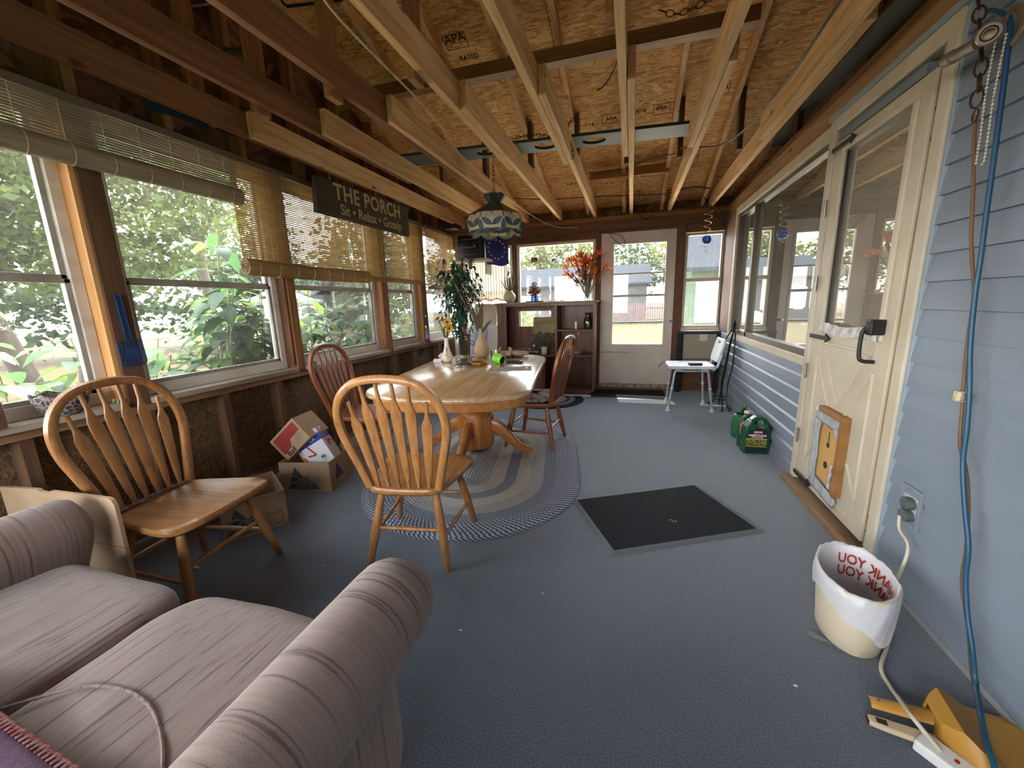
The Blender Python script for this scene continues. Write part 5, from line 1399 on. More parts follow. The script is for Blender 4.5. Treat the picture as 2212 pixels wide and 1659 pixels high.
b = MB(); b.bar((.01, 0, .03), (.055, .0, .115), .022, .008); tag(b.build('wood_tag', M_['sawn']), 'small flat wooden stick standing up out of the glass tumbler', 'stick').location = (-1.17, 3.37, TH)
gn = thing('tape_roll', 'lime green plastic cuff with black inside lying on the table', 'cuff', (-1.062, 3.155, TH + .040)); gn.rotation_euler = (0, math.radians(12), math.radians(-22))
m_l = mat('lime_plastic', S(150, 226, 70), .4)
RYM = RY(PI / 2)
MB().lathe([(.040, -.045), (.038, -.025), (.039, -.005), (.037, .015), (.039, .04), (.034, .04), (.033, -.045), (.040, -.045)], 28, RYM, cap=False).build('shell', m_l, gn, True)
MB().lathe([(.0325, -.044), (.0325, .038)], 24, RYM, cap=False).build('lining', M_['black'], gn, True)
b = MB()
for x in (-.03, -.012, .006): b.lathe([(.0405, x - .003), (.0415, x), (.0405, x + .003)], 28, RYM, cap=False)
b.build('ridges', m_l, gn, True)
ph = thing('phone', 'black handset lying beside the lime green cuff on the table', 'phone', (-.945, 3.22, TH), math.radians(-5)); MB().box(-.07, -.025, 0, .075, .025, .018).build('body', M_['black'], ph, bev=.006)
MB().box(-.06, -.018, .0181, .05, .018, .019).build('screen', gl, ph)
cl_ = thing('cloth_bundle', 'beige knotted cloth bundle near the far end of the table', 'cloth', (-1.075, 3.60, TH))
b = MB()
m_cl = mat('beige_cloth', S(184, 158, 138), .95, c2=S(160, 132, 114), sc1=40, bump=.2)


def fold(P, R, seed, flat=.75):
    PP = spline(P, 6); n_ = len(PP); vs = []; k_ = 20
    for i, p in enumerate(PP):
        r_ = interp(R, i / (n_ - 1)); d = (PP[min(i + 1, n_ - 1)] - PP[max(i - 1, 0)]).normalized(); u = (Vector((0, 0, 1)) - d * d.z).normalized(); q = d.cross(u)
        for j in range(k_):
            a = 2 * PI * j / k_; rr = r_ * (1 + .16 * math.sin(a * 3 + i * .5 + seed) + .10 * math.sin(a * 7 + i * .3 + seed))
            vs.append(p + u * math.sin(a) * rr * flat + q * math.cos(a) * rr)
    b.add(vs, [(i * k_ + j, i * k_ + (j + 1) % k_, (i + 1) * k_ + (j + 1) % k_, (i + 1) * k_ + j) for i in range(n_ - 1) for j in range(k_)] + [tuple(range(k_ - 1, -1, -1)), tuple((n_ - 1) * k_ + j for j in range(k_))])


fold([(-.15, .01, .022), (-.09, 0, .028), (-.02, -.01, .034)], [.012, .034, .03, .022], 0)
fold([(.0, -.01, .034), (.06, .0, .034), (.12, .015, .030), (.155, .02, .026)], [.022, .034, .036, .030, .016], 2)
fold([(-.05, .04, .02), (.03, .05, .022), (.09, .05, .018)], [.02, .03, .03, .018], 4)
b.build('folds', m_cl, cl_, smooth=2)
b = MB(); fold([(-.03, -.035, .012), (-.018, -.03, .045), (-.008, -.02, .07)], [.024, .030, .026, .014], 1, 1.0); fold([(-.005, -.02, .066), (-.012, -.024, .082), (-.03, -.03, .086)], [.014, .012, .007], 3, 1.0); b.build('knot', m_cl, cl_, smooth=2)
# lace mat: a scalloped openwork sheet
b = MB(); nx, nyy = 22, 16
for i in range(nx):
    for j in range(nyy):
        if (i % 3 == 1 and j % 3 == 1): continue
        x0_, y0_ = -.165 + i * .015, -.10 + j * .0125
        if (i in (0, nx - 1) or j in (0, nyy - 1)) and (i + j) % 3 == 0: continue
        h_ = .001 + (.012 * math.exp(-((x0_ - .12) ** 2 + (y0_ - .02) ** 2) / .0015))
        b.add([(x0_, y0_, h_), (x0_ + .0151, y0_, h_), (x0_ + .0151, y0_ + .0126, h_ + .001), (x0_, y0_ + .0126, h_ + .001)], [(0, 1, 2, 3)])
lc = b.build('lace_mat', mat('dusty_lace', S(172, 160, 146), .95, c2=S(140, 128, 116), sc1=30), None, solid=.0015); lc.location = (-.885, 2.90, TH + .0012); lc.rotation_euler = (0, 0, math.radians(14)); tag(lc, 'grey crocheted lace mat near the right edge of the table', 'doily')
b = MB(); b.cb(0, 0, .013, .075, .05, .026, RZ(.3)); tag(b.build('paper_box', M_['white_card'], None, bev=.003), 'small white box lying left of the bud vase on the table', 'box').location = (-1.66, 3.20, TH)
ts = MB(); ts.grid(lambda u, v: (.05 * math.cos(2 * PI * u) * math.sin(PI * v) + .012 * math.sin(u * 37 + v * 9), .04 * math.sin(2 * PI * u) * math.sin(PI * v) + .01 * math.cos(u * 29), .034 - .032 * math.cos(PI * v) + .008 * math.sin(u * 31 + v * 12) * math.sin(PI * v)), 48, 16, True)
tag(ts.build('tissue', mat('white_tissue', S(220, 214, 206), .9, c2=S(196, 184, 172), sc1=50), None, smooth=2), 'crumpled white tissue behind the slim bud vase', 'tissue').location = (-1.67, 3.36, TH)
ts = MB(); ts.grid(lambda u, v: (.06 * math.cos(2 * PI * u) * math.sin(PI * v) + .01 * math.sin(u * 33 + v * 7), .035 * math.sin(2 * PI * u) * math.sin(PI * v), .022 - .020 * math.cos(PI * v) + .008 * math.sin(u * 27 + v * 11) * math.sin(PI * v)), 48, 16, True)
tag(ts.build('tissue', mat('speckled_tissue', S(200, 192, 182), .9, c2=S(110, 100, 92), sc1=60, lo=.55, hi=.62), None, smooth=2), 'crumpled speckled napkin right of the slim bud vase', 'tissue').location = (-1.50, 3.34, TH)

# ================================================================ left wall: things on the sill, post and above
SZ = .725
bw = thing('bowl', 'chipped grey stone-mosaic bowl on the window sill', 'bowl', (-2.44, 1.075, SZ))


def cells(name):
    M = bpy.data.materials.new(name); M.use_nodes = True; n = M.node_tree.nodes; L = M.node_tree.links; p = n['Principled BSDF']; p.inputs['Roughness'].default_value = .8
    tc = n.new('ShaderNodeTexCoord'); vo = n.new('ShaderNodeTexVoronoi'); vo.feature = 'DISTANCE_TO_EDGE'; vo.inputs['Scale'].default_value = 52
    rp = n.new('ShaderNodeValToRGB'); rp.color_ramp.elements[0].position = .05; rp.color_ramp.elements[1].position = .16; rp.color_ramp.elements[0].color = S(150, 146, 140); rp.color_ramp.elements[1].color = S(58, 58, 60)
    L.new(tc.outputs['Object'], vo.inputs['Vector']); L.new(vo.outputs[0], rp.inputs[0]); L.new(rp.outputs[0], p.inputs['Base Color'])
    bn = n.new('ShaderNodeBump'); bn.invert = True; bn.inputs['Distance'].default_value = .004; L.new(vo.outputs[0], bn.inputs['Height']); L.new(bn.outputs[0], p.inputs['Normal']); return M


b = MB(); pf_ = [(.045, .0), (.075, .03), (.088, .065), (.094, .098), (.088, .100), (.08, .07), (.06, .03), (0, .02)]
b.grid(lambda u, v: (lambda k: (pf_[k][0] * math.cos(2 * PI * u), pf_[k][0] * math.sin(2 * PI * u), pf_[k][1] + (.008 * math.sin(u * 40) if k in (3, 4) else 0)))(min(7, int(round(v * 7)))), 48, 8, True)
b.build('shell', cells('stone_mosaic'), bw, smooth=2)
b = MB(); b.lathe([(.0, .001), (.045, .001)], 24); b.build('base', M_['grey_pipe'], bw)
cn = thing('candle_jar', 'red plaid tin candle at the left end of the sill', 'candle', (-2.43, .845, SZ))


def plaid(name):
    M = bpy.data.materials.new(name); M.use_nodes = True; n = M.node_tree.nodes; L = M.node_tree.links; p = n['Principled BSDF']; p.inputs['Roughness'].default_value = .4
    tc = n.new('ShaderNodeTexCoord'); ck = n.new('ShaderNodeTexChecker'); ck.inputs['Scale'].default_value = 34; ck.inputs['Color1'].default_value = S(150, 30, 34); ck.inputs['Color2'].default_value = S(40, 26, 28)
    c2 = n.new('ShaderNodeTexChecker'); c2.inputs['Scale'].default_value = 11; c2.inputs['Color1'].default_value = S(180, 60, 56); c2.inputs['Color2'].default_value = S(214, 206, 200)
    mx = n.new('ShaderNodeMix'); mx.data_type = 'RGBA'; mx.inputs[0].default_value = .35; L.new(tc.outputs['Object'], ck.inputs[0]); L.new(tc.outputs['Object'], c2.inputs[0])
    L.new(ck.outputs[0], mx.inputs[6]); L.new(c2.outputs[0], mx.inputs[7]); L.new(mx.outputs[2], p.inputs['Base Color']); return M


MB().lathe([(.046, 0), (.048, .003), (.048, .102), (.046, .105), (.044, .103), (.044, .09), (0, .088)], 28).build('tin', plaid('red_plaid'), cn, True)
MB().lathe([(.0485, .098), (.0495, .106), (.045, .107)], 28, cap=False).build('rim', mat('pale_rim', S(190, 186, 180), .3, .4), cn, True)
bt = thing('bottle', 'clear liquor bottle with purple and green label on the sill by the ficus', 'bottle', (-2.428, 4.43, SZ))
MB().lathe([(.030, 0), (.034, .006), (.034, .20), (.026, .235), (.014, .26), (.013, .315), (.015, .316), (.012, .318), (0, .318)], 20).build('body', glass('bottle_glass', .12, (.80, .85, .84, 1)), bt, True)
MB().lathe([(.0165, .318), (.0165, .375), (.014, .378), (0, .378)], 16).build('cap', mat('navy_cap', S(40, 58, 84), .4), bt, True)
MB().lathe([(.0345, .12), (.0345, .175)], 20, cap=False).build('green_label', mat('lime_label', S(150, 170, 80), .6, c2=S(60, 70, 60), sc1=50), bt, True)
MB().lathe([(.0345, .03), (.0345, .118)], 20, cap=False).build('label', mat('lilac_label', S(150, 140, 160), .6), bt, True)
b = MB(); b.lathe([(.016, 0), (.016, .002)], 20, T(.0165, -.029, .10) @ RZ(math.radians(-60)) @ RY(PI / 2)); b.build('label_roundel', mat('purple_roundel', S(150, 70, 170), .5), bt)
# fly swatter on the post
fsw = thing('fly_swatter', 'blue plastic fly swatter hanging on the dark wall post', 'fly swatter', (XL + .012, 1.352, 1.262))
fsw.rotation_euler = (math.radians(2), 0, 0)
m_b = mat('blue_plastic', S(22, 60, 112), .45)
b = MB(); b.box(-.004, -.014, -.235, .002, .014, .0); b.box(-.004, -.014, -.235, .006, -.009, 0); b.box(-.004, .009, -.235, .006, .014, 0); b.build('handle', m_b, fsw, bev=.001)
b = MB(); hw = .052; zt, zb_ = -.24, -.352
for k in range(14): z_ = zt - k * (zt - zb_) / 13; b.box(-.001, -hw, z_ - .0012, .0012, hw, z_ + .0012)
for k in range(7): y_ = -hw + k * hw / 3; b.box(-.0015, y_ - .0016, zb_, .0015, y_ + .0016, zt)
b.box(-.0022, -hw + .024, zb_ + .03, .0022, hw - .024, zt - .024)
b.tube([(0, -hw, zt), (0, -hw * .7, zt + .01), (0, hw * .7, zt + .01), (0, hw, zt), (0, hw + .002, zb_ + .012), (0, hw * .75, zb_ - .004), (0, -hw * .75, zb_ - .004), (0, -hw - .002, zb_ + .012)], .0035, 6, True)
b.build('paddle', m_b, fsw); b = MB(); b.tube([(-.012, 0, -.006), (.006, 0, -.006)], .0025, 6); b.build('nail', M_['steel'], fsw)
# THE PORCH sign
sn = thing('hanging_sign', 'dark wooden porch sign with gold lettering hanging under the first joist', 'sign', (-2.215, 0, 0))
zl0, zl1, zr0, zr1 = 1.848, 2.100, 1.858, 2.138
b = MB(); b.add([(-.018, 2.53, zl0), (.018, 2.53, zl0), (.018, 3.80, zr0), (-.018, 3.80, zr0), (-.018, 2.55, zl1), (.018, 2.55, zl1), (.018, 3.80, zr1), (-.018, 3.80, zr1)],
                [(0, 3, 2, 1), (4, 5, 6, 7), (0, 1, 5, 4), (1, 2, 6, 5), (2, 3, 7, 6), (3, 0, 4, 7)])
b.build('board', wood('dark_sign_wood', S(52, 46, 36), S(70, 62, 48), 'Y', 10, .6, .1, .03, 0, False), sn, bev=.002)
m_g = mat('gold_letter', S(190, 168, 108), .55)
words('THE PORCH', .162, m_g, sn, frame_M((.0188, 3.19, 2.045), (0, 1, .022), (0, 0, 1)), 'lettering', .0032, .0005, space=1.06)
words('Sit \u2022 Relax \u2022 Gossip', .112, m_g, sn, frame_M((.0188, 3.22, 1.922), (0, 1, .016), (0, 0, 1)), 'lettering', .0016, .0005)
for y_, z_ in ((2.72, 2.107), (3.62, 2.133)):
    b = MB(); b.tube([(0, y_, z_ - .004), (0, y_, z_ + .012)], .003, 6); b.tube([(.009 * math.cos(t_), y_, z_ + .02 + .010 * math.sin(t_)) for t_ in [i * PI / 5 for i in range(10)]], .002, 5, True); b.tube([(0, y_ + .008 * math.cos(t_), z_ + .036 + .012 * math.sin(t_)) for t_ in [i * PI / 5 for i in range(10)]], .002, 5, True); b.tube([(0, y_, z_ + .045), (0, y_, 2.19)], .002, 5)
    b.build('eye_hook', M_['steel'], sn, True)
# blue strap with buckles up on the gable
bs = thing('strap', 'dark blue strap with two buckles slung above the window top plate', 'strap')
b = MB(); P = spline([(-2.40, 1.62, 2.20), (-2.385, 1.75, 2.215), (-2.37, 1.92, 2.225), (-2.36, 2.1, 2.235), (-2.345, 2.3, 2.25)], 5)
for i in range(len(P) - 1): b.bar(P[i], P[i + 1] + (P[i + 1] - P[i]) * .05, .004, .045, (0, 0, 1))
b.build('webbing', mat('navy_webbing', S(24, 40, 62), .8), bs)
for p in (P[11], P[15]):
    b = MB(); b.cb(p.x + .006, p.y, p.z, .006, .035, .03); b.build('buckle', M_['steel'], bs, bev=.002)
# ================================================================ bamboo blinds
bam = mat('bamboo_slat', S(196, 172, 126), .6, c2=S(170, 146, 102), sc1=30, st=(1, .2, 4), transl=.6)
bam_old = mat('grey_bamboo_slat', S(176, 164, 138), .65, c2=S(152, 140, 116), sc1=30, st=(1, .2, 4), transl=.2)
cordm = mat('pale_cord', S(206, 194, 166), .8)


def blind(label, Y0, Y1, zt, zb, rr, X, m, pitch=.0128, cords=6, hole=None, slope=0.0, flat=False, rail=True):
    t = thing('bamboo_blind', label, 'blind', (X, 0, 0), 0, 'bamboo blinds along the window wall')
    b = MB(); z = zt - .03; k = 0
    while z > zb + rr * .6:
        f = (zt - z) / (zt - zb)
        segs = [(Y0, Y1)]
        if hole and hole[2] < z < hole[3]:
            g_ = hole[1] * math.sin(PI * (z - hole[2]) / (hole[3] - hole[2])) ** .8
            segs = [(Y0, hole[0] - g_ * .6), (hole[0] + g_ * .4, Y1)]
        for a, c in segs:
            n = 6; vs = []
            for i in range(n + 1):
                y = a + (c - a) * i / n; zz = z - slope * (y - Y0) * f + .0015 * math.sin(y * 9 + k); xx = .004 * math.sin(y * 5 + z * 11) * f
                vs += [(xx - .0012, y, zz - .0049), (xx + .0012, y, zz - .0049), (xx + .0012, y, zz + .0049), (xx - .0012, y, zz + .0049)]
            b.add(vs, [(i * 4 + q, i * 4 + (q + 1) % 4, i * 4 + 4 + (q + 1) % 4, i * 4 + 4 + q) for i in range(n) for q in range(4)] + [(3, 2, 1, 0), tuple(n * 4 + q for q in range(4))])
        z -= pitch; k += 1
    b.build('slats', m, t)
    for i in range(cords):
        b = MB(); y = Y0 + (Y1 - Y0) * (i + .5) / cords
        b.tube([(.002, y, zt - .02), (.003, y, (zt + zb) / 2), (.002, y, zb + rr)], .0017, 4); b.build('weaving_cord', cordm, t)
    if rail: MB().box(-.012, Y0, zt - .035, .012, Y1, zt).build('head_rail', mat('blind_rail', S(112, 100, 82), .7), t, bev=.002)
    sl_ = slope * (Y1 - Y0)
    if not flat:
        b = MB(); n = 36; vs = []; R_ = []
        for yy, dz in ((Y0, 0), ((Y0 + Y1) / 2, sl_ / 2 + .006), (Y1, sl_)):
            for i in range(n):
                a = 2 * PI * i / n; r_ = rr * (1 + .05 * (i % 2)); vs.append((.012 + r_ * math.cos(a) * .8, yy, zb + rr - dz + r_ * math.sin(a)))
        fs = [(j * n + i, j * n + (i + 1) % n, j * n + n + (i + 1) % n, j * n + n + i) for j in range(2) for i in range(n)] + [tuple(range(n - 1, -1, -1)), tuple(2 * n + i for i in range(n))]
        ro = b.add(vs, fs).build('roll', m, t, True)
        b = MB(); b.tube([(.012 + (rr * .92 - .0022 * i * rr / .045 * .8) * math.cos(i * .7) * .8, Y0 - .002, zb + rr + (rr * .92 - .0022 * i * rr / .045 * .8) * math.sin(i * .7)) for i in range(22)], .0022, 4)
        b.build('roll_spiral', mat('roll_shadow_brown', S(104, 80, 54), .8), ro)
        for i in range(cords):
            b = MB(); y = Y0 + (Y1 - Y0) * (i + .5) / cords; dz = sl_ * (i + .5) / cords + .005
            b.tube([(.012 + (rr + .002) * math.cos(a) * .82, y, zb + rr - dz + (rr + .002) * math.sin(a)) for a in [2 * PI * q / 14 for q in range(14)]], .0016, 4, True); b.build('roll_cord', cordm, ro)
    else:
        MB().box(-.006, Y0, zb - sl_, .014, Y1, zb + rr * 1.3).build('bottom_rail', m, t, bev=.004)
    return t


blind('wide grey bamboo blind rolled up short over the nearest windows', -.55, 2.075, 2.112, 1.815, .045, -2.385, bam_old, pitch=.0122, cords=18)
blind('tan bamboo blind hanging lowest behind the porch sign, with a thick roll at its foot', 2.04, 3.30, 2.112, 1.388, .050, -2.392, bam, cords=8, hole=(3.10, .055, 1.50, 1.80))
blind('tan bamboo blind with a flat bottom between the sign and the corner', 3.31, 4.40, 2.106, 1.42, .024, -2.392, bam, cords=6, flat=True, slope=.012)
blind('small tan bamboo blind hanging in the far left corner', 4.50, 5.28, 2.10, 1.36, .02, -2.392, bam, cords=5, flat=True)

# ================================================================ pendant lamp
lp = thing('pendant_lamp', 'leaded glass pendant lamp with blue petals hanging over the table', 'lamp', (-1.152, 3.45, 0), math.radians(12))
m_lead = mat('dark_lead_came', S(50, 42, 36), .5, .4); m_brown = mat('brown_glass', S(104, 88, 72), .3, transl=.2); m_cr = mat('cream_glass', S(214, 208, 186), .25, transl=.35); m_bl = mat('blue_grey_glass', S(96, 116, 140), .2, c2=S(70, 90, 114), sc1=14, transl=.3)


def octp(r_, z_, k): a = PI / 8 + k * PI / 4; return Vector((r_ * math.cos(a), r_ * math.sin(a), z_))


R0, R1, R2, R3 = (.052, 2.005), (.226, 1.905), (.254, 1.852), (.236, 1.775)
b = MB(); c = MB(); e_ = MB(); f_ = MB(); l_ = MB()


def leafpan(p, q, wd, nn):
    d = q - p; s_ = d.cross(nn).normalized(); pts = []
    for t_ in [i / 7 for i in range(8)]: pts.append(p + d * t_ + s_ * wd * math.sin(PI * t_))
    for t_ in [i / 7 for i in range(6, 0, -1)]: pts.append(p + d * t_ - s_ * wd * math.sin(PI * t_))
    e_.add([v + nn * .0025 for v in pts], [tuple(range(len(pts)))])
    l_.tube([v + nn * .0035 for v in pts], .0018, 4, True)


for k in range(8):
    b.add([octp(*R0, k), octp(*R1, k), octp(*R1, k + 1), octp(*R0, k + 1)], [(0, 1, 2, 3)])
    c.add([octp(*R1, k), octp(*R2, k), octp(*R2, k + 1), octp(*R1, k + 1)], [(0, 1, 2, 3)])
    A, B, Cc, D = octp(*R2, k), octp(*R3, k), octp(*R3, k + 1), octp(*R2, k + 1)
    dn = (B + Cc - A - D) / 2
    low = [B.lerp(Cc, i / 10) + dn * (.45 * abs(math.cos(PI * i / 10)) ** .7) for i in range(11)]      # deepest at the corners
    c.add([A] + low + [D], [tuple(range(13))])
    n = (D - A).cross(B - A).normalized()
    if n.x * A.x + n.y * A.y < 0: n = -n
    md = (A + D) / 2; b0 = md + dn * .72
    leafpan(b0, (octp(*R1, k) + octp(*R1, k + 1)) / 2 + n * .003, .025, n)
    leafpan(b0, A.lerp(D, .06), .021, n); leafpan(b0, D.lerp(A, .06), .021, n)
    nc = Vector((octp(1, 0, k).x, octp(1, 0, k).y, 0)).normalized()
    lowc = B + (B - A) * .45
    leafpan(lowc, A + (B - A) * .12, .019, nc)
    leafpan(low[0].lerp(A, .02), low[5].lerp(low[3], .3) - dn * .02, .016, n); leafpan(low[10].lerp(D, .02), low[5].lerp(low[7], .3) - dn * .02, .016, n)
    l_.tube([octp(*R0, k), octp(*R1, k), octp(*R2, k)], .003, 5); l_.tube([octp(*R1, k), octp(*R1, k + 1)], .0026, 5); l_.tube(low, .0025, 5)
    l_.tube([octp(*R0, k).lerp(octp(*R1, k), .82), octp(*R0, k + 1).lerp(octp(*R1, k + 1), .82)], .002, 4)
    fl0, fl1 = octp(.046, 2.0, k), octp(.098, 2.068, k); fm = (octp(.098, 2.068, k) + octp(.098, 2.068, k + 1)) / 2 + Vector((0, 0, .012))
    f_.add([fl0, fl1, fm, octp(.098, 2.068, k + 1), octp(.046, 2.0, k + 1)], [(0, 1, 2, 3, 4)])
b.build('crown_glass', m_brown, lp); c.build('cream_panels', m_cr, lp); e_.build('blue_petals', m_bl, lp); l_.build('lead_lines', m_lead, lp)
f_.build('crown_flare', mat('dark_blue_flare', S(44, 52, 58), .3), lp, solid=.002)
b = MB(); b.lathe([(.0, 2.0), (.02, 2.0), (.02, 1.93), (.028, 1.92), (.024, 1.85), (.0, 1.84)], 14); b.build('socket', M_['black'], lp, True)
chain([(0, 0, 2.005), (0, 0, 2.15), (0, 0, 2.335)], .034, .0022, 'rust', lp, 'chain')
# swag of the lamp chain along the joists
sw = thing('chain', 'swag of brown lamp chain and cord looped over the joists by the blue board', 'chain')
P_ = [onY(1066, 335, 3.42), onY(1110, 300, 3.36), onY(1180, 294, 3.2), Vector((-.44, 3.13, 2.182)), onY(1225, 278, 3.05), onY(1250, 245, 2.9)]
chain(P_, .036, .0022, 'rust', sw); b = MB(); b.tube(spline([p + Vector((.004, 0, .004)) for p in P_], 6), .0016, 5); b.build('flex', M_['rust'], sw)
s2 = thing('chain', 'short dark chain dangling from the purlin between the rafters', 'chain'); chain([onY(1425, 22, 2.35), onY(1455, 30, 2.38), onY(1480, 25, 2.4), onY(1540, -3, 2.4)], .035, .0022, 'rust', s2)
b = MB(); b.tube(spline([onY(1335, 130, 2.6), onY(1322, 160, 2.75), onY(1305, 185, 2.9), onY(1290, 195, 3.0)], 5), .005, 5); tag(b.build('cord', M_['rust'], None), 'frayed brown cord hanging beside the middle joist', 'cord')
# blue board with round holes lying on the joists
bo = thing('board', 'dark blue green board with round holes lying across the joists', 'board')
xa, xb = -1.83, .36; yA, yB = 3.115, 3.315
holes = [(-1.49, .075), (-1.135, .085), (-.665, .095), (-.30, .095)]; b = MB()
z0, z1 = ZJ + HJ + .002, ZJ + HJ + .022
ang = math.radians(4.5); Mb = T(-.7, 3.27, 0) @ RZ(ang); xs = [-1.13] + [q for hx, hr in holes for q in (hx + .7 - hr, hx + .7 + hr)] + [1.07]; hw_ = .112
for i in range(0, len(xs), 2): b.box(xs[i], -hw_, z0, xs[i + 1], hw_, z1, Mb)
for hx, hr in holes:
    cx_ = hx + .7; n = 16; r_ = hr * .9
    for s_ in (1, -1):
        pts = [(cx_ - hr, s_ * hw_), (cx_ - hr, 0), (cx_ - r_, 0)] + [(cx_ - r_ * math.cos(PI * i / n), s_ * r_ * .78 * math.sin(PI * i / n)) for i in range(1, n)] + [(cx_ + r_, 0), (cx_ + hr, 0), (cx_ + hr, s_ * hw_)]
        if s_ > 0: pts = pts[::-1]
        b.prism(pts, z0, z1, Mb)
b.build('plank', mat('teal_painted_board', S(44, 64, 68), .6, c2=S(62, 82, 84), sc1=6, lo=.4, hi=.8), bo)
# white cord along the joists, rods, dark things in the rafters
b = MB(); P_ = [onZ(700, 0, 2.26), onZ(765, 75, 2.2), onZ(930, 245, 2.175), onZ(1005, 345, 2.175), onY(1085, 418, 4.2), onY(1150, 466, 5.1), onY(1200, 490, 5.31), onY(1248, 491, 5.32)]
tag(b.tube(spline(P_, 6), .005, 6).build('rope', mat('pale_rope', S(190, 172, 140), .8), None, True), 'pale rope running under the joists to the far wall header', 'rope')
b = MB(); b.tube([onY(345, 22, 1.9), onY(455, 8, 2.0)], .008, 8); tag(b.build('rod', M_['steel'], None, True), 'thin metal rod lying across the joists at the upper left', 'rod')
b = MB(); b.tube([onY(620, 14, 2.0), onY(740, 0, 2.05)], .007, 8); b.tube([onY(620, 14, 2.0), onY(610, 5, 2.0), onY(606, -6, 2.0)], .006, 6); tag(b.build('rod', M_['black_metal'], None, True), 'dark hooked rod lying in the rafters above the pale rope', 'rod')
b = MB(); P_ = spline([onY(483, 106, 2.02), onY(510, 112, 2.05), onY(530, 110, 2.1), onY(545, 100, 2.1), onY(543, 92, 2.1)], 5); b.tube(P_, [.012 + .012 * math.sin(PI * i / (len(P_) - 1)) for i in range(len(P_))], 8, flat=.5); tag(b.build('hanger', mat('dark_green_plastic', S(40, 50, 46), .4), None, True), 'dark curved plastic hanger resting on a left joist', 'hanger')
# cables
b = MB(); P_ = [Vector((.765, 1.9, 2.345)), onY(1780, 55, 2.1), onY(1700, 175, 2.45), onY(1625, 265, 2.95), onY(1560, 312, 3.4), onY(1500, 318, 3.65), onY(1470, 320, 3.8)]
tag(b.tube(spline(P_, 6), .006, 7).build('cable', mat('grey_green_cable', S(104, 108, 92), .6), None, True), 'grey green cable sagging from the rightmost joist to the next', 'cable')
b = MB(); P_ = [onY(1280, 377, 4.5), onY(1350, 365, 4.5), onY(1400, 345, 4.4), onY(1465, 330, 4.3)]; tag(b.tube(spline(P_, 6), .004, 6).build('cable', M_['black'], None, True), 'thin black cable crossing the roof boards above the blocking', 'cable')
b = MB(); P_ = [onY(1085, 428, 4.95), onY(1200, 430, 4.95), onY(1290, 424, 4.95), onY(1370, 422, 4.95), onY(1440, 418, 4.95), onY(1490, 406, 4.95), onY(1533, 407, 4.95), onY(1500, 404, 4.9), onY(1440, 412, 4.9)]; b.tube(spline(P_, 6), .005, 6)
P_ = [onY(1372, 420, 5.0), onY(1382, 412, 5.0), onY(1380, 430, 5.1), onY(1378, 455, 5.25), onY(1392, 474, 5.3), onY(1410, 465, 5.3)]; b.tube(spline(P_, 6), .004, 6)
b.tube(spline([onY(1452, 420, 5.0), onY(1436, 440, 5.1), onY(1420, 455, 5.2)], 5), .004, 6); b.tube(spline([onY(1463, 420, 5.0), onY(1475, 438, 5.1), onY(1505, 448, 5.25)], 5), .003, 6)
tag(b.build('cable', mat('black_cable', S(24, 22, 22), .6), None, True), 'looping black cables strung along the roof above the far door', 'cable')
b = MB(); P_ = [onY(1520, 425, 5.2), onY(1572, 492, 5.30), onY(1582, 500, 5.31), onY(1570, 560, 5.325), onY(1560, 620, 5.325), onY(1565, 650, 5.325), onY(1555, 700, 5.325)]
for p in P_: p.x = min(p.x, 1.018)
b.tube(spline(P_, 6), .004, 6); b.tube(spline([onY(1548, 420, 5.2), onY(1562, 480, 5.31), onY(1564, 495, 5.31)], 5), .003, 5)
tag(b.build('cable', bpy.data.materials['black_cable'], None, True), 'black cable running down beside the small far right window', 'cable')
b = MB(); b.tube(spline([onY(1312, 504, 5.335), onY(1340, 508, 5.335), onY(1350, 524, 5.32), onY(1342, 530, 5.318), onY(1326, 517, 5.325), onY(1318, 508, 5.335)], 6), .0035, 6); tag(b.build('cord', M_['rust'], None, True), 'brown cord looped over the top of the far white door', 'cord')
# spiral wind spinner with blue glass ball
sp_ = thing('wind_spinner', 'copper spiral wind spinner with a blue glass ball by the far right window', 'wind spinner')
top = onY(1540, 468, 4.7); bot = onY(1527, 508, 4.7); b = MB()
P_ = []
for i in range(90):
    t_ = i / 89; a = t_ * 7.2 * PI; r_ = .042 * (1 - .35 * t_); P_.append((bot.x + r_ * math.cos(a), 4.7 + r_ * math.sin(a), top.z + .06 - t_ * (top.z + .06 - bot.z - .02)))
b.tube(P_, .0032, 6); b.build('spiral', mat('copper_wire', S(196, 160, 120), .35, .7), sp_, True)
b = MB(); P_ = [(bot.x + .03 * (1 - i / 30) * math.cos(i * .5), 4.7 + .03 * (1 - i / 30) * math.sin(i * .5), bot.z - .09 - i * .0035) for i in range(28)]; b.tube(P_, .0022, 5); b.build('tail', bpy.data.materials['copper_wire'], sp_, True)
b = MB(); b.ball((bot.x, 4.7, bot.z - .045), .045, 20, 14); b.build('glass_ball', mat('cobalt_glass', S(40, 96, 220), .08, trans=.4, spec=.8), sp_, True)
b = MB(); b.tube([(bot.x + .042, 4.7, top.z + .06), (.80, 4.7, 2.191)], .0015, 4); b.build('hanger', M_['steel'], sp_)
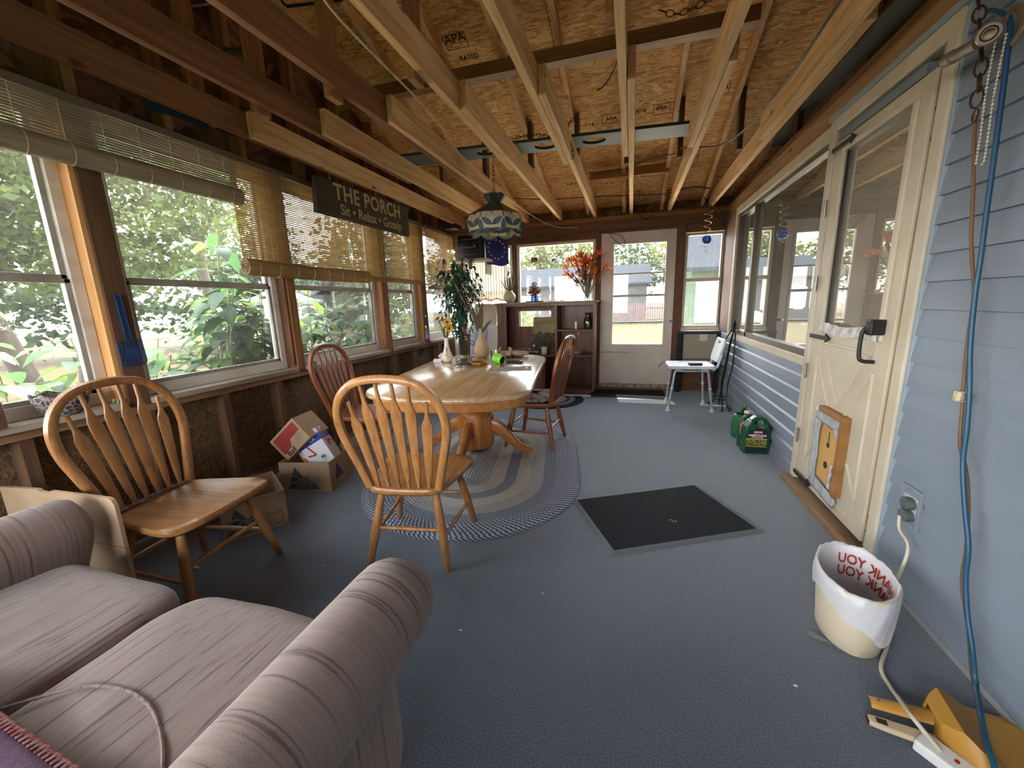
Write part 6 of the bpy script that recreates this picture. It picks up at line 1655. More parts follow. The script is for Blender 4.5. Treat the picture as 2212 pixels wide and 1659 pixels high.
# stickers on the far middle window
sk = thing('window_sticker', 'small flag sticker on the large far window', 'sticker'); c0 = onY(1147, 567, YF + .043); c1 = onY(1161, 556, YF + .043)
b = MB(); b.add([(c0.x, YF + .043, c0.z), (c1.x, YF + .043, c0.z), (c1.x, YF + .043, c1.z), (c0.x, YF + .043, c1.z)], [(0, 1, 2, 3)]); b.build('backing', mat('sticker_cream', S(170, 130, 100), .7), sk)
b = MB()
for i in range(4): z_ = c0.z + (c1.z - c0.z) * i / 4; b.cb((c0.x + c1.x) / 2, YF + .0425, z_ + .006, c1.x - c0.x, .0006, (c1.z - c0.z) / 9)
b.build('red_bars', M_['red_ink'], sk); b = MB(); b.cb(c1.x - .018, YF + .0422, c1.z - .014, .036, .0006, .03); b.build('blue_field', M_['navy'], sk)
sk = thing('window_sticker', 'small black motorcycle sticker on the large far window', 'sticker'); c0 = onY(1197, 562, YF + .043); b = MB()
for dx in (-.022, .022): b.tube([(c0.x + dx + .013 * math.cos(t_), YF + .0425, c0.z - .012 + .013 * math.sin(t_)) for t_ in [i * PI / 6 for i in range(12)]], .004, 4, True)
b.bar((c0.x - .022, YF + .0425, c0.z - .01), (c0.x + .01, YF + .0425, c0.z + .012), .003, .012, (0, 0, 1)); b.bar((c0.x + .022, YF + .0425, c0.z - .01), (c0.x + .008, YF + .0425, c0.z + .03), .003, .005, (0, 1, 0)); b.bar((c0.x - .03, YF + .0425, c0.z + .01), (c0.x + .012, YF + .0425, c0.z + .014), .003, .012, (0, 0, 1))
b.build('print', M_['black'], sk)

# ================================================================ far right corner
sc_ = thing('shower_chair', 'white plastic shower chair with grey tube legs facing the far door', 'chair', (.615, 4.52, 0), math.radians(2))
m_sh = mat('white_shower_plastic', S(214, 220, 224), .4); m_tube = mat('grey_aluminium', S(176, 180, 182), .4, .3)
b = MB(); op = [(-.20, -.20), (.21, -.20), (.225, -.15), (.225, .15), (.21, .2), (-.20, .2), (-.225, .15), (-.225, -.15)]; b.prism(op, .445, .48); seat_ = b.build('seat', m_sh, sc_, bev=.012, seg=3)
b = MB(); b.box(-.10, .10, .4805, .05, .135, .482); b.build('handle_slot', mat('slot_grey', S(150, 156, 160), .5), seat_, bev=.004)
b = MB(); Mk = T(.235, 0, .50) @ RY(math.radians(14)); b.prism([(-.16, .05), (-.13, .01), (.13, .01), (.16, .05), (.175, .20), (.15, .255), (-.15, .255), (-.175, .20)], -.012, .012, Mk @ Matrix(((0, 0, 1, 0), (1, 0, 0, 0), (0, 1, 0, 0), (0, 0, 0, 1)))); back_ = b.build('backrest', m_sh, sc_, bev=.01, seg=3)
b = MB(); b.box(-.0135, -.05, .20, .0135, .05, .225, Mk); b.build('grip_slot', M_['black'], back_, bev=.003)
for y_ in (-.155, .155):
    b = MB(); b.tube([Mk @ Vector((.012, y_, .10)), Mk @ Vector((.012, y_, -.02)), (.20, y_, .43)], .012, 8); b.build('back_support', m_sh, sc_, True)
for (x0, y0_), (x1, y1_) in [((-.15, -.15), (-.215, -.185)), ((-.15, .15), (-.195, .175)), ((.15, -.15), (.21, -.175)), ((.15, .15), (.19, .16))]:
    b = MB(); P_ = [Vector((x0 * .6, y0_, .438)), Vector((x0, y0_, .432)), Vector((x0 * 1.08, y0_, .40))] + [Vector((x0 * 1.08, y0_, .40)).lerp(Vector((x1, y1_, .02)), f) for f in (.35, .7, 1)]
    b.tube(P_, .0125, 10); lg = b.build('leg', m_tube, sc_, True)
    b = MB(); c = Vector((x1, y1_, 0)); b.lathe([(.026, 0), (.026, .008), (.016, .02), (.014, .05)], 14, T(c)); b.build('rubber_foot', m_sh, lg, True)
    b = MB(); q = P_[3].lerp(P_[4], .2); b.lathe([(.0155, -.012), (.0155, .012)], 12, T(q)); b.build('adjuster_collar', m_sh, lg, True)
b = MB(); b.tube([(-.15, -.15, .42), (.15, -.15, .42)], .009, 8); b.tube([(-.15, .15, .42), (.15, .15, .42)], .009, 8); b.tube([(0, -.15, .42), (0, .15, .42)], .009, 8); b.build('under_frame', m_tube, sc_, True)
kk = MB().box(-.065, -.035, 0, .065, .035, .022).build('case', M_['black'], None, bev=.004); tag(kk, 'small black case lying on the white shower chair seat', 'case'); kk.location = (.655, 4.42, .481); kk.rotation_euler = (0, 0, .1)
pn = thing('heater_panel', 'beige panel in a black padded frame standing under the far right window', 'panel', (0, 0, 0))
MB().box(.62, 5.20, .30, 1.0, 5.23, .74).build('panel', mat('beige_enamel', S(150, 138, 120), .5), pn, bev=.004)
for x0 in (.545, .985): MB().box(x0, 5.16, .02, x0 + .075, 5.24, .755).build('padded_post', mat('black_foam', S(34, 34, 38), .9), pn, bev=.02, seg=3)
MB().box(.54, 5.17, .735, 1.03, 5.235, .775).build('top_bar', M_['black'], pn, bev=.008)
b = MB(); b.tube([(.62, 5.19, .29), (1.0, 5.19, .29)], .01, 8); b.tube([(.62, 5.19, .43), (1.0, 5.19, .43)], .006, 8); b.build('cross_tube', M_['steel'], pn, True)
MB().box(.80, 5.195, .655, .885, 5.199, .735).build('paper_label', mat('cream_paper', S(206, 200, 184), .8), pn)
ir = thing('garden_obelisk', 'black wrought iron plant trellis leaning in the corner by the house wall', 'trellis', (.925, 4.545, 0))
ln = Vector((.085, -.03, .86)); m_i = M_['black_metal']
for k, (bx, by) in enumerate([(-.055, .085), (.01, -.165), (.07, -.12), (.035, .15)]):
    a = math.atan2(by, bx) if k != 1 else -1.9
    o = Vector((math.cos(a), math.sin(a), 0)); P_ = [ln, ln + o * .035 + Vector((0, 0, -.045)), ln * .80 + o * .085 + Vector((0, 0, 0)), ln * .55 + o * .082, ln * .3 + o * .07, ln * .08 + Vector((bx, by, 0)) * .75, Vector((bx, by, .035))]
    P_ += [Vector((bx, by, 0)) + o * (.022 - .022 * math.cos(t_) * (1 - t_ / 8)) + Vector((0, 0, .028 - .024 * math.sin(t_) * (1 - t_ / 9))) for t_ in (.5, 1.1, 1.7, 2.4, 3.2, 4.0, 4.8, 5.4)]
    for p in P_: p.x = min(p.x, 1.015 - .925)
    b = MB(); b.tube(spline(P_, 5), .0062, 7); b.build('rod', m_i, ir, True)
b = MB(); b.tube([(.065 * math.cos(t_) + .012, .09 * math.sin(t_), .11) for t_ in [i * PI / 8 for i in range(16)]], .005, 6, True); b.build('base_ring', m_i, ir, True)
b = MB(); b.lathe([(.006, -.02), (.012, 0), (.018, .02), (.014, .05), (.004, .068), (0, .07)], 12, T(ln)); b.build('finial', m_i, ir, True)
# watering can and weed killer jugs
wc = thing('watering_can', 'green plastic watering can standing by the house wall siding', 'watering can', (.925, 3.60, 0)); m_gr = mat('bottle_green_plastic', S(44, 116, 70), .4, c2=S(36, 100, 60), sc1=4)
b = MB(); b.lathe([(.070, 0), (.078, .012), (.076, .05), (.078, .06), (.074, .16), (.070, .185), (.052, .20), (.050, .196), (.06, .18), (.066, .16), (.068, .02), (0, .015)], 28); b.build('body', m_gr, wc, True)
b = MB(); b.tube(spline([(.0, .045, .195), (.01, .03, .235), (.015, -.0, .262), (.025, .06, .25), (.03, .085, .18), (.02, .08, .08)], 5), .011, 10); b.build('handle', m_gr, wc, True)
b = MB(); b.tube(spline([(.02, -.068, .04), (.035, -.12, .10), (.04, -.175, .185)], 5), [.018] * 6 + [.014] * 5, 10); spt = b.build('spout', m_gr, wc, True)
b = MB(); Mr = T(.042, -.19, .205) @ RX(math.radians(48)); b.lathe([(.014, -.035), (.044, -.004), (.046, .004), (.040, .008), (.0, .010)], 24, Mr); b.lathe([(.03, .0095), (.028, .0125), (.026, .0095)], 24, Mr, cap=False); b.lathe([(.018, .0098), (.016, .013), (.014, .0098)], 20, Mr, cap=False); b.build('rose', mat('pale_grey_rose', S(190, 186, 176), .5), spt, True)


def jug(name, label, loc, rz, w_, d_, h_, front):
    t = thing(name, label, 'jug', loc, rz, 'garden chemical jugs by the wall'); m_d = mat('dark_green_plastic_jug', S(16, 84, 54), .35, c2=S(12, 70, 46), sc1=4)
    out = [(-w_ / 2, 0), (w_ / 2, 0), (w_ / 2, h_ * .74), (w_ * .40, h_ * .93), (w_ * .22, h_), (-w_ * .10, h_), (-w_ * .26, h_ * .90), (-w_ * .44, h_ * .72), (-w_ / 2, h_ * .6)]
    ho = [(w_ * .36, h_ * .80), (w_ * .22, h_ * .92), (-w_ * .04, h_ * .925), (-w_ * .10, h_ * .84), (w_ * .10, h_ * .735), (w_ * .30, h_ * .72)]
    # outline with handle opening: split into a lower body and an arch over the handle
    body = [(-w_ / 2, 0), (w_ / 2, 0), (w_ / 2, h_ * .72), (w_ * .30, h_ * .70), (w_ * .10, h_ * .715), (-w_ * .10, h_ * .82), (-w_ * .26, h_ * .90), (-w_ * .44, h_ * .72), (-w_ / 2, h_ * .6)]
    arch = [(w_ / 2, h_ * .715), (w_ * .46, h_ * .84), (w_ * .36, h_ * .94), (w_ * .18, h_), (-w_ * .08, h_), (-w_ * .265, h_ * .895), (-w_ * .095, h_ * .815), (-w_ * .03, h_ * .905), (w_ * .16, h_ * .91), (w_ * .30, h_ * .85), (w_ * .36, h_ * .76), (w_ * .30, h_ * .695)]
    R_ = RX(PI / 2); b = MB(); b.prism(body, -d_ / 2, d_ / 2, R_); b.prism(arch, -d_ / 2 * .62, d_ / 2 * .62, R_); b.build('body', m_d, t, bev=.010, seg=3)
    if front:
        F = T(0, -d_ / 2 - .0006, 0) @ R_
        lb = MB(); lb.prism([(-w_ * .44, h_ * .06), (w_ * .40, h_ * .06), (w_ * .40, h_ * .60), (w_ * .30, h_ * .68), (-w_ * .10, h_ * .70), (-w_ * .32, h_ * .62), (-w_ * .44, h_ * .50)], 0, .0006, F); lbo = lb.build('label', mat('black_label', S(26, 28, 34), .5), t)
        b = MB(); b.prism([(-w_ * .14, h_ * .565), (w_ * .17, h_ * .565), (w_ * .19, h_ * .60), (w_ * .17, h_ * .645), (-w_ * .14, h_ * .645), (-w_ * .16, h_ * .60)], .0006, .0012, F); b.build('red_badge', M_['red_ink'], lbo)
        words('ORTHO', h_ * .058, M_['white'], lbo, F @ T(w_ * .015, h_ * .605, .0018), 'lettering', .0006)
        words('WEEDCLEAR', h_ * .075, M_['white'], lbo, F @ T(-w_ * .0, h_ * .515, .0012), 'lettering', .0008); words('LAWN WEED KILLER', h_ * .030, M_['white'], lbo, F @ T(0, h_ * .462, .0012), 'lettering', .0003)
        b = MB(); b.prism([(-w_ * .43, h_ * .40), (w_ * .39, h_ * .40), (w_ * .39, h_ * .435), (-w_ * .43, h_ * .435)], .0006, .001, F); b.prism([(-w_ * .43, h_ * .205), (w_ * .39, h_ * .205), (w_ * .39, h_ * .225), (-w_ * .43, h_ * .225)], .0006, .001, F); b.build('orange_band', mat('label_orange', S(222, 150, 60), .5), lbo)
        b = MB(); b.prism([(-w_ * .42, h_ * .24), (w_ * .38, h_ * .24), (w_ * .38, h_ * .39), (-w_ * .42, h_ * .39)], .0006, .001, F); b.build('leaf_picture', mat('label_leaves', S(48, 70, 34), .6, c2=S(134, 160, 70), sc1=110, lo=.45, hi=.58), lbo)
        b = MB(); b.box(w_ / 2, -.02, h_ * .35, w_ / 2 + .022, .02, h_ * .62); b.box(w_ / 2 + .004, -.015, h_ * .62, w_ / 2 + .05, .015, h_ * .80, T(0, 0, 0)); b.box(w_ / 2 + .01, -.012, h_ * .2, w_ / 2 + .034, .012, h_ * .36); b.build('trigger_sprayer', M_['black'], t, bev=.005)
        b = MB(); b.tube(spline([(w_ / 2 + .02, -.013, h_ * .48), (w_ / 2 + .026, -.022, h_ * .5), (w_ / 2 + .03, -.013, h_ * .52)], 5), .003, 5); b.build('sprayer_clip', M_['steel'], t)
    else:
        b = MB(); b.lathe([(.022, 0), (.022, .022), (.018, .026), (0, .027)], 18, T(-w_ * .06, 0, h_ * .985)); b.build('cap', mat('white_red_cap', S(226, 214, 206), .4), t, True)
        b = MB(); b.lathe([(.0235, 0), (.0235, .010)], 18, T(-w_ * .06, 0, h_ * .98)); b.build('cap_ring', M_['red_ink'], t, True)
        b = MB(); b.prism([(-w_ * .40, h_ * .4), (-w_ * .2, h_ * .4), (-w_ * .2, h_ * .82), (-w_ * .30, h_ * .80), (-w_ * .42, h_ * .70)], 0, .0008, T(0, -d_ / 2 - .001, 0) @ R_); b.build('orange_label', bpy.data.materials['label_orange'], t)
    return t


jug('jug', 'dark green weed killer jug with black front label and trigger sprayer', (.925, 3.235, 0), math.radians(4), .172, .10, .285, True)
jug('jug', 'green jug with white and red cap half hidden behind the weed killer jug', (.905, 3.37, 0), math.radians(-8), .13, .085, .262, False)

# ================================================================ foreground right
tc_ = thing('waste_basket', 'cream oval waste basket standing by the siding with a bag folded over its rim', 'bin', (.765, 1.472, 0), math.radians(-14))
b = MB(); b.lathe([(.105, 0), (.112, .006), (.116, .05), (.1165, .052), (.134, .222), (.134, .232), (.129, .232), (.112, .05), (.104, .01), (0, .008)], 40, None, .80, 1.22); b.build('bucket', mat('cream_plastic', S(222, 206, 178), .45, c2=S(206, 186, 156), sc1=6, lo=.5, hi=.8), tc_, True)
m_bag = mat('white_bag_film', S(232, 232, 236), .3, transl=.25, bump=.7, sc1=38, detail=3)
bg_ = thing('bin_bag', 'white plastic shopping bag lining the cream waste basket, red printing inside', 'bag', (.765, 1.472, 0), math.radians(-14))
random.seed(14)


def bagf(u, v):
    a = 2 * PI * u
    drop = .05 + .035 * math.sin(a * 2 + 1.2) + .02 * math.sin(a * 5) + (.13 if math.cos(a + 1.25) > .55 else 0) * max(0, (math.cos(a + 1.25) - .55) / .45)
    if v < .45:
        t_ = v / .45; r_ = .100 + .026 * t_; z_ = .03 + (.236 - .03) * t_
    else:
        t_ = (v - .45) / .55; r_ = .126 + .016 * min(1, t_ * 4) - .004 * t_; z_ = .236 + .008 * math.sin(PI * min(1, t_ * 4)) - drop * t_
    w_ = .0022 * math.sin(a * 9 + v * 8) * (0.4 + v) + .0014 * math.sin(a * 23 + v * 14) * (.3 + v)
    return ((r_ + w_ * .6) * .80 * math.cos(a), (r_ + w_ * .6) * 1.22 * math.sin(a), z_ + w_)


b = MB(); b.grid(bagf, 120, 26, True); b.build('film', m_bag, bg_, smooth=2)
# red lettering printed on the far inner side, seen reversed
for k, (s_, z_) in enumerate((('THANK YOU', .19), ('THANK YOU', .145))):
    o = words(s_, .05, mat('red_bag_print%d' % k, S(190, 70, 60), .6), bg_, Matrix.Identity(4), 'lettering', .001)
    for v in o.data.vertices:
        x, y = v.co.x, v.co.y; a = math.radians(38) - (-x) / .125; z2 = z_ + y
        r_ = .100 + .026 * (z2 - .03) / .206 - .0065
        v.co = (r_ * .80 * math.cos(a), r_ * 1.22 * math.sin(a), z2)
wr = thing('wrapper', 'crinkled clear plastic wrapper on the carpet beside the waste basket', 'wrapper', (.672, 1.385, .001), math.radians(-28))
b = MB(); b.grid(lambda u, v: (u * .11 - .055, .022 * (v - .5) * (1 + .3 * math.sin(u * 9)), .003 + .005 * abs(math.sin(u * 16 + v * 5))), 30, 6); b.build('film', glass('clear_film', .18, (.86, .87, .88, 1), .1, .12), wr, smooth=2)
# dustpan pair
dp = thing('dustpan', 'yellow plastic dustpan face down on the carpet by the wall', 'dustpan', (.80, 1.13, 0), math.radians(-8))
m_ye = mat('ochre_plastic', S(192, 142, 58), .5, c2=S(176, 128, 50), sc1=5)
b = MB()


def pan(u, v):
    x = -.0 + u * .235; wd = .03 + .075 * min(1, u * 4) ** .6 + .03 * u
    y = (v - .5) * 2 * wd - .02 * u
    z = .022 + .05 * max(0, 1 - abs(u - .14) * 3.2) + .012 * (1 - u)
    ed = abs(v - .5) * 2
    z = z * (1 - max(0, ed - .75) * 3.4 * .9) + .004
    return (x, y, max(.006, z - .02 * max(0, u - .5)))


b.grid(pan, 30, 24); b.build('pan', m_ye, dp, smooth=True, solid=.003)
b = MB(); b.grid(lambda u, v: (-.125 + u * .16, (v - .5) * .036 * (1 + .4 * u), .045 + .012 * u - .012 * (2 * v - 1) ** 2 * (1 if u < .8 else .6)), 14, 9); hn = b.build('handle', m_ye, dp, smooth=True, solid=.003)
b = MB(); b.tube([(-.105, 0, .0462), (-.105, 0, .0478)], .004, 10); b.build('hang_hole', M_['ink'], hn)
br_ = thing('hand_brush', 'beige plastic brush handle and back lying under the yellow dustpan', 'brush', (.79, 1.09, 0), math.radians(-10))
b = MB(); b.prism([(-.135, -.020), (-.10, -.024), (.02, -.028), (.24, -.05), (.24, .02), (.02, .012), (-.10, .010), (-.135, .006)], .008, .024); b.build('brush_back', mat('beige_plastic', S(206, 186, 152), .5), br_, bev=.006, seg=3)
b = MB(); b.box(-.137, -.017, .010, -.134, .003, .021); b.box(-.118, -.015, .0235, -.095, .001, .0245); b.build('handle_slot', M_['ink'], br_)
b = MB(); b.box(.06, -.045, .0, .235, .012, .009); b.build('bristles', M_['black'], br_)
# outlet and cords
ou = thing('outlet', 'blue grey outdoor outlet cover on the siding with two plugs', 'outlet', (XR - .012, 1.715, .375))
b = MB(); b.box(-.010, -.055, -.075, .004, -.043, .075); b.box(-.010, .043, -.075, .004, .055, .075); b.box(-.010, -.043, -.075, .004, .043, -.062); b.box(-.010, -.043, .062, .004, .043, .075); b.build('cover_frame', M_['siding'], ou, bev=.003)
MB().box(-.003, -.043, -.062, .003, .043, .062).build('socket_plate', mat('pale_socket', S(186, 190, 190), .5), ou)
for z_ in (.012, -.036):
    b = MB(); b.lathe([(.022, 0), (.024, .012), (.021, .024), (.012, .028)], 18, T(-.003, -.004, z_) @ RY(-PI / 2), 1.0, 1.25); b.build('flap_plug', mat('grey_socket_flap', S(86, 92, 92), .5), ou, True)
pc_ = thing('extension_cord', 'cream extension cord running from the outlet past the waste basket to the power strip', 'cord')
P_ = [Vector((.995, 1.71, .335)), Vector((.99, 1.69, .29)), onX(1962, 1180, .985), onX(1945, 1235, .96), Vector((.93, 1.60, .02)), onZ(1910, 1340, .006), onZ(1920, 1380, .006), onZ(1903, 1440, .006), onZ(1922, 1482, .006), Vector((.70, 1.185, .05)), onZ(1968, 1545, .075), onZ(2000, 1585, .06), onZ(2040, 1632, .02)]
P_[9] = (P_[8] + onZ(1968, 1545, .075)) / 2
b = MB(); b.tube(spline(P_, 8), .0058, 8); b.build('flex', mat('cream_flex', S(206, 196, 174), .5), pc_, True)
b = MB(); q = onX(1962, 1180, .985); b.box(-.001, -.012, -.012, .001, .03, .012, T(q) @ RZ(-.5)); b.build('tag', M_['white'], pc_)
ps = thing('power_strip', 'white power strip end on the carpet at the bottom edge', 'power strip', tuple(onZ(2062, 1668, 0)), math.radians(-50)); MB().box(-.07, -.028, 0, .30, .028, .032, RZ(0)).build('body', M_['white'], ps, bev=.005)
b = MB(); b.tube([(.0, 0, .032), (.0, 0, .034)], .005, 10); b.build('reset_button', M_['red_ink'], ps)
# chain, cords and fittings hanging at the top right
XH = .985
hc = thing('chain', 'rusty chain with a loose end link hanging down the siding beside the storm door', 'chain')
chain([onX(2112, -10, XH), onX(2116, 40, XH), onX(2120, 120, XH), onX(2116, 170, XH), onX(2108, 230, XH)], .040, .0032, 'rust', hc, wdt=.40)
b = MB(); c = onX(2107, 250, XH); b.tube([(c.x, c.y + .012 * math.cos(t_), c.z + .018 * math.sin(t_)) for t_ in [i * PI / 6 for i in range(12)]], .0022, 5, True); b.tube([(c.x + .01 * math.cos(t_), c.y, onX(2120, 10, XH).z + .03 * math.sin(t_) + .02) for t_ in [i * PI / 6 for i in range(12)]], .004, 6, True); b.build('end_link', M_['rust'], hc, True)
ec = thing('extension_cord', 'brown extension cord hanging from the rusty chain to the floor', 'cord')
P_ = [(2107, 250), (2104, 320), (2102, 420), (2098, 520), (2103, 640), (2090, 740), (2080, 850), (2079, 880), (2074, 960), (2086, 1010), (2092, 1080), (2088, 1180), (2078, 1260), (2092, 1360), (2098, 1440), (2104, 1500)]
P3 = [onX(x, y, XH + (.005 if y < 900 else .005)) for x, y in P_]; P3[-1] = onX(2106, 1492, 1.0)
b = MB(); b.tube(spline(P3, 6), .0048, 7); b.build('flex', mat('tan_brown_flex', S(118, 86, 58), .6), ec, True)
c = onX(2080, 856, XH); b = MB(); b.cb(c.x - .008, c.y, c.z, .022, .026, .034); pl = b.build('connector', mat('dirty_white_plug', S(206, 194, 160), .5, c2=S(110, 90, 64), sc1=40, lo=.5, hi=.62), ec, bev=.006)
tc2 = thing('hose', 'teal garden hose hanging down the siding and over the dustpan', 'hose')
P_ = [(2182, 50), (2172, 150), (2150, 320), (2132, 450), (2118, 560), (2106, 640), (2096, 750), (2094, 850), (2088, 930), (2080, 1000), (2084, 1090), (2092, 1180), (2086, 1250), (2090, 1330), (2100, 1400), (2108, 1480)]
P3 = [onX(2140, 22, 1.0), onX(2162, 30, .98)] + [onX(x, y, XH - .012) for x, y in P_] + [onZ(2118, 1540, .082), onZ(2130, 1600, .088), onZ(2150, 1660, .080), onZ(2170, 1720, .05)]
b = MB(); b.tube(spline(P3, 6), .0068, 8); b.build('tube', mat('teal_hose', S(26, 84, 104), .45, c2=S(26, 64, 104), sc1=3), tc2, True)
bc_ = thing('bead_chain', 'loop of white ball chain hanging beside the teal hose', 'chain'); b = MB()
for P_ in ([(2152, 84), (2140, 140), (2128, 210), (2118, 290), (2110, 340), (2108, 356)], [(2174, 74), (2160, 140), (2146, 210), (2136, 280), (2126, 345), (2116, 358)]):
    PP = spline([onX(x, y, XH - .03) for x, y in P_], 40); acc = 0; last = PP[0]; b.ball(last, .0032, 6, 4)
    for p in PP:
        if (p - last).length > .0092: b.ball(p, .0032, 6, 4); last = p
    b.tube(PP[::8], .0009, 4)
b.build('beads', mat('white_bead', S(214, 206, 180), .35), bc_, True)
pp_ = thing('pipe_fitting', 'grey pipe elbow fixed at the top of the siding', 'pipe fitting')
a0 = onX(2045, 130, .94); a1 = onX(2115, 92, .94); b = MB(); b.tube([a1 + (a0 - a1) * 1.0, a1], .017, 18); b.tube([a1 + (a0 - a1) * 1.0, a1 + (a0 - a1) * .75], .0195, 18); b.build('pipe', M_['grey_pipe'], pp_, True)
b = MB(); d = (a0 - a1).normalized(); b.tube([a0 + d * .0005, a0 + d * .001], .0145, 16); b.build('pipe_bore', M_['ink'], pp_)
c = onX(2137, 72, .935); dirc = (Vector((0, 0, EYE)) - c).normalized() * .75 + Vector((-.2, -.3, -.2)); dirc.normalize(); Mq = T(c) @ dirc.to_track_quat('Z', 'Y').to_matrix().to_4x4()
b = MB(); b.lathe([(.014, -.05), (.024, -.03), (.027, .006), (.024, .010), (.018, .010), (.017, -.01), (.012, -.012), (.0, -.012)], 24, Mq); b.lathe([(.0145, -.012), (.0145, .006), (.012, .006), (.012, -.012)], 20, Mq, cap=False); b.build('socket_ring', mat('dull_socket', S(150, 138, 118), .4, .4), pp_, True)
hk = thing('hook', 'curved dull steel hook at the top corner holding the teal hose', 'hook'); b = MB()
P_ = [onX(2168, 50, .965), onX(2180, 28, .965), (onX(2196, 16, .965)), onX(2208, 30, .965), onX(2208, 58, .965), onX(2196, 80, .965), onX(2185, 95, .965)]; PP = spline(P_, 6)
b.tube(PP, .009, 8, flat=.45); b.build('bar', mat('dull_hook_steel', S(128, 110, 88), .45, .5), hk, True); b = MB(); q = P_[2]; b.tube([q, Vector((1.028, q.y, q.z))], .004, 6); b.build('screw', M_['steel'], hk)
# scraps on the carpet
random.seed(31); ms = mat('white_scrap', S(214, 210, 204), .8)
for i, (x, y, s_) in enumerate([(1718, 1482, .010), (995, 1362, .008), (1172, 1282, .006), (820, 1302, .007), (700, 1222, .007), (1350, 1012, .007), (1590, 1010, .007), (1440, 990, .006)]):
    b = MB(); p = onZ(x, y, 0); b.add([(-s_ * .7, -s_ * .3, .001), (s_ * .5, -s_ * .4, .001), (s_ * .7, s_ * .2, .003), (-.2 * s_, s_ * .5, .002)], [(0, 1, 2, 3)])
    tag(b.build('paper_scrap', ms, None), 'tiny pale paper scrap lying loose on the carpet', 'scrap', 'loose scraps on the carpet').location = p
b = MB(); leaf_verts(b, (0, 0, .004), (1, .2, .05), (0, 0, 1), .075, .028, .3, .2); q = tag(b.build('leaf_scrap', mat('curled_pale_leaf', S(176, 164, 146), .8), None), 'curled pale dry leaf on the carpet before the loveseat', 'leaf'); q.location = onZ(398, 1232, 0); q.rotation_euler = (0, 0, .3)
b = MB(); b.tube(spline([(-.02, 0, .012), (-.005, .012, .013), (.005, -.008, .013), (.02, .006, .012), (.014, .016, .012)], 5), .0012, 4); q = tag(b.build('straw_scrap', mat('straw', S(196, 176, 140), .8), None), 'wisp of straw on the black ribbed mat', 'straw'); q.location = onZ(1452, 1130, .0)
# ================================================================ outdoors
GZ = -.42
M_['lawn'] = mat('summer_lawn', S(50, 66, 17), .95, c2=S(58, 64, 22), sc1=1.1, detail=6, lo=.35, hi=.7, bump=.4, bs=60, spec=.1)
M_['lawn_dry'] = mat('dry_lawn', S(56, 46, 22), .95, c2=S(46, 42, 19), sc1=.7, detail=6, lo=.35, hi=.7, spec=.1)
struct(MB().box(-2.8, -40, GZ - .3, 70, 90, GZ).build('lawn', M_['lawn'])); struct(MB().box(-70, -40, GZ - .3, -2.8, 90, GZ - .001).build('lawn', M_['lawn_dry']))
M_['bounce_slab'] = mat('pale_bounce_concrete', S(206, 196, 176), .9, c2=S(190, 178, 156), sc1=2)  # added slabs, unseen below the sills, bouncing sunlight onto the ceiling
struct(MB().box(-8.2, -3, GZ - .05, -3.7, 11, GZ + .012).build('bounce_slab', M_['bounce_slab'])); struct(MB().box(-3.6, 5.6, GZ - .05, 3.0, 11.5, GZ + .012).build('bounce_slab', M_['bounce_slab']))
struct(MB().box(XL - .135, YB - .1, GZ, XR + .5, YF + .105, -.051).build('wall_foundation', M_['grey_pipe']))


def foliage(b, c, r, n, size, seed, hollow=.55, droop=.3):
    rnd = random.Random(seed)
    for i in range(n):
        v = Vector((rnd.gauss(0, 1), rnd.gauss(0, 1), rnd.gauss(0, 1))).normalized() * (hollow + (1 - hollow) * rnd.random())
        # lumpy outline
        k = 1 + .22 * math.sin(v.x * 5 + seed) * math.sin(v.y * 6 + seed * 2) + .18 * math.sin(v.z * 7 + seed)
        p = Vector(c) + Vector((v.x * r[0], v.y * r[1], v.z * r[2])) * k
        s_ = size * rnd.uniform(.6, 1.3)
        d = Vector((rnd.gauss(0, 1), rnd.gauss(0, 1), rnd.gauss(-droop, .6))).normalized(); u = d.orthogonal().normalized(); q = d.cross(u); a = rnd.uniform(0, PI)
        u, q = u * math.cos(a) + q * math.sin(a), q * math.cos(a) - u * math.sin(a)
        b.add([p - u * s_ * .3, p - d * s_ * .5 + q * s_ * .1, p + u * s_ * .3, p + d * s_ * .5], [(0, 1, 2, 3)])


def leafmat(name, c, c2, tl=.45): return mat(name, c, .6, c2=c2, sc1=.9, detail=5, lo=.35, hi=.65, transl=tl, spec=.2)


L1 = leafmat('maple_foliage', S(54, 68, 34), S(78, 88, 44)); L2 = leafmat('deep_foliage', S(38, 54, 33), S(56, 68, 40)); L3 = leafmat('yellow_green_foliage', S(86, 90, 46), S(66, 76, 40)); L4 = leafmat('conifer_foliage', S(40, 52, 40), S(56, 66, 48))
bark = mat('grey_bark', S(70, 61, 51), .9, c2=S(48, 42, 36), sc1=6, st=(1, 1, .2), bump=.5)


def tree(label, base, h, tr, blobs, m, size=.16, lean=(0, 0), group='trees on the lawn', cat='tree', seed=1, branches=True, mult=1.0):
    t = thing('tree', label, cat, (base[0], base[1], GZ), 0, group)
    b = MB(); top = Vector((lean[0], lean[1], h)); P_ = spline([(0, 0, -.05), top * .3 + Vector((.05 * tr, 0, 0)), top * .65, top], 5)
    b.tube(P_, [tr * (1.25 if i == 0 else 1) * (1 - .75 * i / (len(P_) - 1)) for i in range(len(P_))], 10)
    if branches:
        for k, (c, r, n) in enumerate(blobs[:6]): b.tube(spline([top * (.45 + .07 * k), (top * .5 + Vector(c)) / 2 + Vector((0, 0, -.1)), Vector(c)], 4), [tr * .4 * (1 - i / 9) + .01 for i in range(9)], 6)
    b.build('trunk', bark, t, True)
    b = MB()
    for k, (c, r, n) in enumerate(blobs): foliage(b, c, r, int(n * mult), size, seed * 10 + k)
    b.build('crown', m, t)
    return t


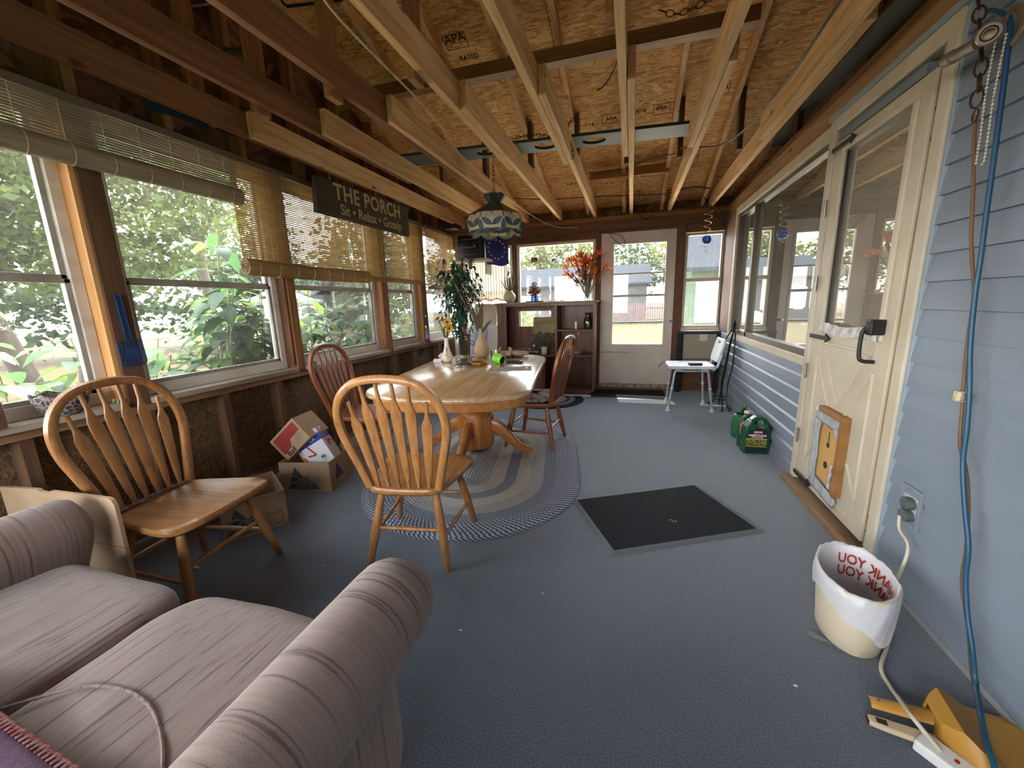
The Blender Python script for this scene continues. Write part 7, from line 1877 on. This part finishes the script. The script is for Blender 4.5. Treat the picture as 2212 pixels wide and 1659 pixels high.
# left lawn trees
tree('big leafy tree left of the lumber post with two leaning trunks', (-9.2, 4.5), 6.0, .22, [((0, 0, 5.2), (2.0, 2.2, 1.6), 2600), ((.9, -1.4, 3.6), (1.2, 1.3, 1.0), 1300), ((1.0, 1.1, 3.9), (1.3, 1.3, 1.1), 1400), ((.2, .2, 2.6), (1.2, 2.2, .6), 1100), ((.5, -2.6, 2.6), (1.4, 1.4, 1.5), 1600), ((.8, -3.6, 1.2), (1.2, 1.2, 1.3), 1200)], L1, .145, (-.5, .8), seed=1, mult=1.7)
tree('second trunk of the shaded tree beyond the left window', (-9.3, 3.9), 5.2, .17, [((-.2, -.6, 4.4), (1.5, 1.6, 1.4), 1500), ((.2, -.9, 2.7), (1.0, 1.2, .8), 900)], L2, .145, (-.2, -1.0), seed=2, mult=1.7)
tree('airy tree with bare branches above the middle window', (-11.0, 8.2), 6.5, .16, [((.6, .2, 5.6), (1.6, 1.8, 1.3), 1100), ((0, -1.2, 4.6), (1.5, 1.2, 1.0), 800), ((1.2, -.4, 4.2), (1.2, 1.4, .8), 700)], L3, .14, (.3, -.3), seed=3, mult=1.5)
tree('dark rounded tree beyond the middle window sash', (-15.0, 13.5), 4.5, .2, [((0, 0, 3.2), (2.4, 2.4, 1.8), 2200), ((1.0, -1.6, 2.2), (1.6, 1.6, 1.2), 1100)], L2, .24, seed=4)
tree('grey conifer standing far beyond the middle window', (-12.6, 11.6), 5.4, .12, [((0, 0, 1.6), (1.1, 1.1, .8), 700), ((0, 0, 2.8), (.85, .85, .8), 600), ((0, 0, 4.0), (.55, .55, .7), 400), ((0, 0, 5.0), (.25, .25, .5), 160)], L4, .2, seed=5, branches=False)
tree('bushy tree behind the third window and tan blind', (-12.0, 17.0), 5.5, .2, [((0, 0, 4.0), (2.6, 2.6, 2.0), 2200), ((1.5, -1.5, 2.4), (1.6, 1.8, 1.3), 1100)], L1, .25, seed=6)
tree('broad hedge tree at the far edge of the left lawn', (-20.0, 5.0), 5.0, .3, [((0, -3, 3.0), (2.5, 4, 2.6), 2400), ((0, 3, 3.2), (2.5, 4, 2.8), 2400), ((0, 8, 3.0), (2.5, 4, 2.6), 2000)], L2, .34, seed=7, branches=False)
tree('tall shade tree near the left end of the wall, seen past the near window', (-6.4, .2), 5.2, .16, [((0, 0, 4.6), (1.8, 2.2, 1.3), 2000), ((-.3, 1.1, 3.4), (1.3, 1.3, .9), 1100), ((.3, .2, 2.9), (1.0, 1.4, .7), 800)], L1, .125, (.2, .4), seed=8, mult=1.7)
tree('mid height leafy tree beyond the last left windows', (-8.2, 11.5), 4.2, .14, [((0, 0, 3.0), (1.7, 1.7, 1.5), 1500), ((.4, -.6, 1.6), (1.3, 1.4, 1.0), 900)], L3, .2, seed=9)


# big-leaved saplings right outside the windows
def sapling(label, base, h, n, seed, spread=.5, L_=(.17, .28)):
    rnd = random.Random(seed); t = thing('sapling', label, 'shrub', (base[0], base[1], GZ), 0, 'broad-leaved saplings outside the windows')
    st_, lf = MB(), [MB(), MB()]
    for s_ in range(n):
        a = rnd.uniform(0, 2 * PI); tp = Vector((math.cos(a) * spread * rnd.uniform(.2, 1), math.sin(a) * spread * rnd.uniform(.3, 1.4), h * rnd.uniform(.62, 1)))
        P_ = spline([(0, 0, -.02), tp * .4 + Vector((0, 0, .15)), tp], 6); st_.tube(P_, [.014 * (1 - .7 * i / (len(P_) - 1)) for i in range(len(P_))], 6)
        m_ = int(12 + tp.z * 8)
        for i in range(m_):
            f = .32 + .68 * i / (m_ - 1); p = P_[min(len(P_) - 1, int(f * (len(P_) - 1)))]
            for k in range(2):
                
                aa = i * 1.9 + k * PI + rnd.uniform(-.5, .5); d = Vector((math.cos(aa), math.sin(aa), rnd.uniform(-.45, .35))); pet = p + d * .07
                if base[0] + pet.x + d.x * .2 > -2.66 or base[0] + p.x > -2.66: continue
                st_.tube([p, pet], .003, 4); leaf_verts(lf[rnd.random() < .35], pet, d + Vector((0, 0, -.25)), (0, 0, 1), rnd.uniform(*L_), rnd.uniform(.08, .125), .15, .18)
    st_.build('stems', mat('sapling_stem', S(104, 112, 70), .7), t, True); lf[0].build('leaves', M_['sap1'], t, smooth=2); lf[1].build('leaves', M_['sap2'], t, smooth=2)
    return t


M_['sap1'] = mat('broad_green_leaf', S(58, 90, 46), .45, c2=S(44, 72, 44), sc1=5, transl=.5); M_['sap2'] = mat('young_yellow_leaf', S(88, 114, 42), .45, c2=S(70, 96, 40), sc1=5, transl=.5)
sapling('tall sapling of broad leaves rising to the top of the middle window', (-3.12, 2.2), 2.4, 6, 1, .36)
sapling('leafy sapling crowding the foot of the middle window by the post', (-3.15, 2.7), 1.75, 7, 2, .45)
sapling('low sapling outside the middle window near the fly swatter', (-3.3, 1.8), 1.5, 6, 3, .4)
sapling('bushy sapling filling the third window below the rolled blind', (-3.1, 3.2), 1.85, 7, 4, .5)
sapling('sapling pressed against the glass of the third and fourth windows', (-3.05, 3.95), 1.70, 6, 5, .45)
sapling('sapling behind the liquor bottle at the last left window', (-3.2, 4.9), 1.75, 5, 6, .45)
t = sapling('small sprig reaching across the nearest left window', (-2.95, 1.12), 1.95, 2, 12, .12, (.12, .17))

# far lawn: fence, houses, hedge trees, car
M_['house_white'] = mat('white_clapboard', spec=0, c=S(66, 66, 65), r=.7, c2=S(56, 56, 55), sc1=2); M_['house_green'] = mat('pale_green_clapboard', spec=0, c=S(64, 77, 62), r=.7); M_['roof_grey'] = mat('grey_shingles', spec=0, c=S(44, 47, 51), r=.9, c2=S(33, 36, 39), sc1=26, detail=3, bump=.4)
m_win = mat('dark_house_window', S(96, 104, 110), .2)


def house(label, x0, x1, y0, y1, eave, ridge, axis, mw, group=None, windows=(), lap=.18):
    t = thing('house', label, 'house', (0, 0, GZ), 0, group); b = MB()
    n = int(eave / lap)
    for i in range(n): b.add([(x0, y0 - .02, i * lap), (x1, y0 - .02, i * lap), (x1, y0, (i + 1) * lap), (x0, y0, (i + 1) * lap)], [(0, 1, 2, 3)])
    b.box(x0, y0, 0, x1, y1, eave)
    if axis == 'Y':       # gable faces the porch
        xm = (x0 + x1) / 2; b.add([(x0, y0, eave), (x1, y0, eave), (xm, y0, ridge), (x0, y1, eave), (x1, y1, eave), (xm, y1, ridge)], [(0, 1, 2), (3, 5, 4)])
    b.build('walls', mw, t)
    r = MB(); o = .3
    if axis == 'Y':
        xm = (x0 + x1) / 2
        for xe, s_ in ((x0 - o, 1), (x1 + o, 1)):
            zz = eave - (ridge - eave) * o / ((x1 - x0) / 2); r.add([(xe, y0 - o, zz), (xm, y0 - o, ridge), (xm, y1 + o, ridge), (xe, y1 + o, zz), (xe, y0 - o, zz + .12), (xm, y0 - o, ridge + .12), (xm, y1 + o, ridge + .12), (xe, y1 + o, zz + .12)], [(0, 1, 2, 3), (7, 6, 5, 4), (0, 4, 5, 1), (3, 2, 6, 7), (0, 3, 7, 4), (1, 5, 6, 2)])
    else:
        ym = (y0 + y1) / 2
        for ye in (y0 - o, y1 + o):
            zz = eave - .1; r.add([(x0 - o, ye, zz), (x1 + o, ye, zz), (x1 + o, ym, ridge), (x0 - o, ym, ridge), (x0 - o, ye, zz + .12), (x1 + o, ye, zz + .12), (x1 + o, ym, ridge + .12), (x0 - o, ym, ridge + .12)], [(0, 1, 2, 3), (7, 6, 5, 4), (0, 4, 5, 1), (3, 2, 6, 7), (0, 3, 7, 4), (1, 5, 6, 2)])
    r.build('roof', M_['roof_grey'], t)
    for (wx, wz, ww, wh) in windows:
        f = MB(); f.box(wx - ww / 2 - .07, y0 - .06, wz - .07, wx + ww / 2 + .07, y0 - .02, wz + wh + .07); fo = f.build('window', M_['white'], t); MB().box(wx - ww / 2, y0 - .07, wz, wx + ww / 2, y0 - .061, wz + wh).build('window_glass', m_win, fo)
    return t


hn_ = house('pale green house with grey roof and white gable seen through the small far right window', 1.75, 9.5, 13.5, 21, 2.45, 5.0, 'X', M_['house_green'], None, [(2.35, .9, .8, 1.2), (4.4, .9, .9, 1.2)])
gb = hn_; b = MB()
b.add([(2.9, 13.0, 2.2), (6.8, 13.0, 2.2), (6.8, 13.0, 5.6), (4.9, 13.0, 5.6), (2.9, 13.3, 2.2), (6.8, 13.3, 2.2), (6.8, 13.3, 5.6), (4.9, 13.3, 5.6)], [(0, 1, 2, 3), (7, 6, 5, 4), (0, 3, 7, 4), (3, 2, 6, 7)]); b.box(3.1, 13.0, 0, 3.25, 13.3, 2.2); b.build('gable', M_['house_white'], gb)
b = MB(); b.bar((2.6, 12.9, 2.0), (4.95, 12.9, 5.7), .2, .16, (0, 1, 0)); b.build('rake_board', M_['house_white'], gb)
rl = thing('porch_railing', 'grey deck railing with planters before the green house', 'railing', (0, 0, GZ)); b = MB(); b.box(1.2, 12.0, .75, 3.6, 12.08, .85); b.box(1.2, 12.0, .15, 3.6, 12.08, .22)
for i in range(14): b.box(1.25 + i * .17, 12.02, .2, 1.29 + i * .17, 12.06, .76)
b.build('balusters', mat('grey_deck_wood', S(66, 64, 62), .8), rl)
house('low white house with pale roof beyond the large far window', -9.0, 1.0, 29, 36, 2.7, 4.1, 'X', M_['house_white'], None, [(-7.5, .9, 1.2, 1.1), (-3.4, .9, 1.2, 1.1), (-1.2, .9, 1.0, 1.1)])
house('white house beyond the far left lawn with grey roof', -30, -22, 24, 31, 2.6, 4.4, 'X', M_['house_white'], None, [(-27, .9, 1.2, 1.1), (-24, .9, 1.2, 1.1)])
fn = thing('picket_fence', 'weathered rust-brown picket fence beyond the far door lawn', 'fence', (0, 0, GZ)); b = MB()
for i in range(52): x = -3.2 + i * .135; b.prism([(x, .05), (x + .09, .05), (x + .09, 1.32), (x + .045, 1.42), (x, 1.32)], 0, .02, T(1.6, 26.0, 0) @ RX(PI / 2))
b.build('pickets', mat('faded_red_picket', S(70, 48, 46), .85, c2=S(84, 62, 60), sc1=4), fn); b = MB(); b.box(-1.6, 26.02, .3, 5.4, 26.06, .4); b.box(-1.6, 26.02, 1.0, 5.4, 26.06, 1.1); b.build('rails', bpy.data.materials['faded_red_picket'], fn)
for i, (x, y, s_, m_, lab) in enumerate([(-6.5, 40, 3.2, L3, 'pale sunlit tree filling the left of the large far window'), (-1.0, 47, 3.4, L2, 'blue-green tree crown seen over the house through the far door'), (6.0, 29, 3.0, L3, 'sunlit tree behind the green house roof'), (-17, 41, 3.4, L1, 'leafy tree behind the white house, left of the large far window'), (9.5, 30, 2.8, L1, 'round tree at the right beyond the small far window')]):
    tree(lab, (x, y), 6.5, .3, [((0, 0, 6.4), (s_ * 1.3, s_, s_ * .95), 2400), ((s_ * .8, -.5, 4.6), (s_ * .8, s_ * .7, s_ * .6), 1000), ((-s_ * .8, -.4, 4.8), (s_ * .8, s_ * .7, s_ * .6), 1000), ((0, -1, 3.4), (s_ * 1.2, s_ * .7, s_ * .5), 1000)], m_, .42, group='trees beyond the far wall', seed=20 + i, branches=False)
cr_ = thing('car', 'white car parked beyond the lawn at the left of the far door pane', 'car', (-2.6, 23.0, GZ), math.radians(75)); m_car = mat('white_car_paint', S(214, 216, 218), .25, coat=.5)
prof_ = [(-2.0, .35), (-2.05, .7), (-1.6, .86), (-1.0, .92), (-.5, 1.32), (.7, 1.36), (1.35, .98), (1.95, .90), (2.05, .55), (2.0, .33)]
b = MB(); b.prism(prof_, -.8, .8, RX(PI / 2)); b.build('body', m_car, cr_, bev=.08, seg=3)
b = MB()
for s_ in (-1, 1): b.prism([(-.8, .95), (-.42, 1.24), (.65, 1.27), (1.1, 1.0)], .805 * s_ - .004, .805 * s_ + .004, RX(PI / 2))
b.build('side_windows', m_win, cr_)
for wx in (-1.3, 1.3):
    for s_ in (-1, 1): q = MB(); q.lathe([(.16, -.1), (.31, -.09), (.33, 0), (.31, .09), (.16, .1)], 20, T(wx, .72 * s_, .33) @ RX(PI / 2)); q.build('wheel', M_['black'], cr_, True)
cn2 = thing('canopy', 'white pop-up canopy with one blue side beyond the left lawn', 'canopy', (-9.4, 9.0, GZ)); b = MB(); b.add([(-.7, -.9, 1.75), (.7, -.9, 1.75), (.7, .9, 1.75), (-.7, .9, 1.75), (0, 0, 2.2)], [(0, 1, 4), (1, 2, 4), (2, 3, 4), (3, 0, 4)])
for x, y in ((-.7, -.9), (.7, -.9), (.7, .9), (-.7, .9)): b.tube([(x, y, 0), (x, y, 1.76)], .02, 6)
b.build('frame_and_roof', mat('white_canopy', S(214, 218, 220), .6, transl=.3), cn2); b = MB(); b.add([(.70, -.9, 1.30), (.70, .0, 1.30), (.71, -.45, 1.74)], [(0, 1, 2)]); b.build('blue_side', mat('canopy_blue', S(40, 90, 190), .6, transl=.3), cn2)
bsh = thing('shrub', 'leafy shrub outside the far left corner window', 'shrub', (-2.3, 7.4, GZ)); b = MB(); foliage(b, (0, 0, .8), (.8, .6, .8), 900, .13, 55); b.build('foliage', L1, bsh); b = MB(); b.tube([(0, 0, 0), (0, 0, .8)], .03, 6); b.build('stem', bark, bsh)
